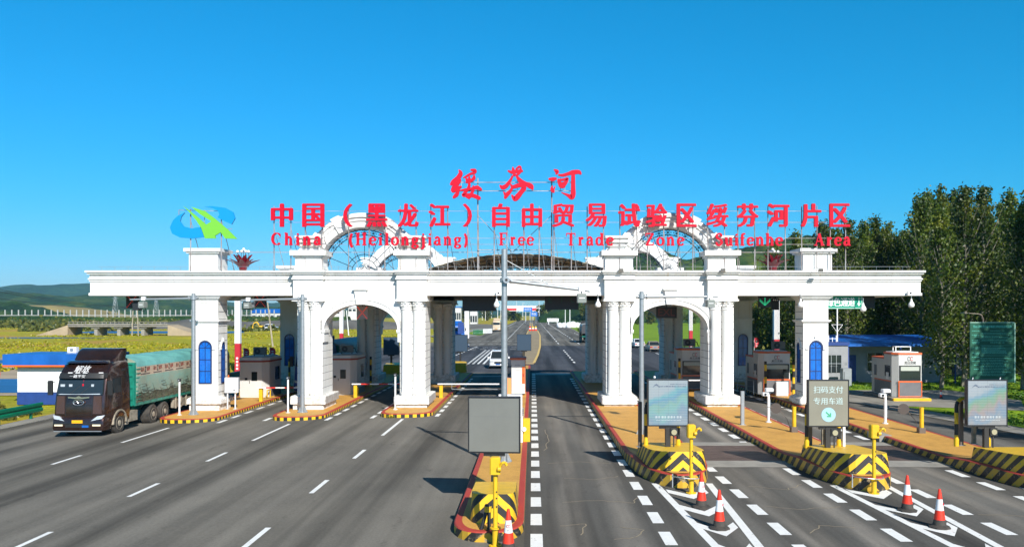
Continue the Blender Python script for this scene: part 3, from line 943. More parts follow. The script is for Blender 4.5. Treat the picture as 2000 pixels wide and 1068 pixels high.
# ------------------------------------------------------------------ toll gate building
gate = thing('toll_gate', 'white stucco toll gate with two arches and a long flat canopy across the road', 'toll gate', (0, 0, 0))
YF = 46.9      # front face of the beam
YB = 65.0      # rear face of the canopy
XL, XR = -25.3, 22.2
PIERS = [-12.72, -6.85, 4.93, 10.78]
COLS = [-18.8, 16.28]
def beam(y_front, sgn, name):
    """stepped entablature beam; sgn -1 faces the camera"""
    mb = MB()
    def lay(pr, z0, z1, x0, x1, back=1.3):
        ya, yb = y_front + sgn * pr, y_front - sgn * back
        mb.box(x0, x1, min(ya, yb), max(ya, yb), z0, z1)
    L_ = [(.10, 6.55, 6.70), (.02, 6.70, 7.36), (.08, 7.36, 7.46), (.14, 7.46, 7.54), (.05, 7.54, 7.76), (.20, 7.76, 7.86), (.30, 7.86, 7.97)]
    for pr, a, b in L_: lay(pr, a, b, XL - pr * .6, XR + pr * .6)
    for i, cx in enumerate(PIERS):       # breaks forward over the piers
        for pr, a, b in L_[3:]: lay(pr + .46, a + .003, b + .003, cx - .84 - pr * .5, cx + .84 + pr * .5)
        lay(.50, 6.30, 7.463, cx - .84, cx + .84)
        mb.box(cx - .68, cx + .68, *sorted((y_front + sgn * .53, y_front + sgn * .30)), 6.62, 6.66)
        lay(.58, 6.22, 6.34, cx - .90, cx + .90)
        for s_ in (-1, 1):      # thin raised panel frame
            mb.box(cx + s_ * .66 - .02, cx + s_ * .66 + .02, *sorted((y_front + sgn * .525, y_front + sgn * .3)), 6.66, 7.30)
        mb.box(cx - .68, cx + .68, *sorted((y_front + sgn * .527, y_front + sgn * .3)), 7.26, 7.30)
        # block above the cornice with its cap
        lay(.30, 7.973, 8.70, cx - .78, cx + .78, .9)
        lay(.33, 8.05, 8.13, cx - .81, cx + .81, .9)
        lay(.40, 8.70, 8.82, cx - .88, cx + .88, 1.0)
        lay(.58, 8.82, 9.10, cx - 1.02, cx + 1.02, 1.15)
        # stepped pedestal carrying the arch ring
        side = 1 if i % 2 == 0 else -1
        for k, (zz, e) in enumerate(((9.10, .10), (9.22, .0), (9.34, .14), (9.46, .04), (9.58, .22), (9.70, .10), (9.82, .26))):
            mb.box(cx - .42 - e - side * .1, cx + .42 + e - side * .1, *sorted((y_front + sgn * (.12 + e), y_front - sgn * .75)), zz, zz + .125 - .002 * (k % 2))
    for cx in COLS:
        lay(.12, 7.973, 8.95, cx - .82, cx + .82, 1.4)
        lay(.24, 8.95, 9.05, cx - .94, cx + .94, 1.5)
        lay(.34, 9.05, 9.24, cx - 1.05, cx + 1.05, 1.6)
    return mb.build(name, M_WHITE, gate)
beam(YF, -1, 'beam'); beam(YB, 1, 'beam')
for xs in ((XL, XL + 1.2), (XR - 1.2, XR)):
    sd = MB()
    sd.box(xs[0], xs[1], YF + 1.3, YB - 1.3, 6.553, 7.967)
    sd.build('side_beam', M_WHITE, gate)
for xa_, xb_ in ((XL + .4, PIERS[1] + 1.0), (PIERS[2] - 1.0, XR - .4)):
    sl_ = MB(); sl_.box(xa_, xb_, YF + 1.25, YB - 1.25, 7.2, 7.5); sl_.build('roof_slab', M_CEIL, gate)
for cx in (-20, -15, -9.8, 7.85, 13.5, 18.5):
    q = MB(); q.box(cx - .25, cx + .25, YF + 1.3, YB - 1.3, 6.75, 7.2); q.build('ceiling_beam', M_CEIL, gate)
for ya_ in (YF + 1.3, YB - 1.9):
    q = MB(); q.box(PIERS[1] + .8, PIERS[2] - .8, ya_, ya_ + .6, 6.62, 7.5); q.build('cross_beam', M_CEIL, gate)

def arch_wall(cx, hw, xa, xb, yf, sgn, zs=4.62, rise=1.42):
    """wall between two piers pierced by an elliptical arch, with archivolt, imposts and keystone"""
    mb = MB()
    y0, y1 = sorted((yf, yf - sgn * 1.1))
    n = 28
    E = [(cx - hw * math.cos(math.pi * i / n), zs + rise * math.sin(math.pi * i / n)) for i in range(n + 1)]
    top = 7.35
    for i in range(n):
        (xa_, za), (xb_, zb) = E[i], E[i + 1]
        for yy in (y0, y1):
            mb.face([(xa_, yy, za), (xb_, yy, zb), (xb_, yy, top), (xa_, yy, top)])
        mb.face([(xa_, y0, za), (xa_, y1, za), (xb_, y1, zb), (xb_, y0, zb)])
    for x0, x1 in ((xa, cx - hw), (cx + hw, xb)): mb.box(x0, x1, y0, y1, 3.9, top)
    o = mb.build('arch_wall', M_WHITE, gate)
    t = MB()
    yo = yf + sgn * .07
    def ring(r0, r1, pr):
        ya, yb = sorted((yf + sgn * pr, yf - sgn * .02))
        for i in range(n):
            a, b = math.pi * i / n, math.pi * (i + 1) / n
            q_ = [(cx - (hw + r0) * math.cos(a), zs + (rise + r0) * math.sin(a)), (cx - (hw + r0) * math.cos(b), zs + (rise + r0) * math.sin(b)),
                  (cx - (hw + r1) * math.cos(b), zs + (rise + r1) * math.sin(b)), (cx - (hw + r1) * math.cos(a), zs + (rise + r1) * math.sin(a))]
            q_ = [(min(max(x, xa), xb), min(z, 6.9)) for x, z in q_]
            t.xz(q_, ya, yb)
    ring(.0, .26, .06); ring(.26, .34, .11)
    t.build('archivolt', M_WHITE, gate, smooth=30)
    k = MB()
    k.xz([(cx - .22, zs + rise + .0), (cx + .22, zs + rise + .0), (cx + .34, 6.86), (cx - .34, 6.86)], *sorted((yf + sgn * .20, yf - sgn * .1)))
    k.box(cx - .42, cx + .42, *sorted((yf + sgn * .30, yf - sgn * .1)), 6.86, 6.97)
    k.build('keystone', M_WHITE, gate)
    im = MB()
    for x0, x1 in ((xa, cx - hw + .06), (cx + hw - .06, xb)):
        im.box(x0, x1, *sorted((yf + sgn * .1, yf - sgn * 1.16)), zs - .14, zs - .02)
        im.box(x0, x1 , *sorted((yf + sgn * .06, yf - sgn * 1.13)), zs - .2, zs - .143)
    im.build('impost', M_WHITE, gate)

def pier(cx, yf, sgn, gzv):
    """rectangular body with grooved joints, two engaged round columns, capitals and a stepped base"""
    z0 = gzv + .2
    b = MB()
    ya, yb = sorted((yf + sgn * .05, yf - sgn * 2.3))
    b.box(cx - .72, cx + .72, ya, yb, .8, 6.25)
    b.build('pier_body', M_WHITEG, gate)
    for s_, yc in [(a_, b_) for b_ in ((yf + sgn * .12,) if sgn < 0 else (yf + sgn * .12, yf - sgn * 2.37)) for a_ in (-1, 1)]:
        c = MB(); x = cx + s_ * .335
        c.lathe([(.34, .86), (.36, .9), (.36, .98), (.32, 1.02), (.33, 1.07), (.30, 1.12), (.30, 3.2), (.285, 5.72), (.32, 5.76), (.30, 5.8)], (x, yc, 0), 22)
        c.build('column_shaft', M_WHITE, gate, smooth=40)
        k = MB()
        k.lathe([(.28, 5.78), (.31, 5.86), (.35, 5.98), (.33, 6.02), (.37, 6.10), (.41, 6.18)], (x, yc, 0), 16)
        for a in range(10):
            t = a * math.pi / 5
            k.sph((x + .335 * math.cos(t), yc + .335 * math.sin(t), 5.99), .055, 6, 4)
            k.sph((x + .385 * math.cos(t + .3), yc + .385 * math.sin(t + .3), 6.12), .05, 6, 4)
        k.box(x - .40, x + .40, yc - .38, yc + .38, 6.18, 6.26)
        k.build('capital', M_WHITE, gate, smooth=40)
    p = MB()
    y1, y2 = sorted((yf + sgn * .58, yf - sgn * 2.75))
    p.bbox(cx - 1.0, cx + 1.0, y1, y2, .40, .86, .05)
    p.box(cx - .86, cx + .86, y1 + .14, y2 - .14, z0 - .06, .403)
    p.build('pier_base', M_WHITE, gate)

def square_column(cx, yf, sgn, gzv, front=True):
    z0 = gzv + .2
    b = MB(); ya, yb = sorted((yf, yf - sgn * 1.45))
    b.box(cx - .72, cx + .72, ya, yb, .6, 6.56)
    b.build('column_shaft', M_WHITEG if not front else M_WHITE, gate)
    g_ = MB()                                  # joint lines on the flanks
    for s_ in (-1, 1):
        for k in range(13):
            zz = 1.0 + k * .42
            g_.box(cx + s_ * .722 - .004, cx + s_ * .722 + .004, ya + .1, yb - .1, zz, zz + .025)
    g_.build('joint_lines', M_BLACK, gate)
    t = MB()
    for z, h, e in ((5.02, .06, .07), (5.08, .08, .13), (6.33, .06, .06), (6.39, .08, .13), (6.47, .08, .2)):
        t.box(cx - .72 - e, cx + .72 + e, ya - e, yb + e, z, z + h - .002)
    for s_ in (-1, 1):
        t.box(cx + s_ * .34 - .025, cx + s_ * .34 + .025, *sorted((yf + sgn * .035, yf - sgn * .01)), 5.28, 6.2)
    t.box(cx - .36, cx + .36, *sorted((yf + sgn * .036, yf - sgn * .01)), 6.16, 6.2)
    t.build('moulding', M_WHITE, gate)
    p = MB(); p.bbox(cx - 1.0, cx + 1.0, ya - .3, yb + .3, .36, .62, .05)
    p.loft([[(cx - .98, ya - .28, .62), (cx + .98, ya - .28, .62), (cx + .98, yb + .28, .62), (cx - .98, yb + .28, .62)],
            [(cx - .76, ya - .05, .78), (cx + .76, ya - .05, .78), (cx + .76, yb + .05, .78), (cx - .76, yb + .05, .78)]])
    p.box(cx - .86, cx + .86, ya - .15, yb + .15, z0 - .06, .362)
    p.build('column_base', M_WHITE, gate)
    def window(ox, oy, w, ax):
        """arched blue window; ax 'y' on the front, 'x' on a flank"""
        n = 12
        o = [(-w, 1.56), (w, 1.56), (w, 3.58)] + [(w * math.cos(math.pi * i / n), 3.58 + w * math.sin(math.pi * i / n)) for i in range(1, n)] + [(-w, 3.58)]
        f = MB(); pn = MB(); br = MB(); hd = MB()
        d = .03
        def put(m_, poly, t0, t1):
            if ax == 'y': m_.loft([[(ox + a, oy + sgn * t0, z) for a, z in poly], [(ox + a, oy + sgn * t1, z) for a, z in poly]])
            else: m_.loft([[(ox + ax * t0, oy + a, z) for a, z in poly], [(ox + ax * t1, oy + a, z) for a, z in poly]])
        put(pn, o, -.02, .015)
        wf = MB()
        k = 1 + .07 / w
        for i in range(len(o)):
            a, b2 = o[i], o[(i + 1) % len(o)]
            A = ((a[0]) * k, a[1] + (.07 * (a[1] - 3.58) / w if a[1] > 3.58 else (-.06 if a[1] < 2 else 0)))
            B = ((b2[0]) * k, b2[1] + (.07 * (b2[1] - 3.58) / w if b2[1] > 3.58 else (-.06 if b2[1] < 2 else 0)))
            put(wf, [a, b2, B, A], -.02, .05)
        for zz in (2.22, 2.88, 3.55): put(wf, [(-w, zz - .018), (w, zz - .018), (w, zz + .018), (-w, zz + .018)], .01, .035)
        put(wf, [(-.016, 1.56), (.016, 1.56), (.016, 3.6 + w), (-.016, 3.6 + w)], .01, .036)
        for s2 in (-1, 1): put(wf, [(0, 3.56), (s2 * w * .7 + .02, 3.58 + w * .68), (s2 * w * .7 - .02, 3.6 + w * .7)], .01, .034)
        po = pn.build('window', M_GLASSB, gate)
        wf.build('frame', M_NAVY, po)
        for i in range(n):
            a, b2 = math.pi * i / n, math.pi * (i + 1) / n
            put(hd, [((w + .1) * math.cos(a), 3.58 + (w + .1) * math.sin(a)), ((w + .2) * math.cos(a), 3.58 + (w + .2) * math.sin(a)),
                     ((w + .2) * math.cos(b2), 3.58 + (w + .2) * math.sin(b2)), ((w + .1) * math.cos(b2), 3.58 + (w + .1) * math.sin(b2))], -.01, .07)
        for s2 in (-1, 1): put(hd, [(s2 * (w + .1), 3.44), (s2 * (w + .26), 3.44), (s2 * (w + .26), 3.56), (s2 * (w + .1), 3.56)], -.01, .075)
        put(hd, [(-.05, 3.7 + w), (.05, 3.7 + w), (.08, 3.9 + w), (-.08, 3.9 + w)], -.01, .09)
        hd.build('hood_mould', M_WHITE, gate)
    window(cx, yf, .31, 'y')
    if sgn > 0:
        sgn = -1; window(cx, ya, .31, 'y'); sgn = 1
    for s_ in (-1, 1): window(cx + s_ * .72, (ya + yb) / 2, .2, s_)

for row, (yf, sgn) in enumerate(((YF + .18, -1), (YB - .18, 1))):
    for cx in PIERS: pier(cx, yf + sgn * .2, sgn, gz(cx))
    for cx in COLS: square_column(cx, yf, sgn, gz(cx))
    arch_wall(-9.8, 2.1, PIERS[0] + .7, PIERS[1] - .7, yf + sgn * .31, sgn)
    arch_wall(7.86, 2.15, PIERS[2] + .7, PIERS[3] - .7, yf + sgn * .31, sgn)

def roof_arch(cx, yf, sgn):
    """arched ring on the roof with stepped mouldings"""
    mb = MB()
    zc = 7.95
    prof = [(2.52, .10), (2.52, .34), (2.66, .42), (2.86, .42), (2.90, .5), (3.06, .5), (3.10, .62), (3.22, .62), (3.30, .55), (3.36, .38), (3.36, -.8), (2.52, -.8)]
    n = 40
    rings = []
    for i in range(n + 1):
        a = R(24 + 132 * i / n)
        rings.append([(cx + r * math.cos(a), yf + sgn * p, zc + r * math.sin(a)) for r, p in prof])
    mb.loft(rings)
    for a in (36, 63.5, 116.5, 144):     # raised bands across the ring
        a0, a1 = R(a - 4.5), R(a + 4.5)
        rr = []
        for k in range(5):
            t = a0 + (a1 - a0) * k / 4
            rr.append([(cx + r * math.cos(t), yf + sgn * p, zc + r * math.sin(t)) for r, p in ((2.50, .48), (3.0, .58), (3.42, .7), (3.44, -.3), (2.50, -.3))])
        mb.loft(rr)
    mb.build('roof_arch', M_WHITE, gate, smooth=35)
    g_ = MB()
    yg = yf - sgn * .35
    def circ(r, t, a0=4, a1=176, n=26):
        P = [(cx + r * math.cos(R(a0 + (a1 - a0) * i / n)), yg, zc + r * math.sin(R(a0 + (a1 - a0) * i / n))) for i in range(n + 1)]
        g_.tube(P, t, 5)
    circ(2.45, .03); circ(2.15, .025, 8, 172); circ(1.02, .022, 2, 178, 18); circ(.74, .022, 2, 178, 14)
    for a in (22, 45, 67, 90, 113, 135, 158):
        g_.cyl((cx + .74 * math.cos(R(a)), yg, zc + .74 * math.sin(R(a))), (cx + 2.15 * math.cos(R(a)), yg, zc + 2.15 * math.sin(R(a))), .02, n=5)
    for a in range(12, 180, 13):
        c0 = (cx + 2.3 * math.cos(R(a)), zc + 2.3 * math.sin(R(a)))
        for k in range(4):
            t = R(a + 45 * k)
            g_.cyl((c0[0] - .2 * math.cos(t), yg, c0[1] - .2 * math.sin(t)), (c0[0] + .2 * math.cos(t), yg, c0[1] + .2 * math.sin(t)), .014, n=4)
        for k in range(8):
            t = R(a + 45 * k)
            g_.sph((c0[0] + .19 * math.cos(t), yg, c0[1] + .19 * math.sin(t)), .035, 5, 3)
    for k in range(7):      # scroll work in the hub
        t = R(20 + 23 * k)
        g_.tube([(cx + (.25 + .16 * math.cos(R(u)) ) * math.cos(t) , yg, zc + .12 + (.25 + .16 * math.sin(R(u))) * math.sin(t)) for u in range(0, 361, 60)], .012, 4)
    g_.build('iron_grille', mat('blue_black_iron', (.012, .03, .06), .5), gate)
for cx in (-9.8, 7.9):
    roof_arch(cx, YF + .55, -1)
    roof_arch(cx, YB - .55, 1)

# barrel roof over the middle bay, open at both ends, on arched trusses
br = MB()
bx0, bx1 = -6.4, 4.5
def bz(x, e=0): 
    t = (x - (bx0 + bx1) / 2) / ((bx1 - bx0) / 2)
    return 8.12 + .95 * (1 - t * t) + e
n = 44
for i in range(n):
    xa, xb = bx0 + (bx1 - bx0) * i / n, bx0 + (bx1 - bx0) * (i + 1) / n
    e1, e2 = (.03 if i % 2 else 0), (.03 if (i + 1) % 2 else 0)
    br.loft([[(xa, y, bz(xa, e1)), (xb, y, bz(xb, e2)), (xb, y, bz(xb, e2) + .03), (xa, y, bz(xa, e1) + .03)] for y in (YF + 2.2, YB - 2.2)])
br.build('barrel_roof', mat('barrel_roof_sheet', (.60, .52, .36), .6, vary=.4, vscale=(1, .5, 1)), gate)
for k in range(5):
    y = YF + 2.3 + k * (YB - YF - 4.6) / 4
    tr = MB()
    P = [(bx0 + (bx1 - bx0) * i / 12, y, bz(bx0 + (bx1 - bx0) * i / 12) - .05) for i in range(13)]
    tr.tube(P, .04, 5); tr.bar((bx0, y, 7.9), (bx1, y, 7.9), .07, .07)
    for i in range(0, 12):
        tr.cyl(P[i], (P[i][0], y, 7.9), .02, n=4)
        a, b = (P[i], (P[i + 1][0], y, 7.9)) if i < 6 else (P[i + 1], (P[i][0], y, 7.9))
        tr.cyl(a, b, .018, n=4)
    tr.build('roof_truss', mat('truss_paint', (.10, .10, .09), .6), gate)
pu = MB()
for i in range(11):
    x = bx0 + (bx1 - bx0) * (i + .5) / 11
    pu.bar((x, YF + 2.2, bz(x) - .06), (x, YB - 2.2, bz(x) - .06), .05, .07)
pu.build('purlins', MATS['truss_paint'], gate)
rl = MB()
for k in range(62):
    x = -24.6 + k * .75
    rl.cyl((x, YF - .1, 7.97), (x, YF - .1, 8.22), .008, n=4)
rl.bar((-24.8, YF - .1, 8.2), (21.6, YF - .1, 8.2), .012, .012)
rl.build('lightning_wire', M_STEEL, gate)

# ------------------------------------------------------------------ rooftop lettering
YS_ = YF - .45
s47 = YS_ / 1600
def PX(px): return (px - 1040) * s47
def PZ(py): return 5.5 + (613 - py) * s47
sign = thing('rooftop_sign', 'two rows of red lettering on a pipe frame along the white gate roof edge', 'sign', (0, YS_, 7.97))
def sg(mb, name, m, parent=sign):
    o = mb.build(name, m, parent); o.location = (0, -YS_, -7.97); return o
BOLD = (-.045, -.022, 0, .022, .045)
chars = [('中', 530, 573), ('国', 591, 634), ('（', 671, 689), ('黑', 716, 757), ('龙', 777, 818), ('江', 837, 880), ('）', 904, 922), ('自', 961, 996),
         ('由', 1019, 1059), ('贸', 1078, 1122), ('易', 1143, 1185), ('试', 1207, 1250), ('验', 1261, 1303), ('区', 1321, 1360), ('绥', 1379, 1422),
         ('芬', 1438, 1481), ('河', 1497, 1541), ('片', 1563, 1603), ('区', 1619, 1659)]
for ch, a, b in chars:
    mb = MB()
    add_text(mb, ch, PX(a), PX(b), PZ(443.5), PZ(399), YS_ - .12, .14, BOLD if ch not in '（）' else (-.03, 0, .03), boldz=.022)
    sg(mb, 'character', M_REDSIGN)
for wd, a, b, y in (('China', 531, 628, 478.6), ('(Heilongjiang)', 681, 915, 479), ('Free', 974, 1043, 479), ('Trade', 1105, 1198, 479.3), ('Zone', 1259, 1336, 479.5),
                 ('Suifenhe', 1396, 1528, 479.6), ('Area', 1588, 1660, 479.6)):
    latin_word(lambda m_: sg(m_, 'letter', M_REDSIGN), wd, PX(a), PX(b), PZ(y), 23.5 * s47, YS_ - .12, .10)
def zc(x, y): return PX(865 + x / 6.897), PZ(315 + y / 6.897)
CALL = [
 [[(212, 112, 8), (235, 150, 24), (200, 215, 28), (140, 270, 30), (108, 300, 18)], [(130, 275, 20), (175, 262, 26), (225, 245, 18)], [(215, 265, 20), (150, 340, 28), (125, 385, 22)],
  [(130, 395, 20), (180, 365, 26), (235, 335, 14)], [(218, 372, 5), (180, 440, 24), (142, 478, 16)],
  [(375, 108, 10), (425, 118, 22), (420, 145, 16), (360, 165, 13), (300, 200, 10), (268, 216, 4)], [(300, 212, 8), (322, 250, 18), (312, 282, 8)], [(350, 185, 6), (352, 235, 18), (352, 275, 12)],
  [(418, 182, 10), (412, 222, 20), (372, 262, 14), (335, 290, 8)], [(340, 275, 10), (352, 310, 16), (330, 370, 16), (290, 420, 18), (268, 455, 16), (335, 448, 20), (420, 462, 24), (485, 490, 22)],
  [(218, 388, 6), (290, 377, 14), (380, 364, 16), (455, 348, 24), (508, 372, 16)], [(405, 325, 8), (402, 385, 15), (375, 440, 17), (346, 500, 8)], [(300, 455, 14), (345, 478, 18), (400, 440, 12)]],
 [[(880, 122, 10), (930, 138, 18), (1000, 125, 20), (1065, 122, 14)], [(942, 75, 9), (950, 130, 22), (962, 180, 14)], [(985, 95, 9), (1028, 64, 13), (1048, 84, 12), (1035, 130, 20), (1000, 178, 12)],
  [(940, 190, 10), (900, 260, 17), (850, 325, 24), (800, 345, 26), (765, 315, 6)], [(980, 170, 7), (1008, 215, 18), (1060, 272, 28), (1120, 298, 24), (1185, 330, 32), (1208, 365, 14)],
  [(908, 300, 8), (940, 338, 20), (1000, 322, 24), (1060, 312, 28), (1092, 350, 30), (1050, 412, 28), (1010, 462, 32), (968, 500, 28), (928, 452, 10)],
  [(935, 350, 14), (900, 402, 20), (862, 442, 24), (838, 482, 18)], [(815, 405, 6), (840, 440, 18), (860, 455, 14)]],
 [[(1500, 104, 6), (1538, 130, 24), (1530, 158, 12)], [(1435, 230, 12), (1480, 235, 24), (1524, 224, 14)], [(1480, 322, 4), (1468, 360, 18), (1485, 392, 22), (1500, 412, 6)], [(1485, 385, 12), (1505, 350, 8), (1515, 325, 3)],
  [(1562, 176, 10), (1620, 180, 17), (1700, 158, 20), (1750, 142, 26), (1830, 136, 24), (1860, 160, 12)], [(1757, 150, 22), (1757, 250, 25), (1757, 350, 27), (1757, 430, 31), (1738, 478, 30), (1680, 448, 16), (1600, 413, 4)],
  [(1560, 245, 18), (1588, 318, 24), (1612, 340, 16)], [(1568, 245, 12), (1640, 238, 16), (1680, 226, 16), (1658, 280, 20), (1622, 332, 22)], [(1570, 310, 10), (1640, 275, 10)]]]
upper = thing('calligraphy_sign', 'three red brush written characters raised highest above the middle of the gate', 'sign', (0, YS_ + .3, 7.97))
kpx = s47 / 6.897
for strokes in CALL:
    mb = MB()
    for k, st in enumerate(strokes):
        pts = [(*zc(x, y), w_ * kpx * 1.12) for x, y, w_ in st]
        brush(mb, catmull(pts, 5), YS_ + .2 - .004 * k, .15)
    o = mb.build('character', M_REDSIGN, upper); o.location = (0, -YS_ - .3, -7.97)
fr = MB()
def pole(px, ytop, ybot=528, y=YS_ + .12, r=.03):
    fr.cyl((PX(px), y, PZ(ytop)), (PX(px), y, PZ(ybot)), r, n=6)
def strut(px, py, px2, y=YS_ + .12):
    fr.cyl((PX(px), y, PZ(py)), (PX(px2), y + 1.1, 7.6), .016, n=5)
for ch, a, b in chars:
    if ch in '（）':
        pole((a + b) / 2, 410, r=.025); strut((a + b) / 2, 445, (a + b) / 2 + 15); continue
    for px in (a + 4, b - 6):
        pole(px, 402); strut(px, 445, px + 14)
for py in (412, 434, 465, 477):
    for x0, x1 in ((531, 930), (930, 1250), (1250, 1659)): fr.bar((PX(x0), YS_ + .1, PZ(py)), (PX(x1), YS_ + .1, PZ(py)), .022, .022)
fr.bar((PX(434), YS_ + .3, PZ(492)), (PX(1640), YS_ + .3, PZ(492)), .035, .035)
fo = fr.build('support_frame', M_RUST, sign); fo.location = (0, -YS_, -7.97)
fr = MB()
y2 = YS_ + .55
for px in (932, 1078):
    fr.cyl((PX(px), y2, 7.6), (PX(px), y2, PZ(345)), .04, n=6)
    fr.cyl((PX(px) , y2 + 1.2, 7.6), (PX(px), y2 + .02, PZ(400)), .03, n=6)
for py, a, b in ((354, 893, 1118), (371, 893, 1118), (487, 932, 1078)):
    fr.bar((PX(a), YS_ + .42, PZ(py)), (PX(b), YS_ + .42, PZ(py)), .04, .04)
fr.bar((PX(932), y2, PZ(418)), (PX(1000), y2, PZ(492)), .035, .035); fr.bar((PX(1078), y2, PZ(418)), (PX(1000), y2, PZ(492)), .035, .035)
for px, a, b in ((900, 352, 372), (917, 352, 372), (998, 335, 372), (1010, 335, 372), (1095, 345, 372), (1104, 345, 372)):
    fr.bar((PX(px), YS_ + .40, PZ(a)), (PX(px), YS_ + .40, PZ(b)), .03, .03)
fo = fr.build('support_frame', M_RUST, upper); fo.location = (0, -YS_ - .3, -7.97)

# emblem
lg = thing('emblem_sign', 'blue and green swooping emblem on poles above the left end of the gate', 'sign', (PX(398), YS_, 9.2))
def zl(x, y): return PX(300 + x / 2.857), PZ(320 + y / 2.857)
def blade(pts, m, off):
    mb = MB()
    mb.xz([zl(x, y) for x, y in pts], YS_ - .05 - off, YS_ + .06 - off)
    o = mb.build('emblem_blade', m, lg); o.location = (-PX(398), -YS_, -9.2)
M_LB = mat('emblem_blue', (.005, .26, .60), .35); M_LGN = mat('emblem_green', (.16, .50, .04), .45)
blade([(175, 273), (140, 288), (110, 315), (93, 355), (105, 390), (150, 412), (220, 417), (288, 408), (280, 378), (266, 352), (215, 361), (170, 350), (150, 322), (156, 296)], M_LB, 0)
blade([(283, 241), (330, 237), (400, 246), (445, 270), (456, 305), (437, 338), (400, 322), (358, 300), (368, 285), (362, 265), (330, 248)], M_LB, 0)
blade([(168, 236), (200, 268), (240, 315), (270, 360), (290, 417), (352, 417), (346, 402), (378, 383), (402, 417), (470, 420), (420, 370), (350, 310), (290, 265), (212, 240), (262, 282), (325, 322), (297, 340), (240, 290)], M_LGN, .06)
fr = MB()
for px in (371, 431):
    fr.cyl((PX(px), YS_ + .1, PZ(408)), (PX(px), YS_ + .1, 7.97), .035, n=6)
    fr.cyl((PX(px), YS_ + .1, PZ(430)), (PX(px + 12), YS_ + 1.2, 7.97), .02, n=5)
fr.bar((PX(348), YS_ + .1, PZ(410)), (PX(431), YS_ + .1, PZ(412)), .03, .03); fr.bar((PX(348), YS_ + .1, PZ(410)), (PX(348), YS_ + .1, PZ(440)), .03, .03)
fr.bar((PX(398), YS_ + .1, PZ(410)), (PX(398), YS_ + .1, PZ(440)), .03, .03); fr.bar((PX(431), YS_ + .1, PZ(447)), (PX(452), YS_ + .1, PZ(447)), .03, .03)
fo = fr.build('support_frame', M_RUST, lg); fo.location = (-PX(398), -YS_, -9.2)

# lotus lamps on the roof
lo = thing('lotus_lamp', 'dark red lotus flower lamp with white globes beside the left parapet block', 'lamp', (PX(465), YF + .35, 7.97))
lo_g = 'lotus lamps on the roof'; lo['group'] = lo_g
def petal(mb, ang, lean, ln, w):
    rings = []
    n = 8
    for i in range(n + 1):
        t = i / n
        r = .14 + lean * (t ** 1.7) * ln; z = .05 + ln * (t - .28 * t * t * lean)
        ww = w * math.sin(math.pi * min(1, .12 + t * .88)) ** .8 + .004
        c, s_ = math.cos(ang), math.sin(ang)
        P = []
        for q_, k in ((-1, .0), (0, .035), (1, .0)):
            rr = r + k * ww * 4 + (.10 * ww if q_ else 0)
            P.append((c * (r - (.06 if q_ else -.02)) - s_ * q_ * ww, s_ * (r - (.06 if q_ else -.02)) + c * q_ * ww, z))
        P.append((c * (r + .035), s_ * (r + .035), z - .01))
        rings.append(P)
    mb.loft(rings)
for k in range(8):
    mb = MB(); petal(mb, k * math.pi / 4 + .2, .95, .82, .17); mb.build('petal', M_PETAL, lo, smooth=50)
for k in range(7):
    mb = MB(); petal(mb, k * 2 * math.pi / 7, .38, 1.0, .15); mb.build('petal', M_PETAL, lo, smooth=50)
mb = MB(); mb.lathe([(.12, 0), (.2, .04), (.24, .16), (.12, .3)], (0, 0, 0), 14); mb.build('lamp_base', M_PETAL, lo, smooth=50)
for x, z in ((-.3, 1.12), (-.1, 1.14), (.02, 1.26), (.14, 1.14), (.33, 1.12)):
    mb = MB(); mb.sph((x, .05 if abs(x) < .2 else -.05, z), .085, 12, 8); g1 = mb.build('globe', M_GLOBE, lo, smooth=60)
    mb = MB(); mb.cyl((x, 0, .2), (x, 0, z - .07), .014, n=5); mb.build('globe_stem', M_DARK, g1)
dup(lo, (PX(1518), YF + .35, 7.97), .5, 'dark red lotus flower lamp with white globes in front of the wooded hillside')

# ------------------------------------------------------------------ toll lane equipment
def at(px, Y): return (px - 1040) * Y / 1600       # measured column -> metres at distance Y

# variable message screens on posts (local frame: face towards -Y, base at the island top)
def screen_shell(label, loc, rz, group='lane message screens', w=1.36, h=1.56, zb=1.0, name='message_screen', tilt=0):
    t = thing(name, label, 'message screen', loc, rz, group)
    b = MB(); b.box(-w / 2, w / 2, 0, .16, zb, zb + h)
    b.box(-w / 2 - .015, w / 2 + .015, -.02, .17, zb - .03, zb - .001); b.box(-w / 2 - .015, w / 2 + .015, -.02, .17, zb + h + .001, zb + h + .03)
    for s_ in (-1, 1): b.box(*sorted((s_ * (w / 2 + .001), s_ * (w / 2 + .025))), -.02, .17, zb - .03, zb + h + .03)
    b.build('cabinet', M_DARK, t)
    p = MB(); p.bbox(-.09, .09, .02, .16, -.35, zb - .03, .01)
    p.box(-.3, .3, .03, .14, zb - .12, zb - .03)
    for s_ in (-1, 1): p.yz([(.16, -.33), (.42, -.33), (.16, .05)], s_ * .06 - .01, s_ * .06 + .01)
    p.box(-.2, .2, -.1, .3, -.36, -.33)
    p.build('post', M_BLACK, t)
    return t
def lamp_box(t, x, zb):
    q = MB(); q.bbox(x - .13, x + .13, -.02, .12, zb - .36, zb - .10, .01); q.bar((x, .05, zb - 1.3), (x, .05, zb - .36), .04, .04)
    lb = q.build('lane_lamp', M_DARK, t)
    c = MB(); c.cyl((x, -.05, zb - .23), (x, -.02, zb - .23), .095, n=16); c.build('lens', mat('lamp_lens', (.35, .33, .22), .3), lb)

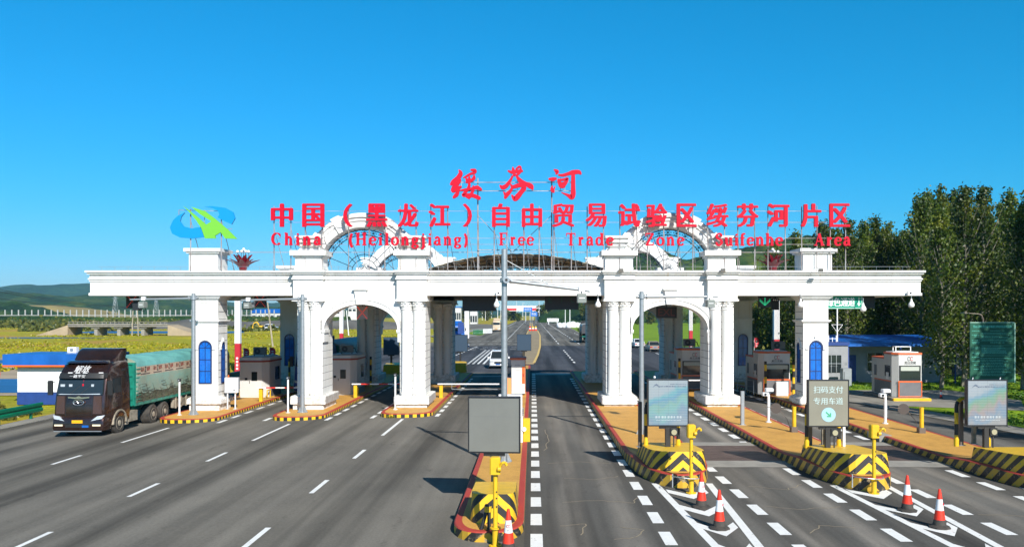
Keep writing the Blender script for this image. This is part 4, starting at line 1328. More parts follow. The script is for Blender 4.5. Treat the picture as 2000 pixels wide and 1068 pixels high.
def led_picture(seed, cols):
    m = mat('led_picture_%d' % seed, (.4, .5, .6), .45)
    nt, b = nodes(m)
    tc = nt.nodes.new('ShaderNodeTexCoord').outputs['Object']
    sp = nt.nodes.new('ShaderNodeSeparateXYZ'); nt.links.new(tc, sp.inputs[0])
    n = noise_node(nt, 1.1, 2, tc, (1 + seed * .2, 1, 1.2))
    # diagonal swathes of colour plus fine row lines of the display
    t = math_node(nt, 'ADD', math_node(nt, 'MULTIPLY', math_node(nt, 'SUBTRACT', 2.6, sp.outputs[2]), .62), math_node(nt, 'MULTIPLY', math_node(nt, 'SUBTRACT', n, .5), .9))
    t = math_node(nt, 'ADD', t, math_node(nt, 'MULTIPLY', sp.outputs[0], .22))
    c = ramp(nt, t, cols)
    row = math_node(nt, 'LESS_THAN', math_node(nt, 'FRACT', math_node(nt, 'MULTIPLY', sp.outputs[2], 18)), .3)
    c = mixc(nt, math_node(nt, 'MULTIPLY', row, .45), c, (.50, .53, .55))
    seam = math_node(nt, 'LESS_THAN', math_node(nt, 'FRACT', math_node(nt, 'MULTIPLY', sp.outputs[0], 3.0)), .02)
    c = mixc(nt, math_node(nt, 'MULTIPLY', seam, .5), c, (.10, .12, .14))
    c = mixc(nt, 1.0, c, (.72, .70, .68), 'MULTIPLY')
    nt.links.new(c, b.inputs['Base Color'])
    nt.links.new(c, b.inputs['Emission Color'])
    b.inputs['Emission Strength'].default_value = .05
    return m
PIC1 = led_picture(1, [(.0, (.33, .40, .44)), (.25, (.30, .38, .44)), (.36, (.12, .36, .42)), (.5, (.10, .27, .42)), (.62, (.17, .36, .33)), (.72, (.16, .38, .40)), (.85, (.16, .27, .38)), (1, (.22, .30, .38))])
PIC2 = led_picture(2, [(.0, (.36, .42, .48)), (.25, (.31, .38, .44)), (.36, (.14, .30, .42)), (.5, (.13, .33, .27)), (.62, (.20, .31, .22)), (.72, (.30, .26, .27)), (.85, (.16, .26, .38)), (1, (.27, .29, .32))])
def face_panel(t, m, w=1.36, h=1.56, zb=1.0):
    f = MB(); f.box(-w / 2 + .012, w / 2 - .012, -.012, -.001, zb + .012, zb + h - .012)
    return f.build('display', m, t)
M_FAINT = mat('faint_led_text', (.45, .50, .52), .5, emit=(.6, .7, .75), estr=.08)
M_FAINTD = mat('faint_dark_text', (.11, .14, .19), .5)
def picture_marks(f, w=1.36, h=1.56, zb=1.0):
    d = MB()
    random.seed(5)
    for z, a, b, hh, st in ((zb + h * .90, .55, .92, .03, .05), (zb + h * .85, .27, .93, .045, .055)):
        x = -w / 2 + a * w
        while x < -w / 2 + b * w:
            l = random.uniform(.5, .9) * st; d.box(x, x + l, -.016, -.0125, z, z + hh * random.uniform(.6, 1)); x += st
    d.xz([(-.55, zb + h * .83), (-.46, zb + h * .90), (-.40, zb + h * .92), (-.36, zb + h * .90), (-.28, zb + h * .83), (-.36, zb + h * .86), (-.42, zb + h * .88), (-.48, zb + h * .86)], -.016, -.0125)
    d.build('dark_lettering', M_FAINTD, f)
    l_ = MB()
    for z, a, b, hh, st in ((zb + h * .165, .17, .85, .075, .105), (zb + h * .105, .2, .8, .035, .05)):
        x = -w / 2 + a * w
        while x < -w / 2 + b * w:
            l2 = random.uniform(.55, .85) * st
            for k in range(3): l_.box(x, x + l2, -.016, -.0125, z + hh * k / 3, z + hh * k / 3 + hh * .14)
            l_.box(x + l2 * .4, x + l2 * .55, -.0175, -.0125, z - hh * .1, z + hh * .95)
            x += st
    l_.build('pale_lettering', M_FAINT, f)

s1 = screen_shell('lane screen with a hazy pink and blue picture beside the middle lane', (at(1305, 28.2), 28.2, .72), 0, zb=.95)
f = face_panel(s1, PIC1, zb=.95); picture_marks(f, zb=.95)
lamp_box(s1, .2, .95)
q = MB(); q.sph((-.46, .06, 2.60), .045, 8, 5); q.build('light_sensor', M_PLASTW, s1)
s2 = screen_shell('grey lane screen reading two rows of characters above a round arrow disc', (at(1618, 28.2), 28.2, .72), 0, zb=.93)
f = face_panel(s2, mat('led_matrix_grey', (.23, .22, .17), .6, vary=.12, vscale=(1, 1, 1)), zb=.93)
x = MB(); add_text(x, '扫码支付', -.52, .50, 2.06, 2.30, -.016, 0, (-.02, 0, .02)); x.build('lettering', M_LEDWHITE, f)
x = MB(); add_text(x, '专用车道', -.52, .50, 1.67, 1.91, -.016, 0, (-.02, 0, .02)); x.build('lettering', M_LEDWHITE, f)
x = MB(); x.cyl((0, -.012, 1.32), (0, -.018, 1.32), .245, n=32)
dd = x.build('arrow_disc', mat('disc_pale_blue', (.30, .50, .60), .5, emit=(.4, .65, .8), estr=.08), f)
x = MB()
x.bar((-.09, -.021, 1.41), (.05, -.021, 1.28), .004, .05); x.xz([(.09, 1.24), (.09, 1.38), (.045, 1.38), (.045, 1.285), (-.06, 1.285), (-.06, 1.24)], -.025, -.0185)
x.build('arrow', mat('arrow_green', (.06, .36, .18), .5), dd)
lamp_box(s2, .22, .93)
s3 = screen_shell('lane screen with a hazy picture in front of the green notice board', (at(1928, 28.6), 28.6, .72), 0, zb=.90)
f = face_panel(s3, PIC2, zb=.90); picture_marks(f, zb=.90)
lamp_box(s3, .23, .90)
q = MB()
for x_ in (-.46, .5): q.bar((x_, .1, 2.49), (x_ + .02, .1, 2.56), .02, .03)
q.build('lifting_lug', M_PLASTW, s3)
# the screen on the centre island shows its blank grey back
s0 = screen_shell('large blank grey back of a lane screen on the centre island', (at(965, 23.0), 23.0, .85), R(-4), w=1.42, h=1.52, zb=.78)
q = MB(); q.box(-.70, .70, -.03, -.001, .795, 2.285); bk_ = q.build('back_panel', mat('grey_back_panel', (.165, .17, .155), .6, vary=.1, vscale=(1.2, 1.2, 1.2)), s0)
q = MB(); q.box(-.0015, .0015, -.033, -.0305, .80, 2.05); q.box(-.69, .69, -.033, -.0305, 1.78, 1.782); q.build('panel_seam', M_GREYP, bk_)
# screens facing the far side, seen from behind under the canopy
for (px, Y, lab) in ((1023.5, 82, 'dark blue back of a lane screen beyond the centre kiosk'), (899, 80, 'dark back of a lane screen beyond the third pier on the left'),
                     (764, 76, 'black back of a lane screen seen through the left arch')):
    t = screen_shell(lab, (at(px, Y), Y, gz(at(px, Y)) + .3), 0, zb=1.55, h=1.6, w=1.4)
    q = MB(); q.box(-.69, .69, -.03, -.001, 1.56, 3.14); q.build('back_panel', mat('navy_back_panel', (.03, .06, .10), .5), t)

# crash blocks at the island noses (local frame: tip towards -Y at y=0)
def crash_block(label, loc, w=1.7, ln=3.2, hf=.72, hb=.55, tip=.1, flat=.5):
    t = thing('crash_block', label, 'crash barrier', loc, 0, 'striped concrete noses of the toll islands')
    mb = MB(); n = 16
    P = []
    for i in range(n + 1):
        a = math.pi * i / n
        c, s_ = math.cos(a), math.sin(a)
        P.append((-math.copysign(abs(c) ** flat, c) * w / 2 * (1 if c > 0 else 1) + tip * s_, ln * .42 * (1 - s_ ** .8)))
    P = [(-w * .5, ln)] + P + [(w * .5, ln)]
    m_ = len(P); mid = m_ // 2
    d = [0] * m_
    for i in range(mid + 1, m_): d[i] = d[i - 1] + math.dist(P[i], P[i - 1])
    for i in range(mid - 1, -1, -1): d[i] = d[i + 1] - math.dist(P[i], P[i + 1])
    H = [hf + (hb - hf) * (y / ln) for _, y in P]
    ins = []
    for (x, y) in P: ins.append((x * .93, y * .97 + .07))
    for i in range(m_ - 1):
        p, q_ = P[i], P[i + 1]
        a_, b_ = ins[i], ins[i + 1]
        mb.face([(*p, 0), (*q_, 0), (b_[0], b_[1], H[i + 1]), (a_[0], a_[1], H[i])], 0, [(d[i], .3), (d[i + 1], .3), (d[i + 1], .3 + H[i + 1]), (d[i], .3 + H[i])])
    mb.face([(x, y, H[i]) for i, (x, y) in enumerate(ins)], 1)
    mb.face([(*P[-1], 0), (*P[0], 0), (*ins[0], H[0]), (*ins[-1], H[-1])], 1)
    mb.build('block', [M_CHEV, M_YEL], t)
    return t
crash_block('striped crash block under the blank grey screen back on the centre island', (-1.0, 20.55, .25), w=1.22, ln=2.1, hf=.72, hb=.62, tip=.0, flat=.3)
crash_block('striped crash block under the screen beside the middle lane', (4.78, 26.5, .40), w=1.95, ln=3.4, hf=.64, hb=.42)
crash_block('striped crash block under the screen with the round arrow disc', (10.6, 26.0, .40), w=1.95, ln=3.4, hf=.64, hb=.42)
crash_block('striped crash block at the right edge, paint flaking', (16.5, 25.3, .40), w=2.05, ln=3.6, hf=.64, hb=.42)
# rounded tails of the far side noses
for cx, lab in ((-6.85, 'arched brown striped nose behind the third pier on the left'), (-12.7, 'dark striped nose on the far end of the island with the left kiosks')):
    t = crash_block(lab, (cx, 76.4, gz(cx) + .2), w=1.7, ln=2.2, hf=.9, hb=.8); t.rotation_euler = (0, 0, math.pi)

# yellow sensor posts
def sensor_post(label, loc):
    t = thing('sensor_post', label, 'sensor post', loc, 0, 'yellow sensor posts before the islands')
    q = MB(); q.cyl((0, 0, 0), (0, 0, 1.75), .055, n=14); q.cyl((0, 0, 0), (0, 0, .03), .16, n=14); q.cyl((0, 0, .03), (0, 0, .42), .075, n=14)
    q.cyl((0, 0, .42), (0, 0, .45), .13, n=14)
    for a in range(4): q.sph((.12 * math.cos(a * 1.57 + .8), .12 * math.sin(a * 1.57 + .8), .04), .018, 6, 3)
    q.build('post', M_YEL, t, smooth=40)
    q = MB(); q.bbox(-.13, .12, -.14, .12, 1.72, 2.12, .03); h = q.build('sensor_head', M_YEL, t)
    q = MB(); q.tube([(.11, -.12, 1.9), (.16, -.16, 2.0), (.24, -.16, 2.02), (.27, -.15, 1.94)], .035, 8); q.cyl((.06, -.16, 1.86), (.14, -.16, 1.86), .06, n=10)
    q.build('hood', M_YEL, h, smooth=50)
    q = MB()
    for z in (.95, 1.15, 1.3): q.cyl((.03, -.05, z), (.03, -.062, z), .02, n=8)
    q.build('bolt_holes', M_BLACK, t)
    return t
p0 = sensor_post('yellow sensor post overlapping the big blank screen', (-.88, 19.42, 0))
dup(p0, (at(1350, 25.15), 25.15, 0), 0, 'yellow sensor post in front of the striped nose beside the middle lane')
dup(p0, (at(1707, 25.1), 25.1, 0), 0, 'yellow sensor post in front of the nose with the arrow screen')
# bracket rails from nose to post
for x, y in ((at(1350, 25.15), 25.15), (at(1707, 25.1), 25.1)):
    t = thing('guard_ring', 'thin steel ring rail between the %s nose and its yellow post' % ('first right' if x < 7 else 'second right'), 'rail', (x, y, .5), 0, 'guard rings')
    q = MB(); q.tube([(.45 * math.cos(R(a)) - .12, .12 + .35 * math.sin(R(a)), .02 * math.sin(R(a * 2))) for a in range(150, 400, 25)], .014, 6)
    q.build('ring', M_STEEL, t)
    q = MB(); q.bar((-.5, .42, -.4), (-.5, .42, .02), .03, .03); q.build('bracket', M_STEEL, t)

t = thing('marker_stand', 'black splayed stand with a yellow cap on the centre island nose', 'stand', (at(953, 20.05), 20.05, .25))
q = MB()
for dx in (-.16, .03): q.cyl((dx, -.05, 0), (.02 + dx * .25, 0, .5), .045, n=10)
q.build('legs', M_BLACK, t)
q = MB(); q.cyl((.0, 0, .42), (.0, 0, .56), .09, n=14); q.build('cap', M_YEL, t)
q = MB(); q.cyl((.0, 0, .561), (.0, 0, .60), .09, .07, n=14); q.build('lid', M_BLACK, t)

# traffic cones
def cone(label, loc, rz=0):
    t = thing('traffic_cone', label, 'traffic cone', loc, rz, 'traffic cones in front of the islands')
    q = MB(); q.lathe([(.27, 0), (.27, .04), (.20, .07), (.16, .09)], (0, 0, 0), 8); q.lathe([(.165, .085), (.138, .22)], (0, 0, 0), 20); q.build('base', M_RUBBER, t, smooth=30)
    q = MB(); q.lathe([(.138, .221), (.105, .46)], (0, 0, 0), 20); q.build('lower_band', M_CONE, t, smooth=40)
    q = MB(); q.lathe([(.1055, .461), (.068, .745)], (0, 0, 0), 20); w_ = q.build('white_band', M_CONEW, t, smooth=40)
    for z, h in ((.60, .075), (.50, .06)):
        x = MB()
        if z == .60:
            for s_ in (-1, 1):
                x.tube([(s_ * .02 + .022 * math.cos(R(a)), -.089, z + .02 + .03 * math.sin(R(a))) for a in range(0, 361, 45)], .005, 4)
            x.build('round_emblem', M_REDSIGN, w_)
        else:
            add_text(x, '交投', -.035, .035, z, z + .045, -.102, 0); x.build('lettering', M_DARK, w_)
    q = MB(); q.lathe([(.0685, .746), (.035, .97), (.028, 1.0)], (0, 0, 0), 20); q.build('tip', M_CONE, t, smooth=40)
    return t
c0 = cone('traffic cone at the bottom edge in front of the centre island nose', (at(993, 19.0), 18.95, 0))
dup(c0, (at(1370, 23.3), 23.3, 0), .4, 'traffic cone nearest to the first yellow post right of the middle lane')
dup(c0, (at(1405, 21.0), 21.0, 0), 1.2, 'nearer traffic cone of the pair beside the middle lane')
dup(c0, (at(1772, 22.9), 22.9, 0), 2.2, 'further traffic cone of the pair at the right')
dup(c0, (at(1835, 21.1), 21.1, 0), .9, 'nearer traffic cone of the pair at the right')
cc = dup(c0, (at(1838, 53), 53, .02), 0, 'small traffic cone alone on the lawn in front of the dark fence'); cc.scale = (.6, .6, .6)

# hoop guards round the screens
def uv_pipe(mb, pts, r, m=0, n=12):
    d = 0
    for a, b in zip(pts[:-1], pts[1:]):
        A, B = Vector(a), Vector(b); L_ = (B - A).length
        dr_ = (B - A).normalized()
        q_ = Vector((0, 1, 0)) if abs(dr_.y) < .9 else Vector((1, 0, 0))
        u_ = dr_.cross(q_).normalized(); w_ = u_.cross(dr_).normalized()
        for i in range(n):
            t0, t1 = 2 * math.pi * i / n, 2 * math.pi * (i + 1) / n
            o0 = (u_ * math.cos(t0) + w_ * math.sin(t0)) * r; o1 = (u_ * math.cos(t1) + w_ * math.sin(t1)) * r
            mb.face([A + o0, A + o1, B + o1, B + o0], m, [(d, 0), (d, 0), (d + L_, 0), (d + L_, 0)])
        d += L_
def hoop(label, loc, w=1.14, h=1.72):
    t = thing('hoop_guard', label, 'hoop guard', loc, 0, 'striped hoop guards round the lane screens')
    q = MB(); P = [(-w / 2, 0, 0), (-w / 2, 0, h - .3)] + [(-w / 2 + .3 - .3 * math.cos(R(a)), 0, h - .3 + .3 * math.sin(R(a))) for a in (22, 45, 68, 90)]
    P += [(w / 2 - .3 + .3 * math.sin(R(a)), 0, h - .3 + .3 * math.cos(R(a))) for a in (0, 22, 45, 68, 90)] + [(w / 2, 0, 0)]
    uv_pipe(q, P, .065); q.build('hoop', M_BAND, t)
    for s_ in (-1, 1):
        q = MB(); q.cyl((s_ * w / 2, 0, 0), (s_ * w / 2, 0, .26), .085, n=12); q.build('foot', M_YEL, t)
    return t
h0 = hoop('black and yellow hoop behind the screen beside the middle lane', (at(1293, 28.9), 28.9, .78))
dup(h0, (at(1607, 28.9), 28.9, .78), 0, 'black and yellow hoop behind the arrow screen')
dup(h0, (at(1899, 29.3), 29.3, .78), 0, 'black and yellow hoop behind the rightmost screen')
def square_post(label, loc, h, w=.13, m=None, cat='post'):
    t = thing('steel_post', label, cat, loc, 0, 'square steel posts on the islands')
    q = MB(); q.bbox(-w / 2, w / 2, -w / 2, w / 2, 0, h, .012); q.build('tube', m or M_DUST, t)
    q = MB(); q.box(-w * .9, w * .9, -w * .9, w * .9, 0, .015); q.build('base_plate', M_STEEL, t)
    return t
M_BROWNP = mat('brown_box_post', (.13, .10, .08), .5)
b0 = square_post('brown square post left of the hazy screen beside the middle lane', (at(1250, 29.2), 29.2, .78), 1.6, m=M_BROWNP)
dup(b0, (at(1582, 29.3), 29.3, .78), 0, 'brown square post left of the arrow screen')
dup(b0, (at(1877, 29.5), 29.5, .78), 0, 'brown square post left of the rightmost screen')
b1 = square_post('dull grey square post under the left half of the arrow screen', (at(1608, 29.6), 29.6, .78), .95)
dup(b1, (at(1902, 29.8), 29.8, .78), 0, 'dull grey square post under the rightmost screen')
b2 = square_post('slim white post right of the arrow screen lamp', (at(1648, 28.8), 28.8, .74), 1.0, .09, M_PLASTW)
b3 = square_post('grey square steel post alone on the second right island', (at(1450, 38.9), 38.9, .25), 1.6, .16, M_STEEL)

# short bollards
def bollard(label, loc, rz=0):
    t = thing('yellow_bollard', label, 'bollard', loc, rz, 'yellow bollards on the right islands')
    q = MB(); q.cyl((0, 0, .22), (0, 0, 1.12), .09, n=14); q.cyl((0, 0, 1.12), (0, 0, 1.13), .095, n=14); q.build('post', M_YEL, t, smooth=40)
    q = MB(); q.bbox(-.16, .14, -.12, .16, 0, .24, .02); q.build('drive_box', M_BROWNP, t)
    return t
y0_ = bollard('yellow bollard left of the arrow screen', (at(1551, 36.5), 36.5, .25))
dup(y0_, (at(1800, 36.2), 36.2, .25), 0, 'yellow bollard right of the arrow screen')
def disc_arm(label, loc, k=1):
    t = thing('disc_arm', label, 'arm', loc, 0, 'thin arms with a round disc')
    q = MB(); q.tube([(0, 0, .9), (-.6, .1, 1.0), (-1.2, .2, 1.08)], .014, 6); q.tube([(0, 0, .1), (-.12, 0, .5), (-.4, .05, .85), (-.65, .1, 1.0)], .012, 6)
    q.build('rod', M_BROWNP, t)
    q = MB(); q.cyl((-.62, .06, 1.0), (-.60, .10, 1.0), .24, n=16); q.build('disc', mat('mesh_disc', (.11, .09, .08), .7), t)
    return t
da = disc_arm('thin rod with a dark round disc beside the right yellow bollard', (at(1793, 36.6), 36.6, .25))
dup(da, (at(1543, 36.9), 36.9, .25), 0, 'thin rod with a dark round disc beside the left yellow bollard')

# plate camera posts
def plate_camera(label, loc):
    t = thing('plate_camera', label, 'camera', loc, 0, 'white cameras on short posts')
    q = MB(); q.cyl((0, 0, 0), (0, 0, 1.35), .065, n=12); q.cyl((0, 0, 0), (0, 0, .03), .14, n=12); q.build('post', M_PLASTW, t, smooth=40)
    q = MB(); q.tube([(.06, -.05, .3 + .1 * k + 0) if k % 2 else (.09, -.06, .3 + .1 * k) for k in range(9)], .014, 5); q.build('cable', M_STEEL, t)
    q = MB(); q.bbox(-.16, .2, -.18, .16, 1.5, 1.66, .03); q.build('camera_housing', M_PLASTW, t)
    q = MB(); q.bbox(-.34, -.04, -.26, .02, 1.30, 1.46, .03); fl = q.build('flash_housing', M_PLASTW, t)
    q = MB(); q.cyl((-.22, -.265, 1.38), (-.22, -.285, 1.38), .06, n=12); q.build('lens', M_GLASS, fl)
    q = MB(); q.bar((-.15, 0, 1.36), (.1, 0, 1.42), .05, .05); q.bar((0, 0, 1.34), (0, 0, 1.52), .05, .05); q.build('bracket', M_STEEL, t)
    return t
pc = plate_camera('white camera post left of the arrow screen, behind the grey post', (at(1501, 39.8), 39.8, .25))
dup(pc, (at(1729, 39.3), 39.3, .25), 0, 'white camera post right of the arrow screen')

def eye_post(label, loc, h):
    t = thing('detector_post', label, 'detector post', loc, 0, 'white posts with black heads')
    q = MB(); q.cyl((0, 0, 0), (0, 0, h - .15), .05, n=12); q.cyl((0, 0, 0), (0, 0, .03), .13, n=12)
    for a in range(4): q.yz([(.04, .03), (.12, .03), (.04, .16)], -.008, .008)
    q.build('post', M_PLASTW, t, smooth=40)
    q = MB(); q.lathe([(.04, 0), (.09, .03), (.11, .09), (.09, .14), (.04, .17)], (0, -.02, h - .16), 14); q.build('head', M_DARK, t, smooth=50)
    q = MB(); q.cyl((0, -.12, h - .08), (0, -.135, h - .08), .045, n=12); q.build('lens', M_STEEL, t)
    return t
e0 = eye_post('white post with a black head beside the brown truck', (-19.35, 44.9, gz(-19.3) + .2), 2.0)
dup(e0, (at(562.5, 45), 45, gz(-13.4) + .2), 0, 'white post with a black head beside the second pier')
dup(e0, (at(772, 45.5), 45.5, .2), 0, 'white post with a black head beside the third pier')

# white cabinet on legs beside the left column
t = thing('control_cabinet', 'white metal cabinet on thin legs right of the left column', 'cabinet', (at(453, 47.6), 47.6, gz(-17.4) + .2))
q = MB(); q.bbox(-.38, .38, -.15, .15, .95, 1.82, .015); bx_ = q.build('cabinet_body', M_PLASTW, t)
q = MB(); q.box(.12, .26, -.158, -.151, 1.08, 1.12); q.box(-.35, -.345, -.156, -.151, 1.0, 1.78); q.build('handle', M_DARK, bx_)
for x_ in (-.25, .2):
    q = MB(); q.bar((x_, 0, 0), (x_, 0, .95), .06, .06); q.box(x_ - .1, x_ + .1, -.1, .1, 0, .015); q.build('leg', M_PLASTW, t)
q = MB(); q.cyl((-.2, 0, 1.82), (-.2, 0, 1.97), .05, .03, n=10); q.build('beacon', M_ORANGE, t)

# tall camera masts with a horizontal arm
def mast(label, loc, h, arm_len, arm_z, side, cam_at, droop=0, r=.10, brace=False, ext=.25):
    t = thing('camera_mast', label, 'camera mast', loc, 0, 'grey camera masts with side arms')
    q = MB(); q.cyl((0, 0, 0), (0, 0, h), r, r * .88, n=18); q.cyl((0, 0, 0), (0, 0, .03), r * 2.4, n=18); q.sph((0, 0, h), r * .88, 14, 6, sz=.3)
    for a in range(6):
        c, s_ = math.cos(a * 1.047), math.sin(a * 1.047)
        q.face([(c * r, s_ * r, .03), (c * r * 2.2, s_ * r * 2.2, .03), (c * r, s_ * r, .35)])
    q.build('pole', M_STEEL, t, smooth=40)
    q = MB(); e = (side * arm_len, 0, arm_z - droop)
    q.cyl((-side * ext, 0, arm_z), e, .075, .05, n=12)
    q.cyl((0, 0, arm_z - .09), (0, 0, arm_z + .09), r * 1.35, n=16)
    q.cyl((side * (r + .1), 0, arm_z), (side * (r + .14), 0, arm_z), .12, n=14)
    q.build('arm', M_STEEL, t, smooth=40)
    if brace:
        q = MB(); q.cyl((0, 0, h - .35), (side * arm_len * .56, 0, arm_z - droop * .56), .018, n=6); q.build('stay', M_STEEL, t)
        q = MB(); q.cyl((.08, -r - .02, arm_z), (.08, -r - .14, arm_z), .12, n=14); q.cyl((.08, -r - .14, arm_z), (.08, -r - .145, arm_z), .05, n=10, m=1)
        q.build('flange', [M_STEEL, M_BLACK], t)
    x = side * cam_at; za = arm_z - droop * cam_at / arm_len
    q = MB(); q.bbox(x - .11, x + .11, -.1, .1, za - .06, za + .14, .02); q.build('clamp', M_PLASTW, t)
    q = MB(); q.bbox(x - .16, x + .16, -.32, .14, za - .46, za - .14, .02); q.bar((x, 0, za - .15), (x, 0, za), .05, .05); hb = q.build('camera_box', mat('grey_camera_box', (.22, .24, .22), .5), t)
    q = MB(); q.box(x - .1, x + .1, -.33, -.322, za - .31, za - .28); q.build('slot', M_PLASTW, hb)
    return t
mast('tallest grey mast with a sloping braced arm behind the blank screen', (at(985, 29.2), 29.2, .25), 7.55, 3.05, 6.45, 1, 2.75, .38, r=.115, brace=True, ext=.02)
mast('grey mast with a level arm reaching right in front of the right arch', (at(1253, 35.5), 35.5, .25), 6.2, 3.3, 6.0, 1, 2.95, .0, r=.11)
m2 = mast('grey mast at the second pier with its arm reaching left', (at(591, 45.2), 45.2, gz(-12.7) + .2), 6.45, 3.4, 6.25, -1, 3.0, .08, r=.12)
mast('grey mast overlapping the left column with its arm reaching left', (at(378, 45.1), 45.1, gz(-18.7) + .2), 6.65, 3.5, 6.4, -1, 2.75, .08, r=.12)
for px, Y, w_, cx_ in ((232, 45.0, .0, 0),):
    pass
# dark signal box and floodlight hanging off the left masts
def cam_cluster(label, loc):
    t = thing('floodlight_cluster', label, 'camera', loc, 0, 'black cameras with lamps under the canopy')
    q = MB(); q.bbox(-.32, .02, -.2, .25, -.5, -.06, .02); q.build('camera_body', M_DARK, t)
    q = MB(); q.face([(.05, -.2, -.12), (.32, -.2, -.05), (.28, -.1, -.38), (.02, -.1, -.42)]); q.loft([[(.05, -.2, -.12), (.32, -.2, -.05), (.28, -.1, -.38), (.02, -.1, -.42)], [(.05, -.05, -.12), (.32, -.05, -.05), (.28, .05, -.38), (.02, .05, -.42)]])
    q.build('floodlight', M_STEEL, t)
    q = MB(); q.tube([(.3, 0, .0), (.34, 0, -.25), (.3, 0, -.5), (.1, 0, -.55)], .015, 5); q.build('cable', M_DARK, t)
    return t
k0 = cam_cluster('black camera and lamp on the arm left of the second pier', (at(484, 45.3), 45.6, 6.25))
dup(k0, (at(268, 45.2), 45.5, 6.2), 0, 'black camera and lamp on the arm left of the left column')

# toll kiosks
def logo_text(parent, x0, x1, z, y, s=1.0):
    cx = (x0 + x1) / 2; w_ = (x1 - x0)
    q = MB()
    for sx, ph in ((-1, 0), (1, 1)):
        q.tube([(cx + sx * .11 * s + .085 * s * math.cos(R(a)), y - .012, z + .30 * s + (.075 * s if a < 180 else -.075 * s) + .07 * s * math.sin(R(a))) for a in range(0, 361, 30)], .017 * s, 5, ph)
    q.build('knot_emblem', [mat('emblem_grey', (.06, .07, .08), .5), M_REDSIGN], parent)
    q = MB(); add_text(q, '龙江交投', x0, x1, z - .08 * s, z + .10 * s, y - .012, 0, (-.02, 0, .02)); q.box(x0, x1, y - .012, y - .006, z - .13 * s, z - .115 * s)
    q.build('lettering', M_DARK, parent)
def ac_unit(label, loc, rz=0):
    t = thing('air_conditioner', label, 'air conditioner', loc, rz, 'outdoor units on the kiosk roofs')
    m = mat('aged_unit', (.16, .16, .15), .5)
    q = MB(); q.bbox(-.42, .42, -.16, .16, .06, .58, .02); q.build('case', m, t)
    q = MB(); q.cyl((-.13, -.165, .32), (-.13, -.175, .32), .2, n=20); q.cyl((-.13, -.176, .32), (-.13, -.182, .32), .06, n=12, m=1)
    for a in range(0, 360, 30): q.bar((-.13, -.18, .32), (-.13 + .19 * math.cos(R(a)), -.18, .32 + .19 * math.sin(R(a))), .006, .008, 1)
    q.build('fan_grille', [M_BLACK, m], t)
    q = MB(); q.bar((-.35, -.1, 0), (-.35, -.1, .06), .05, .05); q.bar((.35, -.1, 0), (.35, -.1, .06), .05, .05); q.build('feet', M_DARK, t)
    q = MB(); q.tube([(.43, 0, .4), (.55, 0, .35), (.6, 0, .15), (.7, 0, .05)], .03, 6); q.build('pipe', M_DARK, t)
    return t
def kiosk_a(label, loc, w=1.8, ln=3.4, h=2.65):
    """kiosk with its door towards the camera"""
    t = thing('toll_kiosk', label, 'toll booth', loc, 0, 'toll kiosks on the islands')
    hw = w / 2
    q = MB(); q.loft([[(x, y, z) for x, y in ((-hw, 0), (hw - .35, 0), (hw, .5), (hw, ln - .4), (hw - .3, ln), (-hw, ln))] for z in (0, h - .32)])
    body = q.build('body', M_PANEL, t)
    q = MB(); q.loft([[(x * k, y, z) for x, y in ((-hw, -.05 * k), (hw - .33, -.05), (hw + .02, .48), (hw + .02, ln - .4), (hw - .3, ln + .04), (-hw, ln + .04))] for z, k in ((h - .32, 1.01), (h - .02, 1.02))])
    q.loft([[(-hw, .2, h - .02), (hw - .2, .2, h - .02), (hw - .2, ln - .2, h - .02), (-hw, ln - .2, h - .02)], [(-hw + .1, .3, h + .06), (hw - .3, .3, h + .06), (hw - .3, ln - .3, h + .06), (-hw + .1, ln - .3, h + .06)]])
    roof = q.build('roof', M_PANEL, t)
    q = MB(); P = [(-hw - .02, -.075), (hw - .3, -.075), (hw + .05, .46), (hw + .05, ln - .4)]
    for a, b in zip(P[:-1], P[1:]): q.bar((*a, h - .26), (*b, h - .26), .03, .11)
    q.build('red_trim', mat('dark_red_trim', (.30, .05, .03), .5), roof)
    q = MB(); q.box(-.3, .45, -.02, -.001, .1, 1.95); d = q.build('door', M_PANEL, t)
    q = MB(); q.bbox(-.12, .26, -.03, -.021, 1.1, 1.7, .004); q.build('door_window', M_GLASS, d)
    q = MB(); q.bar((-.24, -.06, .95), (-.24, -.06, 1.12), .03, .03); q.build('handle', M_DARK, d)
    q = MB(); q.box(-.56, -.40, -.03, -.001, 1.15, 1.3); q.build('intercom', M_DARK, t)
    q = MB(); q.box(hw + .001, hw + .012, ln * .5, ln * .78, 1.05, 1.95); q.build('side_window', M_GLASS, t)
    q = MB(); q.box(hw + .001, hw + .015, .5, ln - .4, .0, .42); q.build('grey_skirt', M_GREYP, t)
    q = MB()
    for s_ in (-1, 1):
        x = s_ * (hw + .12)
        q.tube([(x, -.35, 0), (x, -.35, .5), (x, .3, .5), (x, .3, 0)], .04, 8)
    q.build('yellow_guard', M_YEL, t)
    return t
K1 = kiosk_a('shaded kiosk with an aged roof unit between the left column and second pier', (at(495, 54.3), 54.3, gz(-18.4) + .2))
K2 = dup(K1, (at(668, 54.8), 54.8, gz(-12.7) + .2), 0, 'kiosk with a door and red roof line seen through the left arch')
ac0 = ac_unit('aged roof unit on the kiosk behind the left column', (at(508, 55.4), 55.4, gz(-18.4) + .2 + 2.71))
dup(ac0, (at(678, 56), 56, gz(-12.7) + .2 + 2.71), 0, 'aged roof unit on the kiosk in the left arch')
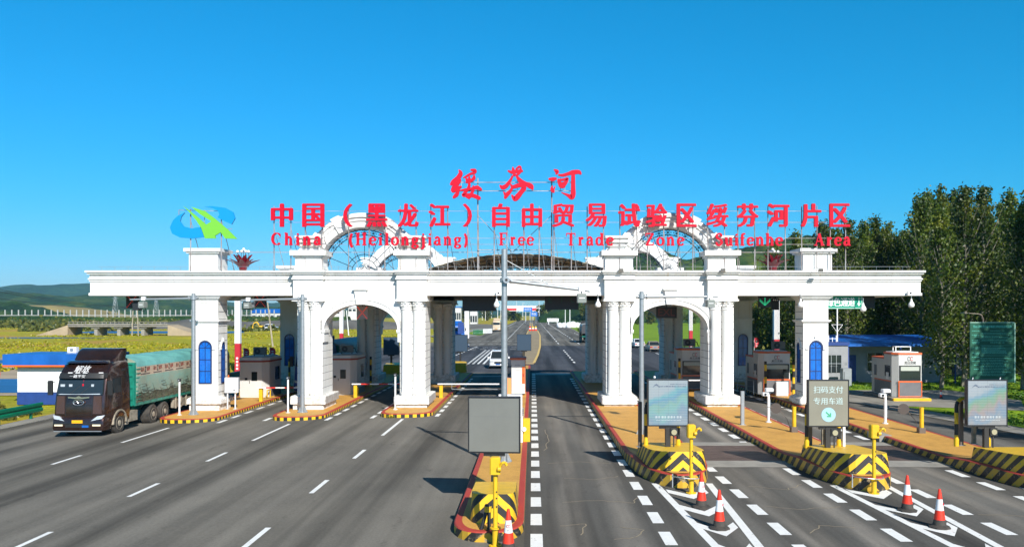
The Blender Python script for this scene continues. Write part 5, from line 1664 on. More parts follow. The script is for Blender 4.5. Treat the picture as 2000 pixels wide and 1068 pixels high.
def kiosk_b(label, loc, w=1.75, ln=3.4, h=2.8, ac=False):
    """kiosk with its big window towards the camera"""
    t = thing('toll_kiosk', label, 'toll booth', loc, 0, 'toll kiosks on the islands')
    hw = w / 2
    def P(z, e=0): return [(-hw - e, .35 - e, z), (-hw + .3 - e, -e, z), (hw + e, -e, z), (hw + e, 1.5, z), (-hw - e, 1.5, z)]
    q = MB(); q.loft([P(0), P(h - .12)]); q.box(-hw, hw, 1.502, ln, 0, h - .45)
    q.build('body', M_PANEL, t)
    q = MB(); q.loft([P(h - .12, .03), P(h, .02)]); q.box(-hw - .02, hw + .02, 1.535, ln + .03, h - .45, h - .36)
    q.build('roof', mat('orange_roof_trim', (.62, .12, .03), .5), t)
    q = MB(); q.loft([P(h + .001, -.12), P(h + .05, -.16)]); q.build('roof_top', M_PLASTW, t)
    q = MB(); q.box(-hw + .36, hw - .1, -.03, -.001, 1.08, 1.95); wn_ = q.build('front_window', M_GLASS, t)
    q = MB(); 
    for a, b, c, d in ((-hw + .33, hw - .07, 1.95, 1.99), (-hw + .33, hw - .07, 1.04, 1.08), (-hw + .33, -hw + .37, 1.04, 1.99), (hw - .11, hw - .07, 1.04, 1.99)): q.box(a, b, -.04, -.002, c, d)
    q.build('frame', M_DARK, wn_)
    q = MB(); q.box(-hw + .42, hw - .16, -.034, -.031, 1.66, 1.92); q.build('blind', mat('pale_blind', (.45, .48, .42), .6), wn_)
    q = MB(); q.box(-hw + .34, hw - .04, -.03, -.001, .08, .92); q.build('lower_panel', M_GREYP, t)
    q = MB(); q.box(-hw - .012, -hw - .001, .5, ln - .45, .05, .92); q.build('side_skirt', M_GREYP, t)
    q = MB()
    q.box(-hw + .25, hw + .012, -.04, -.002, .925, 1.01); q.bar((-hw + .30, -.02, .0), (-hw + .30, -.02, .92), .05, .05); q.bar((hw - .01, -.02, 0), (hw - .01, -.02, .92), .05, .05)
    q.box(-hw - .02, -hw - .002, .4, ln - .45, .93, 1.0); q.box(-hw + .25, hw, -.04, -.002, .0, .05)
    q.build('orange_trim', M_ORANGE, t)
    q = MB(); q.box(-hw - .012, -hw - .001, .55, 1.35, 1.25, 1.95); s_w = q.build('side_window', M_GLASS, t)
    q = MB(); q.box(-hw - .02, -hw - .013, .75, 1.15, 1.08, 1.5); q.build('hatch', M_PLASTW, s_w)
    q = MB(); q.box(-hw - .012, -hw - .001, 2.6, 3.0, 1.2, 1.9); q.build('rear_window', M_GREYP, t)
    logo_text(t, -.32 + .1, .42 + .1, 2.18, -.002, .8)
    return t
K7 = kiosk_b('bright white kiosk with orange trim standing apart before the trees', (at(1773, 52.0), 52.0, .24))
q = MB()
for a, b in (((-.5, .6), (.45, .6)), ((-.5, 1.0), (.45, 1.0)), ((-.5, .6), (-.5, 1.0)), ((.45, .6), (.45, 1.0))):
    q.bar((*a, 3.16), (*b, 3.16), .04, .04); q.bar((*a, 2.86), (*a, 3.16), .05, .05)
q.bar((-.5, .6, 2.88), (.45, .6, 2.88), .04, .04)
q.build('roof_rack', M_PLASTW, K7)
K6 = kiosk_b('shaded kiosk with a knot emblem left of the right column', (at(1513, 53.5), 53.5, .25), w=2.0)
K5 = kiosk_b('shaded kiosk with a knot emblem half behind the right arch pier', (at(1353, 57), 57, .25), w=2.1, h=2.85)
dup(ac0, (at(1520, 54.4), 54.4, .25 + 2.86), 0, 'dark roof unit on the kiosk left of the right column')
dup(ac0, (at(1346, 58), 58, .25 + 2.91), 0, 'dark roof unit on the kiosk in the right arch')
# ticket machine kiosk on the centre island
t = thing('ticket_machine', 'tall white and orange machine cabinet on the centre island', 'ticket machine', (at(1012, 53), 53, .25))
q = MB(); q.bbox(-.45, .45, 0, 1.9, 0.1, 2.3, .03); q.build('body', M_PANEL, t)
q = MB(); q.bbox(-.52, .52, -.1, 2.0, 2.3, 2.42, .03); q.build('roof', mat('orange_roof_trim', (.5, .1, .03)), t)
q = MB(); q.box(.25, .44, -.012, -.001, .75, 1.85); q.box(.451, .465, .1, 1.8, .1, 2.25); q.build('orange_side', M_ORANGE, t)
q = MB(); q.box(.3, .38, -.03, -.013, 1.2, 1.4); q.build('slot', mat('slot_red', (.4, .05, .02)), t)
q = MB(); q.bbox(-.75, -.46, .0, 1.2, 0, 1.1, .03); q.build('side_cabinet', mat('pale_orange', (.75, .33, .12), .5), t)
q = MB(); add_text(q, '龙江交投', -.2, .1, 1.9, 1.98, -.008, 0); q.box(-.15, .12, -.008, -.001, 1.6, 1.61); q.build('lettering', M_GREYP, t)
t = thing('fee_display', 'white framed brown fee display behind the blank grey screen', 'display', (at(997, 33.5), 33.5, .25), 0)
q = MB(); q.box(-.42, .42, 0, .15, 1.1, 1.9); q.build('display', mat('brown_display', (.17, .10, .05), .5), t)
q = MB()
for a, b, c, d in ((-.48, .48, 1.9, 1.96), (-.48, .48, 1.04, 1.1), (-.48, -.42, 1.1, 1.9), (.42, .48, 1.1, 1.9)): q.box(a, b, -.03, .18, c, d)
q.box(.42, .5, 0, .1, 0, 1.04); q.box(-.5, -.42, 0, .1, 0, 1.04)
q.build('frame', M_PLASTW, t)
q = MB(); add_text(q, '绿色通道\n请刷卡', -.3, .3, 1.25, 1.75, -.006, 0); q.build('led_lettering', mat('amber_led', (.5, .18, .06), .5), t)
q = MB(); q.box(.52, .8, .2, .5, 0, .95); q.build('yellow_box', M_YEL, t)
q = MB(); q.cyl((.56, -.06, .55), (.56, -.02, .55), .09, n=14); q.build('round_eye', M_PLASTW, t)
t = thing('metal_box', 'small grey grated box on the centre island', 'box', (at(1019, 42), 42, .25))
q = MB(); q.bbox(-.12, .12, -.12, .12, 0, .45, .01); q.build('case', M_DUST, t)
for k in range(4):
    q = MB(); q.box(-.09, .09, -.125, -.1205, .08 + k * .09, .12 + k * .09); q.build('vent', M_DARK, t)

# striped posts by the kiosks
def band_post(label, loc, h=2.2):
    t = thing('banded_post', label, 'post', loc, 0, 'black and yellow banded posts by the kiosks')
    q = MB(); uv_pipe(q, [(0, 0, 0), (0, 0, h)], .085); q.build('post', M_BAND, t)
    q = MB(); q.cyl((0, 0, h), (0, 0, h + .01), .085, n=12); q.build('cap', M_BLACK, t)
    return t
g0 = band_post('banded post at the left corner of the kiosk left of the right column', (at(1495, 52.7), 52.7, .25))
dup(g0, (at(1550, 52.5), 52.5, .25), 0, 'banded post at the right corner of the kiosk left of the right column')
dup(g0, (at(1327, 56.2), 56.2, .25), 0, 'banded post beside the kiosk in the right arch')
dup(g0, (at(724, 60.5), 60.5, .15), 0, 'dark banded post behind the kiosk in the left arch')
dup(g0, (at(565, 60.5), 60.5, 0), 0, 'dark banded post behind the second pier')
t = thing('meter_box', 'white meter box in front of the kiosk left of the right column', 'box', (at(1528, 52.3), 52.3, .25))
q = MB(); q.bbox(-.38, .38, 0, .35, .03, .92, .02); b_ = q.build('case', M_PLASTW, t)
q = MB(); q.box(-.33, -.31, -.012, -.001, .1, .86); q.box(.2, .26, -.02, -.001, .45, .52); q.build('door_edge', M_STEEL, b_)
t = thing('handrail', 'low steel handrail beside the kiosk left of the right column', 'rail', (at(1470, 54), 54, .2))
q = MB()
q.bar((-.9, 2.6, .9), (.1, .1, .9), .04, .04); q.bar((-.9, 2.6, .5), (.1, .1, .5), .03, .03)
for k in range(4): q.bar((-.9 + k * .33, 2.6 - k * .83, 0), (-.9 + k * .33, 2.6 - k * .83, .9), .035, .035)
q.build('rail', M_STEEL, t)

# boom barriers
def boom(label, loc, ln, white=False):
    t = thing('boom_barrier', label, 'boom barrier', loc, 0, 'boom barriers across the lanes')
    q = MB(); q.bbox(-.11, .11, -.11, .11, 0, .82, .02); q.build('drive_cabinet', M_YEL, t)
    q = MB(); n = 6
    for a, b in (((0, -.2), 0), ):
        u = 0
        y = -.2
        for (z0, z1) in ((.84, .915),):
            q.face([(-.2, y, z0), (ln, y, z0), (ln, y, z1), (-.2, y, z1)], 0, [(0, 0), (ln, 0), (ln, 0), (0, 0)])
            q.face([(-.2, y + .05, z0), (ln, y + .05, z0), (ln, y + .05, z1), (-.2, y + .05, z1)], 0, [(0, 0), (ln, 0), (ln, 0), (0, 0)])
            q.face([(-.2, y, z1), (ln, y, z1), (ln, y + .05, z1), (-.2, y + .05, z1)], 0, [(0, 0), (ln, 0), (ln, 0), (0, 0)])
            q.face([(-.2, y, z0), (ln, y, z0), (ln, y + .05, z0), (-.2, y + .05, z0)], 0, [(0, 0), (ln, 0), (ln, 0), (0, 0)])
            q.face([(ln, y, z0), (ln, y + .05, z0), (ln, y + .05, z1), (ln, y, z1)], 0, [(0, 0)] * 4)
    q.build('boom', M_PLASTW if white else M_BOOM, t)
    return t
boom('red and white boom across the lane left of the second pier', (-17.1, 51.6, gz(-17) + .2), 3.5)
boom('red and white boom across the lane in the left arch', (-11.45, 53.0, gz(-11.4) + .2), 3.3)
bb = boom('plain white boom left of the tallest mast', (-5.8, 52, .2), 3.7, True)
q = MB(); q.bar((.7, -.18, .55), (3.6, -.18, .55), .03, .03); q.bar((.7, -.18, .55), (.7, -.18, .82), .03, .03); q.build('skirt_rail', M_STEEL, bb)
boom('white boom with red ends beside the kiosk in the right arch', (9.6, 54.3, .25), 2.4, True)

# lane signals and LED boards under the canopy
def led_box(label, px, pya, pyb, w_px, Y, kind, name='lane_signal', cat='lane signal', grp='lane signals under the canopy'):
    w = w_px * Y / 1600; za, zb_ = pz(pya, Y), pz(pyb, Y)
    t = thing(name, label, cat, (at(px, Y), Y, zb_), 0, grp)
    h = za - zb_
    q = MB(); q.bbox(-w / 2, w / 2, 0, .14, 0, h, .01); c_ = q.build('case', M_DARK if kind != 'xb' else mat('grey_signal_face', (.30, .25, .22), .6), t)
    q = MB(); q.bar((0, .07, h), (0, .07, max(h + .1, 7.2 - zb_)), .05, .05); q.build('hanger', M_DARK, t)
    if kind in ('x', 'xb'):
        q = MB(); m = h * .86
        n = 9
        for i in range(n):
            tt = -m / 2 + m * i / (n - 1)
            for s_ in (-1, 1): q.sph((tt * w / h * .95, -.012, h / 2 + s_ * tt), .035 if kind == 'xb' else .028, 6, 4)
        q.build('red_cross', M_LEDRED, c_)
    if kind == 'down':
        q = MB()
        for i in range(7):
            q.sph((0, -.012, h * .2 + i * h * .1), .025, 6, 4)
            if i < 5:
                for s_ in (-1, 1):
                    q.sph((s_ * (.05 + .06 * i), -.012, h * .22 + i * h * .085), .025, 6, 4); q.sph((s_ * (.05 + .06 * i), -.012, h * .34 + i * h * .085), .022, 6, 4)
        q.build('green_arrow', M_LEDGREEN, c_)
    return t, w, h, c_
led_box('signal box with a bright red cross at the top of the left arch', 707.5, 598, 623, 22, 47.9, 'xb')
led_box('dark signal box with a red cross between the left column and second pier', 508, 574, 600, 23, 49, 'x')
led_box('dark signal box with a red cross left of the left column', 258, 574, 602, 24, 49, 'x')
led_box('signal box with a green down arrow left of the right column', 1494, 578, 600, 24, 49, 'down')
t, w, h, c_ = led_box('black lamp box above the red and white post', 1514.5, 582, 605, 15, 50, '', 'lamp_box', 'lamp')
q = MB()
for k in (-1, 0, 1): q.sph((k * .12, -.02, h - .12), .045, 8, 5)
q.build('lamp_bulb', M_GLOBE, c_)
t, w, h, c_ = led_box('black display board with dim green letters over the middle lane', 1097, 574, 604.5, 66, 49, '', 'display_board', 'display board', 'display boards')
q = MB()
add_text(q, 'E', -.78, -.60, .42, .78, -.006); add_text(q, 'T', -.09, .09, .42, .78, -.006); add_text(q, 'C', .55, .75, .42, .78, -.006)
q.build('dim_letters', mat('dim_green', (.004, .06, .035), .5), c_)
led_box('blank black display board left of the tallest mast', 936, 574, 607.5, 66, 49, '', 'display_board', 'display board', 'display boards')
t, w, h, c_ = led_box('dark display board with dim red letters in the right arch', 1302, 599, 621, 40, 49.5, '', 'display_board', 'display board', 'display boards')
q = MB(); add_text(q, 'EXL', -.5, .5, .14, .56, -.006); q.build('dim_letters', mat('dim_red', (.16, .04, .03), .5), c_)
led_box('dark signal box with a green lattice cross right of the green lane sign', 1697, 577, 602, 23, 48, '', 'lane_signal')
t = thing('lane_sign', 'green lane sign with white characters and a down arrow right of the right column', 'sign', (at(1643, 47.2), 47.2, pz(603, 47.2)))
w, h = 84 * 47.2 / 1600, 27 * 47.2 / 1600
q = MB(); q.box(-w / 2, w / 2, 0, .08, 0, h); pnl = q.build('panel', M_SIGNGREEN, t)
q = MB()
for a, b, c, d in ((-w / 2 + .04, w / 2 - .04, .03, .05), (-w / 2 + .04, w / 2 - .04, h - .05, h - .03), (w / 2 - .06, w / 2 - .04, .05, h - .05), (-w / 2 + .04, -w / 2 + .06, .05, h - .05)): q.box(a, b, -.006, -.001, c, d)
add_text(q, '绿色通道', -w / 2 + .38, w / 2 - .45, .14, h - .14, -.006, 0, (-.03, -.015, 0, .015, .03))
q.xz([(w / 2 - .24, h - .14), (w / 2 - .20, h - .14), (w / 2 - .20, .32), (w / 2 - .12, .32), (w / 2 - .22, .14), (w / 2 - .32, .32), (w / 2 - .24, .32)], -.006, -.002)
q.build('lettering', mat('sign_white', (.85, .9, .87), .4), pnl)
q = MB()
for x_ in (-w / 2 + .3, w / 2 - .3): q.bar((x_, .04, h), (x_, .04, h + .9), .05, .05)
q.build('hanger', M_DARK, t)

# bulbs hanging under the beam
def bulb(label, px, Y=46.6):
    t = thing('bulb_lamp', label, 'lamp', (at(px, Y), Y, 5.95), 0, 'white bulb lamps along the beam')
    q = MB(); q.lathe([(.03, .42), (.05, .36), (.06, .28), (.14, .16), (.17, .06), (.15, -.03), (.08, -.09), (.02, -.1)][::-1], (0, 0, 0), 16); q.build('bulb', M_GLOBE, t, smooth=60)
    q = MB(); q.cyl((0, 0, .4), (0, 0, .68), .02, n=6); q.bar((0, 0, .66), (0, .4, .66), .03, .03); q.build('bracket', M_STEEL, t)
    return t
u0 = bulb('white bulb lamp just left of the tallest mast', 970)
for px, lab in ((1168, 'white bulb lamp under the beam left of the right arch'), (1564, 'white bulb lamp under the beam left of the right column'), (1780, 'white bulb lamp under the right end of the beam'), (1686, 'white bulb lamp below the green lane sign')):
    dup(u0, (at(px, 46.6), 46.6, 5.95 if px != 1686 else 5.72), 0, lab)
for px, lab in ((1776, 'small white camera box above the rightmost bulb'), (973, 'small white camera box above the bulb beside the tallest mast')):
    t = thing('camera_box', lab, 'camera', (at(px, 46.7), 46.68, 6.55), 0)
    q = MB(); q.bbox(-.13, .13, -.1, .1, 0, .24, .02); b_ = q.build('case', M_PLASTW, t)
    q = MB(); q.cyl((.02, -.1, .14), (.02, -.125, .14), .05, n=10); q.build('lens', M_DARK, b_)
def spot(label, px):
    t = thing('floodlight', label, 'floodlight', (at(px, 46.5), 46.35, 7.74), 0, 'small floodlights clipped to the cornice')
    q = MB(); q.tube([(-.12, .3, .3), (-.02, -.1, .42), (.1, -.22, .3)], .014, 5); q.build('bracket', M_STEEL, t)
    q = MB(); q.loft([[(x, y, z) for x, y, z in ((0, -.3, .12), (.3, -.3, .12), (.28, -.42, .3), (.02, -.42, .3))], [(x, y, z) for x, y, z in ((.05, -.14, .16), (.25, -.14, .16), (.24, -.22, .32), (.06, -.22, .32))]])
    q.build('lamp_head', M_STEEL, t)
    return t
f0 = spot('small floodlight on the cornice over the right column', 1592)
dup(f0, (at(1403, 46.5), 46.35, 7.74), 0, 'small floodlight on the cornice over the right pier of the right arch')
dup(f0, (at(1206, 46.5), 46.35, 7.74), 0, 'small floodlight on the cornice over the left pier of the right arch')

# green notice board
t = thing('notice_board', 'tall dark green toll notice board with rows of small white writing before the trees', 'notice board', (at(1938, 42), 42, 0), R(-6))
w, h, zb_ = 2.15, 3.05, 2.0
q = MB(); q.box(-w / 2, w / 2, 0, .1, zb_, zb_ + h); pb = q.build('panel', M_DKGREEN, t)
q = MB(); q.box(w / 2 + .001, w / 2 + .04, -.02, .12, zb_, zb_ + h); q.box(-w / 2, w / 2, -.01, .11, zb_ + h + .001, zb_ + h + .03); q.build('sunlit_rim', mat('sunlit_green_edge', (.45, .7, .55), .4), pb)  # pale strips paint the sun catching the right and top edges
M_BT = mat('board_text', (.10, .48, .38), .5)
q = MB()
add_text(q, '黑龙江省收费公路车辆通行费收费标准公示牌', -w / 2 + .14, w / 2 - .14, zb_ + h - .26, zb_ + h - .13, -.006, 0, (-.03, 0, .03))
add_text(q, '客车收费标准（元）', -.1, .6, zb_ + h - .44, zb_ + h - .38, -.006); add_text(q, '货车收费标准（元）', -.1, .6, zb_ + h * .655, zb_ + h * .68, -.006)
random.seed(11)
def words(x0, x1, z, hh):
    x = x0
    while x < x1 - .03:
        l = random.uniform(.02, .09); q.box(x, min(x1, x + l), -.006, -.0015, z, z + hh); x += l + random.uniform(.008, .03)
for zz in (.86, .79, .765, .70, .672, .65, .58, .56, .49, .465, .42, .35, .285, .215): words(-w / 2 + .08 + (.1 if int(zz * 1000) % 2 else 0), -w / 2 + .46, zb_ + h * zz, .022)
for zz in (.83, .80, .74, .72, .69, .62, .58, .56, .54, .52, .50, .48, .46, .44): q.box(-w / 2 + .5, w / 2 - .1, -.005, -.0015, zb_ + h * zz, zb_ + h * zz + .008)
for zz in (.815, .77, .755, .705, .60, .57, .548, .528, .508, .488): words(-w / 2 + .56, w / 2 - .3 - random.random() * .5, zb_ + h * zz, .02)
for k in range(12): words(-w / 2 + .5, w / 2 - .1 - random.random() * .5, zb_ + h * (.40 - k * .026), .022)
q.build('lettering', M_BT, pb)
for x_ in (-.55, .55):
    q = MB(); q.cyl((x_, .16, 0), (x_, .16, zb_ + .5), .075, n=12); q.build('leg', M_PLASTW, t)

# ------------------------------------------------------------------ vehicles
def wheel(t, x, y, r, w, side, m_rim=None, name='wheel'):
    q = MB()
    prof = [(r * .62, -w / 2), (r * .93, -w / 2), (r, -w / 2 + .04), (r, w / 2 - .04), (r * .93, w / 2), (r * .62, w / 2)]
    n = 22
    q.loft([[(x + z * side, y + rr * math.cos(2 * math.pi * i / n), r + rr * math.sin(2 * math.pi * i / n)) for i in range(n)] for rr, z in prof])
    tyre = q.build(name, M_RUBBER, t, smooth=35)
    q = MB()
    q.loft([[(x + z * side, y + rr * math.cos(2 * math.pi * i / n), r + rr * math.sin(2 * math.pi * i / n)) for i in range(n)] for rr, z in
            [(r * .63, w / 2 - .01), (r * .58, w / 2 + .01), (r * .52, w / 2 - .07), (r * .3, w / 2 - .05), (r * .26, w / 2 + .03), (r * .1, w / 2 + .05)]])
    for k in range(8):
        a = k * math.pi / 4
        q.cyl((x + (w / 2 - .06) * side, y + r * .4 * math.cos(a), r + r * .4 * math.sin(a)), (x + (w / 2 - .03) * side, y + r * .4 * math.cos(a), r + r * .4 * math.sin(a)), .022, n=6)
    q.build('rim', m_rim or M_DUST, tyre, smooth=35)
    return tyre
M_BRONZE = mat('bronze_metallic', (.10, .048, .036), .22, .75, vary=.3, vscale=(1.5, 1.5, 1.5), col2=(.045, .026, .024), coat=.8)
M_CABTRIM = mat('cab_black_trim', (.02, .02, .02), .45)
M_HEAD = mat('headlight_glass', (.62, .64, .66), .15, .3)
M_TARP = mat('tarp_teal', (.19, .33, .27), .55, vary=.45, vscale=(1.6, 1.2, 1.6), col2=(.26, .30, .22), bump=.9, bscale=3)
M_TARPTOP = mat('tarp_top_teal', (.16, .45, .42), .5, vary=.3, vscale=(1, 1, 1), bump=.8, bscale=2.5)
M_TARPBAND = mat('tarp_tan_band', (.50, .38, .27), .6, vary=.2, vscale=(2, 2, 2), bump=.5, bscale=4)
M_ROPE = mat('dark_rope', (.08, .07, .05), .8)  # plain dark rope colour for all the lashings
M_GREENBED = mat('green_trailer_paint', (.01, .24, .17), .45, vary=.4, vscale=(3, 3, 3))
def rrect(hw, y0, y1, z, c):
    return [(-hw + c, y0, z), (hw - c, y0, z), (hw - c * .35, y0 + c * .25, z), (hw, y0 + c, z), (hw, y1, z), (-hw, y1, z), (-hw, y0 + c, z), (-hw + c * .35, y0 + c * .25, z)]
def truck(label, loc, rz=0, cab=M_BRONZE, top=M_TARPTOP, side=M_TARP, band=True, detail=True, length=13.0, group='cargo trucks at the gate'):
    t = thing('cargo_truck', label, 'truck', loc, rz, group)
    q = MB()
    q.loft([rrect(1.16, .10, 2.35, .42, .10), rrect(1.22, 0.03, 2.35, .62, .16), rrect(1.24, 0.0, 2.35, 1.0, .2), rrect(1.24, .02, 2.35, 1.5, .22), rrect(1.23, .10, 2.35, 2.05, .24),
            rrect(1.21, .32, 2.35, 2.78, .24), rrect(1.20, .26, 2.35, 2.82, .26), rrect(1.19, .40, 2.35, 3.05, .28), rrect(1.15, .62, 2.35, 3.38, .3), rrect(1.06, .95, 2.35, 3.52, .3)])
    body = q.build('cab', cab, t, smooth=38)
    q = MB(); q.loft([rrect(.98, 1.15, 2.42, 3.50, .2), rrect(1.06, 1.75, 2.42, 3.98, .15), rrect(1.03, 2.0, 2.42, 4.12, .15)]); q.build('wind_deflector', cab, t, smooth=38)
    q = MB(); q.loft([rrect(1.0, .50, 1.0, 3.47, .2), rrect(.9, .7, 1.1, 3.58, .2)]); q.build('sun_hatch', cab, t, smooth=38)
    q = MB()
    q.loft([[(-1.08, .045, 2.02), (1.08, .045, 2.02), (1.12, .25, 2.02), (-1.12, .25, 2.02)], [(-1.03, .275, 2.76), (1.03, .275, 2.76), (1.1, .5, 2.76), (-1.1, .5, 2.76)]])
    ws = q.build('windshield', M_GLASS, t)
    q = MB(); q.loft([rrect(1.15, .12, .8, 2.78, .25), rrect(1.12, .22, .8, 3.02, .25)]); q.build('sun_visor', M_CABTRIM if detail else cab, t, smooth=38)
    if detail:
        q = MB()
        for x in (-.45, .05): q.bar((x, .06, 2.06), (x + .42, .17, 2.42), .02, .02)
        q.build('wiper', M_CABTRIM, ws)
        q = MB(); q.sph((.1, .2, 2.45), .05, 8, 5, sz=1.6); q.bar((.1, .22, 2.5), (.1, .25, 2.74), .01, .01); q.build('red_charm', M_REDSIGN, ws)
        q = MB()
        for x in (-.62, .62): q.bar((x, -.012, 1.02), (x * 1.04, .07, 1.98), .02, .02)
        for z in (1.08, 1.24, 1.52): q.bar((-.6, -.012 + (z - 1) * .03, z), (.6, -.012 + (z - 1) * .03, z), .012, .015)
        q.build('grille_lines', M_CABTRIM, t)
        for s_ in (-1, 1):
            q = MB(); q.loft([[(s_ * .66, -.02, 1.12), (s_ * 1.08, .0, 1.12), (s_ * 1.04, .045, 1.96), (s_ * .68, .04, 1.96)], [(s_ * .66, .1, 1.12), (s_ * 1.08, .1, 1.12), (s_ * 1.04, .14, 1.96), (s_ * .68, .14, 1.96)]])
            q.build('corner_panel', mat('bronze_lit', (.17, .07, .055), .25, .7, coat=.8), t)  # sunlit look of the corner panels put into a lighter bronze
        q = MB(); q.loft([[(-1.0, .035, 2.03), (1.0, .035, 2.03), (.95, .048, 2.07), (-.2, .04, 2.045), (-.9, .045, 2.06)], [(-1.0, .06, 2.03), (1.0, .06, 2.03), (.95, .08, 2.07), (-.2, .07, 2.045), (-.9, .08, 2.06)]])
        for a_, b_ in ((-.95, -.75), (-.55, -.4), (.5, .62)): q.box(a_, b_, .16, .2, 2.3, 2.5)
        q.build('dash_reflection', mat('pale_reflection', (.45, .50, .55), .4), ws)  # whitish dash strip and patches, painted in as reflected light on the glass
        q = MB(); q.box(-1.12, 1.12, -.115, -.10, .30, .335); q.build('bumper_strip', M_STEEL, t)
        for s_ in (-1, 1):
            q = MB()
            def sp_(p, s_=s_): return (s_ * 1.252, p[0] if s_ > 0 else -p[0] + 2.6, p[2])
            add_text(q, '解放', .75, 1.15, 1.38, 1.58, 0, 0, (0, .02), 0, place=sp_); q.build('door_lettering', M_DUST, t)
        q = MB()
        q.tube([(.25 * math.cos(R(a)), -.03, 1.66 + .13 * math.sin(R(a))) for a in range(0, 361, 20)], .022, 5); q.tube([(-.2, -.03, 1.66), (-.07, -.03, 1.71), (0, -.03, 1.61), (.07, -.03, 1.71), (.2, -.03, 1.66)], .02, 5)
        q.xz([(-.5, 1.87), (-.22, 1.83), (.22, 1.83), (.5, 1.87), (.5, 1.93), (.14, 1.90), (.0, 1.96), (-.14, 1.90), (-.5, 1.93)], -.02, .05)
        q.build('emblem', mat('chrome', (.7, .7, .72), .15, .9), t)
        q = MB(); add_text(q, '解放', -.46, .26, 3.06, 3.36, 0, 0, (-.025, 0, .025), shear=.25, place=lambda p: (p[0], .33 + (p[2] - 2.98) * .62, p[2])); q.build('lettering', M_PLASTW, t)
        q = MB(); add_text(q, '一路平安', -.50, .24, 2.81, 2.96, 0, 0, (-.03, 0, .03), place=lambda p: (p[0], .075 + (p[2] - 2.78) * .42, p[2])); q.build('visor_lettering', M_PLASTW, t)
        q = MB()
        for x in (-.5, -.15, .2, .95): q.box(x - .1, x + .1, .17, .22, 3.02, 3.06)
        q.build('marker_lamp', M_PLASTW, t)
    q = MB(); q.loft([rrect(1.2, -.07, .5, .34, .12), rrect(1.24, -.10, .5, .46, .14), rrect(1.24, -.10, .5, .86, .2), rrect(1.23, -.04, .5, .95, .2)]); bp_ = q.build('bumper', cab, t, smooth=38)
    q = MB(); q.box(-.58, .58, -.11, -.09, .50, .63); q.box(-1.1, 1.1, -.09, -.05, .30, .36); q.build('air_intake', M_CABTRIM, bp_)
    for s_ in (-1, 1):
        q = MB(); q.loft([[(s_ * .62, -.115, .80), (s_ * 1.12, -.085, .90), (s_ * 1.22, .02, 1.06), (s_ * .90, -.08, 1.02)], [(s_ * .62, -.02, .80), (s_ * 1.12, .02, .90), (s_ * 1.2, .1, 1.06), (s_ * .90, .02, 1.02)]]); q.build('headlight', M_HEAD, t)
        q = MB(); q.box(*sorted((s_ * .70, s_ * 1.08)), -.125, -.09, .56, .64); q.build('fog_lamp', mat('fog_lamp', (.8, .7, .5), .3), t)
        q = MB(); q.bbox(*sorted((s_ * 1.30, s_ * 1.52)), .05, .20, 2.0, 2.68, .03); q.bar((s_ * 1.2, .2, 2.62), (s_ * 1.4, .12, 2.6), .03, .03); q.bar((s_ * 1.2, .25, 2.1), (s_ * 1.4, .12, 2.1), .03, .03); q.build('mirror', M_CABTRIM, t)
        q = MB(); q.face([(s_ * 1.246, .62, 2.02), (s_ * 1.246, 1.5, 2.02), (s_ * 1.222, 1.5, 2.72), (s_ * 1.222, .75, 2.72)]); q.loft([[(s_ * 1.245, .62, 2.02), (s_ * 1.245, 1.5, 2.02), (s_ * 1.225, 1.45, 2.72), (s_ * 1.225, .80, 2.72)], [(s_ * 1.2, .62, 2.02), (s_ * 1.2, 1.5, 2.02), (s_ * 1.18, 1.45, 2.72), (s_ * 1.18, .80, 2.72)]]); q.build('side_window', M_GLASS, t)
        if detail:
            q = MB()
            for a, b in (((.58, 1.1), (.58, 2.0)), ((1.56, .95), (1.56, 2.75)), ((.58, 1.85), (1.56, 1.85))): q.bar((s_ * 1.238, a[0], a[1]), (s_ * 1.238, b[0], b[1]), .015, .015)
            q.build('door_seam', M_CABTRIM, t)
            q = MB()
            for k in range(9):
                a0, a1 = R(180 * k / 9), R(180 * (k + 1) / 9)
                P = lambda a, r: (1.35 - r * math.cos(a), .52 + r * math.sin(a))
                q.loft([[(x, *P(a0, .60)), (x, *P(a0, .68)), (x, *P(a1, .68)), (x, *P(a1, .60))] for x in (s_ * .9, s_ * 1.29)])
            q.build('fender', M_DUST, t)
            q = MB(); q.box(*sorted((s_ * .8, s_ * 1.22)), 2.3, 3.2, .45, .95); q.box(*sorted((s_ * .7, s_ * 1.2)), 2.05, 2.31, .35, 1.1); q.build('side_tank', M_DUST, t)
            q = MB(); q.box(*sorted((s_ * .85, s_ * 1.2)), .35, .6, .36, .5); q.build('step', M_DUST, t)
    q = MB(); q.box(-.26, .24, -.135, -.112, .70, .84); pl = q.build('number_plate', mat('yellow_plate', (.85, .42, .01), .4), bp_)
    q = MB(); q.box(.22, .52, -.14, -.115, .50, .60); q.build('blue_tag', M_BLUE, bp_)
    # chassis
    q = MB()
    for s_ in (-1, 1): q.box(*sorted((s_ * .35, s_ * .47)), 1.5, 6.6, .72, .95)
    q.box(-.9, .9, 2.5, 3.0, .6, 1.2); q.cyl((-.4, 2.62, 1.0), (-.4, 2.62, 2.9), .09, n=10)
    q.build('chassis', M_DUST, t)
    for y in (1.35, 4.95, 6.3):
        for s_ in (-1, 1):
            wheel(t, s_ * (1.08 if y < 2 else .98), y, .52, .3 if y < 2 else .5, s_)
    # semi-trailer
    y0 = 2.95; y1 = y0 + length
    q = MB(); q.box(-1.22, 1.22, y0, y1, 1.16, 1.32)
    for s_ in (-1, 1): q.box(*sorted((s_ * .4, s_ * .54)), y0 + 1, y1, .85, 1.16)
    bed = q.build('trailer_bed', M_GREENBED, t)
    q = MB(); q.box(-1.22, 1.22, y0 + .02, y0 + .1, 1.32, 3.35)
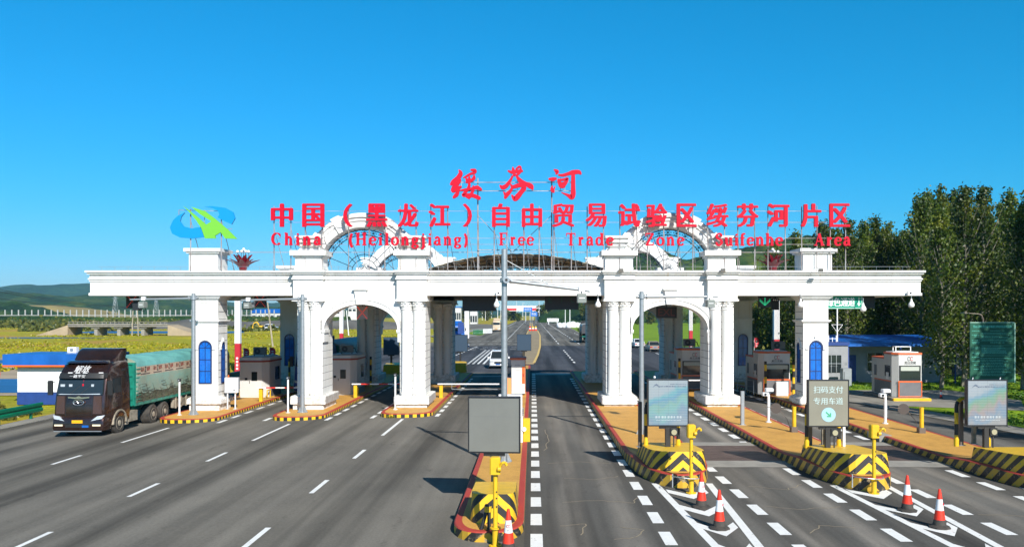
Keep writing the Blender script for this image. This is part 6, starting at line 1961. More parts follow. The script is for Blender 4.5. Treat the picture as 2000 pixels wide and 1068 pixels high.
    for x in (-1.15, -.75, -.35, .05, .45, .85, 1.15): q.box(x - .04, x + .04, y0 - .05, y0 + .019, 1.2, 3.35)
    for z in (1.5, 2.1, 2.7, 3.3): q.box(-1.2, 1.2, y0 - .04, y0 + .018, z - .04, z + .04)
    for k in range(8): q.box(1.221, 1.27, y0 + .12, y0 + .5, 1.45 + k * .22, 1.5 + k * .22)
    q.build('headboard', M_GREENBED, t)
    q = MB()
    n = 36
    L0 = []; L1 = []
    rng = random.Random(3)
    for i in range(n + 1):
        y = y0 + .15 + (length - .3) * i / n
        b_ = .02 * math.sin(i * 2.1) + .02 * rng.uniform(-1, 1)
        bz_ = .03 * math.sin(i * 1.3) + .025 * rng.uniform(-1, 1)
        L0.append([(-1.26 - b_, y, 1.75 + bz_), (-1.27 - b_, y, 2.4), (-1.24, y, 3.05), (-1.12, y, 3.4 + bz_)])
        L1.append([(1.26 + b_, y, 1.75 + bz_ * 2), (1.29 + b_, y, 2.1), (1.26 + b_, y, 2.62), (1.25, y, 2.66), (1.245, y, 3.12), (1.24, y, 3.16), (1.14, y, 3.42), (.8, y, 3.56 + bz_), (0, y, 3.66 + bz_), (-.8, y, 3.56 + bz_), (-1.12, y, 3.4 + bz_), (-1.24, y, 3.05), (-1.27 - b_, y, 2.4), (-1.26 - b_, y, 1.75 + bz_)])
    k = len(L1[0])
    vs = [p for r in L1 for p in r]
    mi = [0, 0, 0, 2 if band else 0, 1, 1, 1, 1, 1, 1, 1, 0, 0]
    for i in range(n):
        for j in range(k - 1):
            q.face([L1[i][j], L1[i + 1][j], L1[i + 1][j + 1], L1[i][j + 1]], mi[j])
    q.face(L1[0], 0); q.face(list(reversed(L1[-1])), 0)
    tp = q.build('tarpaulin', [side, top, M_TARPBAND], t, smooth=30)
    if band:
        q = MB()
        for i in range(9):
            yy = y0 + .55 + i * 1.38
            def pl_(p, yy=yy): return (1.262, yy + p[0], p[2])
            add_text(q, '昌大', 0, .36, 2.86, 3.08, 0, 0, (-.03, 0, .03), 0, place=pl_); add_text(q, '运环', .62, .98, 2.86, 3.08, 0, 0, (-.03, 0, .03), 0, place=pl_)
            add_text(q, 'Z', .40, .58, 2.82, 3.1, 0, 0, (-.1, 0, .1), 1, place=pl_)
            rr = random.Random(i)
            y_ = 0
            while y_ < .95:
                l = rr.uniform(.03, .07); q.box(1.255, 1.262, yy + y_, yy + y_ + l, 2.71, 2.76, 1); y_ += l + .02
        q.build('tarp_lettering', [mat('tarp_red_print', (.75, .03, .03), .6), mat('tarp_dark_print', (.08, .07, .07), .6)], tp)
    q = MB()
    for i in range(18):
        yy = y0 + .3 + i * (length - .6) / 17
        q.tube([(1.285, yy, 2.2), (1.285, yy + .3, 1.75), (1.25, yy + .55, 1.3)], .012, 4); q.tube([(1.285, yy, 1.75), (1.285, yy - .25, 1.3)], .012, 4)
    rr = random.Random(9)
    for i in range(9):
        z = 1.45 + .09 * i
        q.tube([(1.275 + .02 * math.sin(u + i), y0 + .3 + u * (length - .6) / 30, z + .05 * math.sin(u * .9 + i * 1.7) + rr.uniform(-.02, .02)) for u in range(31)], .009, 4)
    q.build('ropes', M_ROPE, tp)
    q = MB()
    for s_ in (-1, 1): q.box(*sorted((s_ * 1.2, s_ * 1.235)), y0 + .1, y1 - .1, 1.322, 1.76)
    q.build('side_boards', mat('dusty_green_boards', (.15, .17, .10), .7, vary=.5, vscale=(2, 2, 6)), t)
    for s_ in (-1, 1):
        q = MB()
        q.box(*sorted((s_ * 1.0, s_ * 1.15)), y0 + 4.6, y0 + 6.9, .55, 1.0); q.bar((s_ * 1.1, y0 + 4.5, 1.1), (s_ * 1.1, y0 + 7.8, .6), .06, .06)
        for k_ in range(3): q.box(*sorted((s_ * .95, s_ * 1.2)), y0 + 4.8 + k_ * .7, y0 + 4.9 + k_ * .7, .5, 1.2)
        q.build('side_guard', M_DUST, t)
    for y in (y1 - 4.2, y1 - 2.9, y1 - 1.6):
        for s_ in (-1, 1): wheel(t, s_ * .98, y, .52, .5, s_)
    return t
TX = -21.35
truck('dusty bronze articulated truck with a teal tarpaulin passing left of the left column', (TX, 38.55, gz(TX) - .03))
M_WCAB = mat('cream_cab', (.55, .42, .30), .4)
M_TARPG = mat('tarp_ribbed_grey', (.36, .42, .38), .6, vary=.35, vscale=(.2, 3.5, .2), col2=(.42, .34, .25))
M_TARPGT = mat('tarp_grey_top', (.42, .46, .46), .6, vary=.2)
truck('truck with a ribbed grey tarpaulin queueing behind the kiosk in the left arch', (-15.45, 57.2, gz(-15.4)), cab=M_BLUED, top=M_TARPGT, side=M_TARPG, band=False, detail=False)
truck('truck with a bright teal tarpaulin crossing far behind the third pier', (-16.9, 118, gz(-16.9)), R(8), cab=M_WCAB, top=mat('bright_teal_top', (.03, .42, .40), .5), side=M_TARPG, band=False, detail=False, length=9)
tb = truck('cream truck coming down the far road left of the tallest mast', (at(973, 275), 262, 0), cab=M_WCAB, top=M_TARPGT, side=M_TARPG, band=False, detail=False, length=8)
truck('dark truck heading away on the far road beside the right rear pier', (10.6, 165, 0), math.pi, cab=M_CABTRIM, top=M_TARPGT, side=mat('dark_van_side', (.05, .05, .055), .5), band=False, detail=False, length=7)
truck('truck under a white load cover parked beyond the left rear pier', (at(897, 172), 172, -.1), R(20), cab=M_BLUE, top=M_PLASTW, side=M_PLASTW, band=False, detail=False, length=6)

def car(label, loc, rz, paint, suv=False):
    t = thing('car', label, 'car', loc, rz, 'cars beyond the gate')
    L_, hw, h = (4.6, .93, 1.75) if suv else (4.5, .88, 1.45)
    bz0, belt = .28, (1.0 if suv else .88)
    q = MB()
    def ring(y, w, z0, z1): return [(-w, y, z0), (w, y, z0), (w * 1.02, y, (z0 + z1) / 2), (w * .95, y, z1), (-w * .95, y, z1), (-w * 1.02, y, (z0 + z1) / 2)]
    q.loft([ring(0, hw * .8, .35, belt * .75), ring(.12, hw * .93, .26, belt * .86), ring(.9, hw, .22, belt * .98), ring(1.3, hw, .22, belt), ring(L_ - 1.0, hw, .22, belt * 1.02), ring(L_ - .15, hw * .95, .26, belt), ring(L_, hw * .85, .36, belt * .85)])
    q.build('body', paint, t, smooth=45)
    q = MB()
    ys = (1.2, 1.95, L_ - (.6 if suv else 1.4), L_ - (.15 if suv else .5))
    q.loft([[(-hw * .93, ys[0], belt - .02), (hw * .93, ys[0], belt - .02), (hw * .93, ys[3], belt - .02), (-hw * .93, ys[3], belt - .02)], [(-hw * .78, ys[1], h - .08), (hw * .78, ys[1], h - .08), (hw * .78, ys[2], h - .08), (-hw * .78, ys[2], h - .08)]])
    q.build('cabin_glass', M_GLASS, t)
    q = MB(); q.loft([[(-hw * .79, ys[1] - .08, h - .08), (hw * .79, ys[1] - .08, h - .08), (hw * .79, ys[2] + .06, h - .08), (-hw * .79, ys[2] + .06, h - .08)], [(-hw * .7, ys[1] + .08, h), (hw * .7, ys[1] + .08, h), (hw * .7, ys[2] - .08, h), (-hw * .7, ys[2] - .08, h)]])
    for s_ in (-1, 1):
        q.bar((s_ * hw * .90, ys[0] + .03, belt), (s_ * hw * .77, ys[1], h - .07), .07, .05); q.bar((s_ * hw * .90, ys[3] - .03, belt), (s_ * hw * .77, ys[2], h - .07), .09, .06)
        q.bar((s_ * hw * .92, (ys[1] + ys[2]) / 2, belt), (s_ * hw * .79, (ys[1] + ys[2]) / 2, h - .07), .06, .04)
        if suv: q.bar((s_ * .6, ys[1] + .2, h + .05), (s_ * .6, ys[2] - .2, h + .05), .04, .04)
    q.build('roof', paint, t, smooth=45)
    for s_ in (-1, 1):
        for nm, y, m_ in (('headlight', -.005, M_HEAD), ('tail_light', L_ - .04, mat('tail_red', (.5, .01, .01), .3))):
            q = MB(); q.bbox(*sorted((s_ * hw * .45, s_ * hw * .86)), y, y + .07, belt * .66, belt * .82, .01); q.build(nm, m_, t)
        q = MB(); q.bbox(*sorted((s_ * (hw + .02), s_ * (hw + .2))), 1.35, 1.45, belt, belt + .16, .02); q.build('mirror', paint, t)
        for y in (.85, L_ - .9): wheel(t, s_ * (hw - .1), y, .33, .21, s_, M_STEEL)
    q = MB(); q.box(-hw * .4, hw * .4, -.012, .03, belt * .52, belt * .74); q.build('grille', M_DARK, t)
    q = MB(); q.box(-.22, .22, -.03, -.013, .42, .53); q.box(-.22, .22, L_ + .002, L_ + .015, .55, .66); q.build('number_plate', M_BLUE, t)
    return t
car('white sport utility car driving towards the tallest mast', (-3.45, 82, 0), 0, mat('car_white', (.75, .77, .8), .25, coat=.5), True)
car('dark blue car crossing beyond the left rear pier', (at(912, 131), 131, -.08), R(62), mat('car_blue', (.015, .05, .16), .25, coat=.5))
car('white sedan driving away seen through the right arch', (at(1240, 132) + .9, 137.5, 0), math.pi, MATS['car_white'])
car('beige sedan driving away right of the white one in the right arch', (at(1269, 120) + .8, 124.5, 0), math.pi, mat('car_beige', (.42, .34, .27), .3, .3, coat=.5))
for px, Y, lab in ((1108, 560, 'dark car far up the road'),):
    car(lab, (at(px, Y) + 26, Y - 60, 0), math.pi, M_DARK)

# ------------------------------------------------------------------ roadside: rail, hut, flags, poles, bridge
t = thing('guardrail', 'green steel guardrail along the left road edge in front of the blue roofed hut', 'guardrail', (-28.6, 30, gz(-28.6)))
A, B = Vector((1.0, -22, 0)), Vector((.35, 17.2, 0))
def rail_pt(u): return A + (B - A) * u
q = MB()
prof = [(0, .34), (.06, .39), (.06, .52), (0, .57), (0, .64), (.06, .69), (.06, .82), (0, .87)]
q.loft([[(p.x + a, p.y, b) for a, b in prof] + [(p.x + a - .012, p.y, b) for a, b in reversed(prof)] for p in (rail_pt(0), rail_pt(.5), rail_pt(1))])
q.build('rail', M_GREENRAIL, t, smooth=20)
for k in range(14):
    p = rail_pt(.02 + k * .0735)
    q = MB(); q.box(p.x - .14, p.x - .02, p.y - .06, p.y + .06, 0, .72); q.build('post', M_GREENRAIL, t)
t2 = thing('guardrail', 'green guardrail sections along the field edge behind the canopy', 'guardrail', (-25.9, 66, gz(-26)))
q = MB(); q.loft([[(a, y, b) for a, b in prof] + [(a - .012, y, b) for a, b in reversed(prof)] for y in (0, 45)]); q.build('rail', M_GREENRAIL, t2, smooth=20)
for k in range(12):
    q = MB(); q.box(-.14, -.02, k * 4 + .2, k * 4 + .32, 0, .72); q.build('post', M_GREENRAIL, t2)

t = thing('roadside_hut', 'small white hut with a blue parapet roof and blue base behind the bronze truck', 'hut', (-31.2, 54, gz(-31)))
q = MB(); q.box(-2.75, 2.75, 0, 3.2, .82, 2.45); q.build('wall', mat('hut_white', (.78, .79, .80), .5), t)
q = MB(); q.box(-2.77, 2.77, -.02, 3.22, 0, .818); q.build('base', M_BLUED, t)
q = MB(); q.box(-3.45, 2.9, -.45, 3.5, 2.62, 3.32); q.build('roof', M_BLUE, t)
q = MB(); q.box(-3.47, 2.92, -.47, 3.52, 2.50, 2.618); q.build('eaves_trim', M_ORANGE, t)
q = MB(); q.box(-2.6, 2.6, -.3, 3.1, 2.452, 2.498); q.build('soffit', M_DARK, t)
for x0 in (1.7,):
    q = MB(); q.box(x0, x0 + 1.3, -.03, -.001, 1.15, 2.1); w_ = q.build('window', M_GLASS, t)
    q = MB()
    for a in (x0, x0 + .43, x0 + .86, x0 + 1.27): q.box(a, a + .03, -.05, -.031, 1.15, 2.1)
    q.box(x0, x0 + 1.3, -.048, -.031, 1.12, 1.15); q.box(x0, x0 + 1.3, -.048, -.031, 2.1, 2.13); q.build('frame', M_PLASTW, w_)
q = MB(); q.box(-2.765, -2.751, .4, 1.2, .4, 2.2); q.build('door', M_BLUED, t)
t = thing('roof_box', 'small white box on the blue roof behind the truck deflector', 'box', (at(143, 56), 56, gz(-31) + 3.32))
q = MB(); q.bbox(-.3, .3, -.2, .2, 0, .38, .02); b_ = q.build('case', M_PLASTW, t)
q = MB(); q.cyl((0, -.2, .19), (0, -.21, .19), .13, n=14); q.build('fan', M_STEEL, b_)

def flag(label, loc, rz=0, h=2.6):
    t = thing('red_flag', label, 'flag', loc, rz, 'small red feather flags')
    q = MB(); q.cyl((0, 0, 0), (0, 0, h), .025, n=6); q.build('pole', M_PLASTW, t)
    q = MB()
    o = [(0, h - 1.05), (.0, h), (.3, h - .02), (.45, h - .15), (.5, h - .4), (.45, h - .8), (.3, h - 1.05)]
    q.loft([[(x, .03 * math.sin(x * 8 + z * 3) - .004, z) for x, z in o], [(x, .03 * math.sin(x * 8 + z * 3) + .004, z) for x, z in o]])
    f_ = q.build('cloth', mat('flag_red', (.70, .02, .03), .6), t)
    q = MB()
    for z in (h - .3, h - .5, h - .7, h - .88): q.box(.14, .34, -.05, -.046, z - .06, z - .01); q.box(.22, .25, -.051, -.046, z - .08, z + .02)
    q.build('white_print', M_PLASTW, f_)
    return t
g0 = flag('red feather flag leftmost of the three above the shaded kiosk', (at(476, 70), 70, gz(-25)), h=2.95)
dup(g0, (at(527, 71), 71, gz(-24)), .2, 'red feather flag in the middle, partly behind the roof unit')
dup(g0, (at(551, 72), 72, gz(-24)), -.1, 'red feather flag rightmost, left of the second pier')
dup(g0, (at(-17, 47), 47, gz(-30)), .1, 'red feather flag at the left picture edge beside the water')
dup(g0, (at(1473, 88), 88, 0), .1, 'red feather flag left of the roof unit near the right column')
def banner_column(label, loc, h=8.4, group='red and white banner columns'):
    t = thing('banner_column', label, 'column', loc, 0, group)
    q = MB(); q.bbox(-.27, .27, -.27, .27, 0, 2.9, .02); b_ = q.build('red_base', mat('banner_red', (.45, .015, .03), .5), t)
    q = MB()
    for k in range(4): q.box(-.1, .1, -.285, -.272, 1.3 - k * .35, 1.5 - k * .35); 
    q.build('white_print', M_PLASTW, b_)
    q = MB()
    for k in range(5): q.box(-.27 + k * .115, -.20 + k * .115, -.27, .27, 2.902, h)
    q.build('white_fins', M_PLASTW, t)
    q = MB(); q.box(-.24, .24, -.2, .2, 2.902, h - .1); q.build('core', mat('banner_core', (.25, .05, .06), .5), t)
    return t
z0_ = banner_column('red and white striped column behind the shaded kiosk on the left', (at(465, 84), 84, gz(-28)), 9)
dup(z0_, (at(1516, 84), 84, 0), 0, 'red and white striped column behind the kiosk near the right column')
dup(z0_, (at(667, 128), 128, gz(-29)), 0, 'slim striped column seen in the left arch')
dup(z0_, (at(1349, 128), 128, 0), 0, 'slim striped column seen in the right arch')
def light_pole(label, px, pyb, pyt, r=.11, m=None, lean=0, arm=0, Y=None, group='poles beyond the gate', name='utility_pole'):
    z = 0 if px > 830 else -.4
    Yd = Y or (5.5 - z) * 1600 / (pyb - 613)
    h = pz(pyt, Yd) - z
    t = thing(name, label, 'pole', (at(px, Yd), Yd, z), 0, group)
    q = MB(); q.cyl((0, 0, 0), (lean, 0, h), r, r * .65, n=8); q.build('shaft', m or M_PLASTW, t)
    if arm:
        q = MB(); q.cyl((lean, 0, h - .05), (lean + arm, 0, h + .2), r * .5, n=6); q.bbox(*sorted((lean + arm - .25, lean + arm + .25)), -.12, .12, h + .12, h + .24, .02); q.build('lamp_arm', m or M_PLASTW, t)
    return t
M_WOODP = mat('weathered_wood', (.42, .36, .27), .85, vary=.4, vscale=(6, 6, 1))
light_pole('leaning weathered wooden pole in the field behind the shaded kiosk', 533, 678, 590, .16, M_WOODP, -.95)
light_pole('white leaning pole in the left arch', 681, 655, 606, .15, M_PLASTW, -.6)
t = thing('wooden_gantry', 'pair of pale wooden poles in the meadow left of the left column', 'pole', (at(264, 222), 222, -.46))
for s_ in (-1, 1):
    q = MB(); q.cyl((s_ * .85, 0, 0), (s_ * .55, 0, 8.3), .17, .12, n=8); q.build('leg', M_WOODP, t)
q = MB(); q.bar((-1.1, 0, 7.9), (1.1, 0, 7.9), .16, .16); q.bar((-.7, 0, 5), (.65, 0, 5.0), .1, .1); q.build('crossbar', M_WOODP, t)
t = thing('power_cables', 'dark sagging cables crossing the sky above the left hills', 'cable', (-110, 222, 7))
q = MB()
for (xa, ya, za, xb, yb, zb__) in ((-99, 150, 10.3, at(262, 222), 222, 7.5), (-99, 150, 9.9, at(262, 222), 222, 7.3), (-97, 150, 8.3, at(266, 222), 222, 7.2)):
    P = []
    for i in range(25):
        u = -.35 + 1.35 * i / 24
        P.append((xa + (xb - xa) * u + 110, ya + (yb - ya) * u - 222, za + (zb__ - za) * u - 1.3 * (1 - (2 * max(0, u) - 1) ** 2) * .6 - 7))
    q.tube(P, .045, 4)
q.build('cables', M_DARK, t)
for px, Y, py, k_ in ((225, 900, 577, 1), (305, 1000, 575, 1.1)):
    h = 24 * k_
    t = thing('lattice_pylon', 'lattice pylon on the far hills %s' % ('left of the left column' if px < 250 else 'just beside the left column'), 'pylon', (at(px, Y), Y, pz(606, Y) - 4), 0, 'lattice pylons')
    q = MB()
    for sx in (-1, 1):
        for sy in (-1, 1): q.cyl((sx * 2.4, sy * 2.4, 0), (sx * .3, sy * .3, h), .22, n=4)
        for z, w_ in ((h * .72, 4.2), (h * .86, 3.4)): q.bar((-w_, 0, z), (w_, 0, z), .3, .3)
    for k in range(6):
        a = 2.4 - 2.1 * k / 6; b = 2.4 - 2.1 * (k + 1) / 6
        q.cyl((-a, -a, h * k / 6), (b, -b, h * (k + 1) / 6), .14, n=4); q.cyl((a, -a, h * k / 6), (-b, -b, h * (k + 1) / 6), .14, n=4)
    q.build('lattice', M_STEEL, t)
t = thing('river_bridge', 'low grey concrete bridge over the blue river in the meadow', 'bridge', (at(228, 225), 225, -.46))
x0, x1 = at(133, 225) - at(228, 225), at(328, 225) - at(228, 225)
q = MB(); q.box(x0, x1, 0, 7, 2.45, 3.1); q.box(x0, x1, -.3, 0, 2.95, 3.25); q.build('deck', M_CONC, t)
q = MB()
for k in range(24): q.box(x0 + k * (x1 - x0) / 24 + .3, x0 + k * (x1 - x0) / 24 + .4, -.25, -.1, 3.25, 3.8)
q.bar((x0, -.18, 3.8), (x1, -.18, 3.8), .1, .1); q.build('railing', M_CONC, t)
for px in (184, 229, 276):
    x = at(px, 225) - at(228, 225)
    q = MB(); q.box(x - .45, x + .45, .8, 6, 0, 1.95); q.box(x - 1.2, x + 1.2, .5, 6.4, 1.95, 2.447); q.build('pier', M_CONC, t)
for xx, s_ in ((x0, -1), (x1, 1)):
    q = MB(); q.xz([(xx + s_ * .02, 2.9), (xx + s_ * .02, 0), (xx + s_ * 9, 0)] if s_ > 0 else [(xx - .02, 2.9), (xx - 9, 0), (xx - .02, 0)], -.2, 7.2); q.build('abutment', M_SAND, t)
t = thing('railway_fence', 'long row of pale concrete posts on the embankment below the hills', 'fence', (at(280, 400), 400, 4.2))
for k in range(52):
    px = -30 + k * 13.5 * (1 - k * .0035)
    q = MB(); x = at(px, 400) - at(280, 400)
    q.box(x - .22, x + .22, -.2, .2, -.6, 3.3); q.build('post', mat('pale_concrete_post', (.40, .40, .38), .8), t)
q = MB(); q.bar((at(-30, 400) - at(280, 400), 0, .6), (at(640, 400) - at(280, 400), 0, .6), .1, .3); q.build('rail', MATS['pale_concrete_post'], t)
# excavator and van at the earthworks
t = thing('excavator', 'small yellow excavator by the earth bank seen between the left column and second pier', 'excavator', (at(512, 300), 300, -.4))
M_DIG = mat('digger_yellow', (.75, .45, .02), .5)
q = MB(); q.bbox(-1.6, 1.6, -1.4, 1.4, 1.1, 2.4, .1); q.build('body', M_DIG, t)
q = MB(); q.bbox(-1.5, -.4, -1.35, -.1, 2.4, 3.2, .08); q.build('cab', M_GLASS, t)
for s_ in (-1, 1):
    q = MB(); q.bbox(-2.0, 2.0, *sorted((s_ * .9, s_ * 1.5)), 0, 1.0, .1); q.build('track', M_RUBBER, t)
q = MB(); q.bar((-1.2, 0, 2.1), (-3.2, 0, 4.2), .45, .6); q.bar((-3.2, 0, 4.2), (-5.2, 0, 3.6), .4, .5); q.build('boom', M_DIG, t)
q = MB(); q.bar((-5.2, 0, 3.6), (-5.9, 0, 1.4), .3, .4); q.xz([(-6.4, .9), (-5.4, .7), (-5.5, 1.5), (-6.2, 1.6)], -.5, .5); q.build('bucket', M_DIG, t); t.scale = (.6, .6, .7)
c_ = car('white van parked beside the yellow excavator', (at(545, 290), 290, -.4), R(80), MATS['car_white'], True); c_.scale = (1.2, 1.2, 1.3)
# light industrial sheds far off
for px, w_px, py0, py1, Y, m_, lab in ((520, 60, 606, 613, 430, M_BLUE, 'long low shed with a blue roof far behind the meadow'), (700, 40, 596, 606, 520, M_PLASTW, 'white low building far off in the left arch'), (650, 30, 600, 611, 500, M_PANEL, 'grey low building far off left of the cross signal')):
    w_ = w_px * Y / 1600; zt = pz(py0, Y)
    t = thing('far_shed', lab, 'building', (at(px, Y), Y, -.4), 0, 'sheds beyond the meadow')
    q = MB(); q.box(-w_ / 2, w_ / 2, 0, 12, 0, zt - 1); wl = q.build('wall', M_PANEL, t)
    q = MB(); q.yz([(-.5, zt - 1), (12.5, zt - 1), (6, zt + 1.2)], -w_ / 2 - .4, w_ / 2 + .4); q.build('roof', m_, t)
    for k in range(5):
        q = MB(); x = -w_ / 2 + w_ * (k + .5) / 5; q.box(x - .9, x + .9, -.05, -.001, zt - 3.4, zt - 2); q.build('window', M_GLASS, t)

# ------------------------------------------------------------------ the far end of the road
M_BSIGN = mat('blue_sign_face', (.01, .14, .55), .4)
def blue_sign(label, px, pya, pyb, w_px, Y, txt):
    w_ = w_px * Y / 1600; za, zb1 = pz(pya, Y), pz(pyb, Y)
    t = thing('road_sign', label, 'road sign', (at(px, Y), Y, 0), 0, 'blue road signs up the road')
    q = MB(); q.box(-w_ / 2, w_ / 2, 0, .15, zb1, za); p_ = q.build('panel', M_BSIGN, t)
    q = MB(); add_text(q, txt, -w_ * .38, w_ * .38, zb1 + (za - zb1) * .25, zb1 + (za - zb1) * .8, -.03); q.build('lettering', M_PLASTW, p_)
    q = MB(); q.cyl((-w_ * .3, .2, 0), (-w_ * .3, .2, za), .14, n=8); q.build('post', M_STEEL, t)
    q = MB(); q.cyl((w_ * .3, .2, 0), (w_ * .3, .2, za), .14, n=8); q.build('post', M_STEEL, t)
blue_sign('upper blue direction sign far up the road', 1031, 600, 608, 17, 480, '绥芬河')
blue_sign('lower blue direction sign right of the upper one', 1043, 609, 617.5, 13, 470, '市区')
blue_sign('small blue sign left of the white sedan in the right arch', 1231, 639, 649, 9, 190, '收费')
t = thing('stone_sign', 'white roadside panel on short legs right of the far road', 'sign', (at(1080, 430), 430, 0))
q = MB(); q.box(-3, 3, 0, .3, 1.4, 3.2); q.build('panel', M_PLASTW, t); q = MB(); q.box(-2.4, -2.1, 0, .3, 0, 1.4); q.box(2.1, 2.4, 0, .3, 0, 1.4); q.build('legs', M_PLASTW, t)
poles = [(1009, 623, 588), (1021, 624, 596), (1053, 626, 588), (1064, 626, 590), (1027, 627, 604), (1035, 625, 603), (1041, 625, 601), (1084, 627, 602), (1095, 627, 600), (1104, 632, 600), (1113, 635, 590), (972, 628, 590), (978, 627, 592), (960, 622, 600), (942, 625, 602), (948, 626, 608)]
lab_side = {0: 'first', 1: 'second', 2: 'third', 3: 'fourth', 4: 'fifth', 5: 'sixth', 6: 'seventh', 7: 'eighth', 8: 'ninth', 9: 'tenth', 10: 'eleventh'}
srt = sorted(range(len(poles)), key=lambda i: poles[i][0])
ordn = ['leftmost', 'second from left', 'third from left', 'fourth from left', 'fifth from left', 'sixth from left', 'seventh from left', 'eighth from left', 'eighth from right', 'seventh from right', 'sixth from right', 'fifth from right', 'fourth from right', 'third from right', 'second from right', 'rightmost']
for r_, i in enumerate(srt):
    px, pyb, pyt = poles[i]
    light_pole('white street lamp up the far road, %s of the row' % ordn[r_], px, pyb, pyt - 4, .22, M_PLASTW, 0, 1.8 * (1 if i % 2 else -1), group='street lamps up the far road', name='street_lamp')
t = thing('gate_building', 'far white building with a red stripe at the end of the road', 'building', (at(1018, 700), 700, 0))
q = MB(); q.box(-16, 16, 0, 14, 8, 12.5); q.box(-16, -12, 0, 14, 0, 8); q.box(12, 16, 0, 14, 0, 8); q.build('wall', M_PLASTW, t)
q = MB(); q.box(-13, -4, -.3, -.01, 8.6, 10.4); q.box(2, 13, -.3, -.01, 8.6, 10.4); q.build('red_stripe', MATS['flag_red'], t)
for px, Y, w_px, ht, lab in ((894, 430, 12, 9, 'white tank like building left of the far road'), (925, 360, 14, 7, 'pale panelled building left of the far road')):
    t = thing('far_building', lab, 'building', (at(px, Y), Y, -.2), 0)
    w_ = w_px * Y / 1600
    q = MB(); q.box(-w_ / 2, w_ / 2, 0, 6, 0, ht); q.build('wall', M_PANEL, t)
    q = MB(); q.box(-w_ / 2 - .3, w_ / 2 + .3, -.3, 6.3, ht + .002, ht + .5); q.build('roof', M_BLUE if px < 900 else M_PLASTW, t)
    for k in range(3):
        q = MB(); x = -w_ / 2 + w_ * (k + .5) / 3; q.box(x - .4, x + .4, -.05, -.001, ht * .3, ht * .7); q.build('window', M_GLASS, t)
t = thing('concrete_pillar', 'tall pale concrete pillar left of the far road', 'pillar', (at(912, 190), 190, -.1))
q = MB(); q.box(-.5, .5, -.5, .5, 0, 8.6); q.build('shaft', M_PLASTW, t); q = MB(); q.box(-.6, .6, -.6, .6, 8.6, 9); q.build('cap', M_CONC, t)
t = thing('blue_panel', 'blue panel on a post beside the concrete pillar', 'sign', (at(900, 170), 170, -.1))
q = MB(); q.box(-.6, .6, 0, .15, 1.5, 3.9); q.build('panel', M_BLUED, t); q = MB(); q.box(-.08, .08, .02, .14, 0, 1.5); q.build('post', M_DARK, t)
# barrels and barrier on the far median
for k, (x, c_, lab) in enumerate(((-.8, 'r', 'leftmost red and white drum on the far median'), (.1, 'w', 'middle drum on the far median'), (1.0, 'r', 'rightmost drum on the far median'))):
    t = thing('traffic_drum', lab, 'traffic drum', (x, 262 + k, .12), 0, 'drums on the far median')
    q = MB(); q.lathe([(.4, 0), (.42, .1), (.38, .55)], (0, 0, 0), 14); q.build('lower', M_CONE, t); q = MB(); q.lathe([(.38, .552), (.36, .9)], (0, 0, 0), 14); q.build('band', M_CONEW, t)
    q = MB(); q.lathe([(.36, .902), (.3, 1.3), (.2, 1.4)], (0, 0, 0), 14); q.build('top', M_YEL if k else M_CONE, t)
for x, Y, lab, m_ in ((-14.6, 222, 'green striped fence panel on the left verge', M_GREENRAIL), (-12.6, 232, 'white barrier panel beside the green one on the verge', M_PLASTW), (14.6, 215, 'yellow and white barrier on the right verge', M_YEL)):
    t = thing('barrier_panel', lab, 'barrier', (x, Y, 0), R(60))
    q = MB()
    for k in range(8): q.box(-2.4 + k * .6, -2.1 + k * .6, 0, .1, 0, 1.3)
    q.build('slats', m_, t); q = MB(); q.bar((-2.5, .15, 1.1), (2.5, .15, 1.1), .1, .1); q.bar((-2.5, .15, .4), (2.5, .15, .4), .1, .1); q.build('rail', M_PLASTW, t)
t = thing('covered_goods', 'heap under white sheets right of the far road', 'goods', (at(1127, 330), 330, 0))
q = MB()
rr = random.Random(4)
for k in range(9): q.sph((-7 + k * 1.8, rr.uniform(-1, 1), .8), rr.uniform(1.2, 1.9), 9, 6)
q.build('sheets', M_PLASTW, t, smooth=60)

# ------------------------------------------------------------------ right side: office, fence, lamp, antenna
t = thing('office_building', 'low office with a blue awning roof in the shade behind the right column', 'building', (at(1640, 66), 66, 0))
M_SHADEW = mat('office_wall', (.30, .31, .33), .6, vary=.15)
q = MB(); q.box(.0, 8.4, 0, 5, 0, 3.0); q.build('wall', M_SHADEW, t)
q = MB(); q.yz([(-1.7, 2.95), (-1.7, 3.13), (5.3, 3.7), (5.3, 3.5)], -.2, 8.8); q.build('roof', M_BLUE, t)
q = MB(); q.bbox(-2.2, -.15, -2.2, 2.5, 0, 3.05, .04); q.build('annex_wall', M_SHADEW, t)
q = MB(); q.box(-2.3, -.1, -2.3, 2.6, 3.052, 3.3); q.build('annex_roof', M_BLUED, t)
for x0, x1, z0, z1, y in ((-1.9, -.7, .95, 2.3, -2.2), (2.2, 4.1, .95, 2.35, 0), (4.9, 6.2, .95, 2.35, 0)):
    q = MB(); q.box(x0, x1, y - .04, y - .001, z0, z1); w_ = q.build('window', M_GLASS, t)
    q = MB()
    for k in range(4): xx = x0 + (x1 - x0) * k / 3; q.box(xx - .02, xx + .02, y - .06, y - .041, z0, z1)
    q.box(x0, x1, y - .058, y - .041, (z0 + z1) / 2, (z0 + z1) / 2 + .04); q.build('frame', M_STEEL, w_)
q = MB(); q.box(.35, 1.3, -.04, -.001, .05, 2.2); q.build('door', M_BLUED, t)
for x_ in (.1, 4.2, 8.5):
    q = MB(); q.bar((x_, -1.55, 0), (x_, -1.55, 2.94), .09, .09); q.build('awning_post', M_BLUED, t)
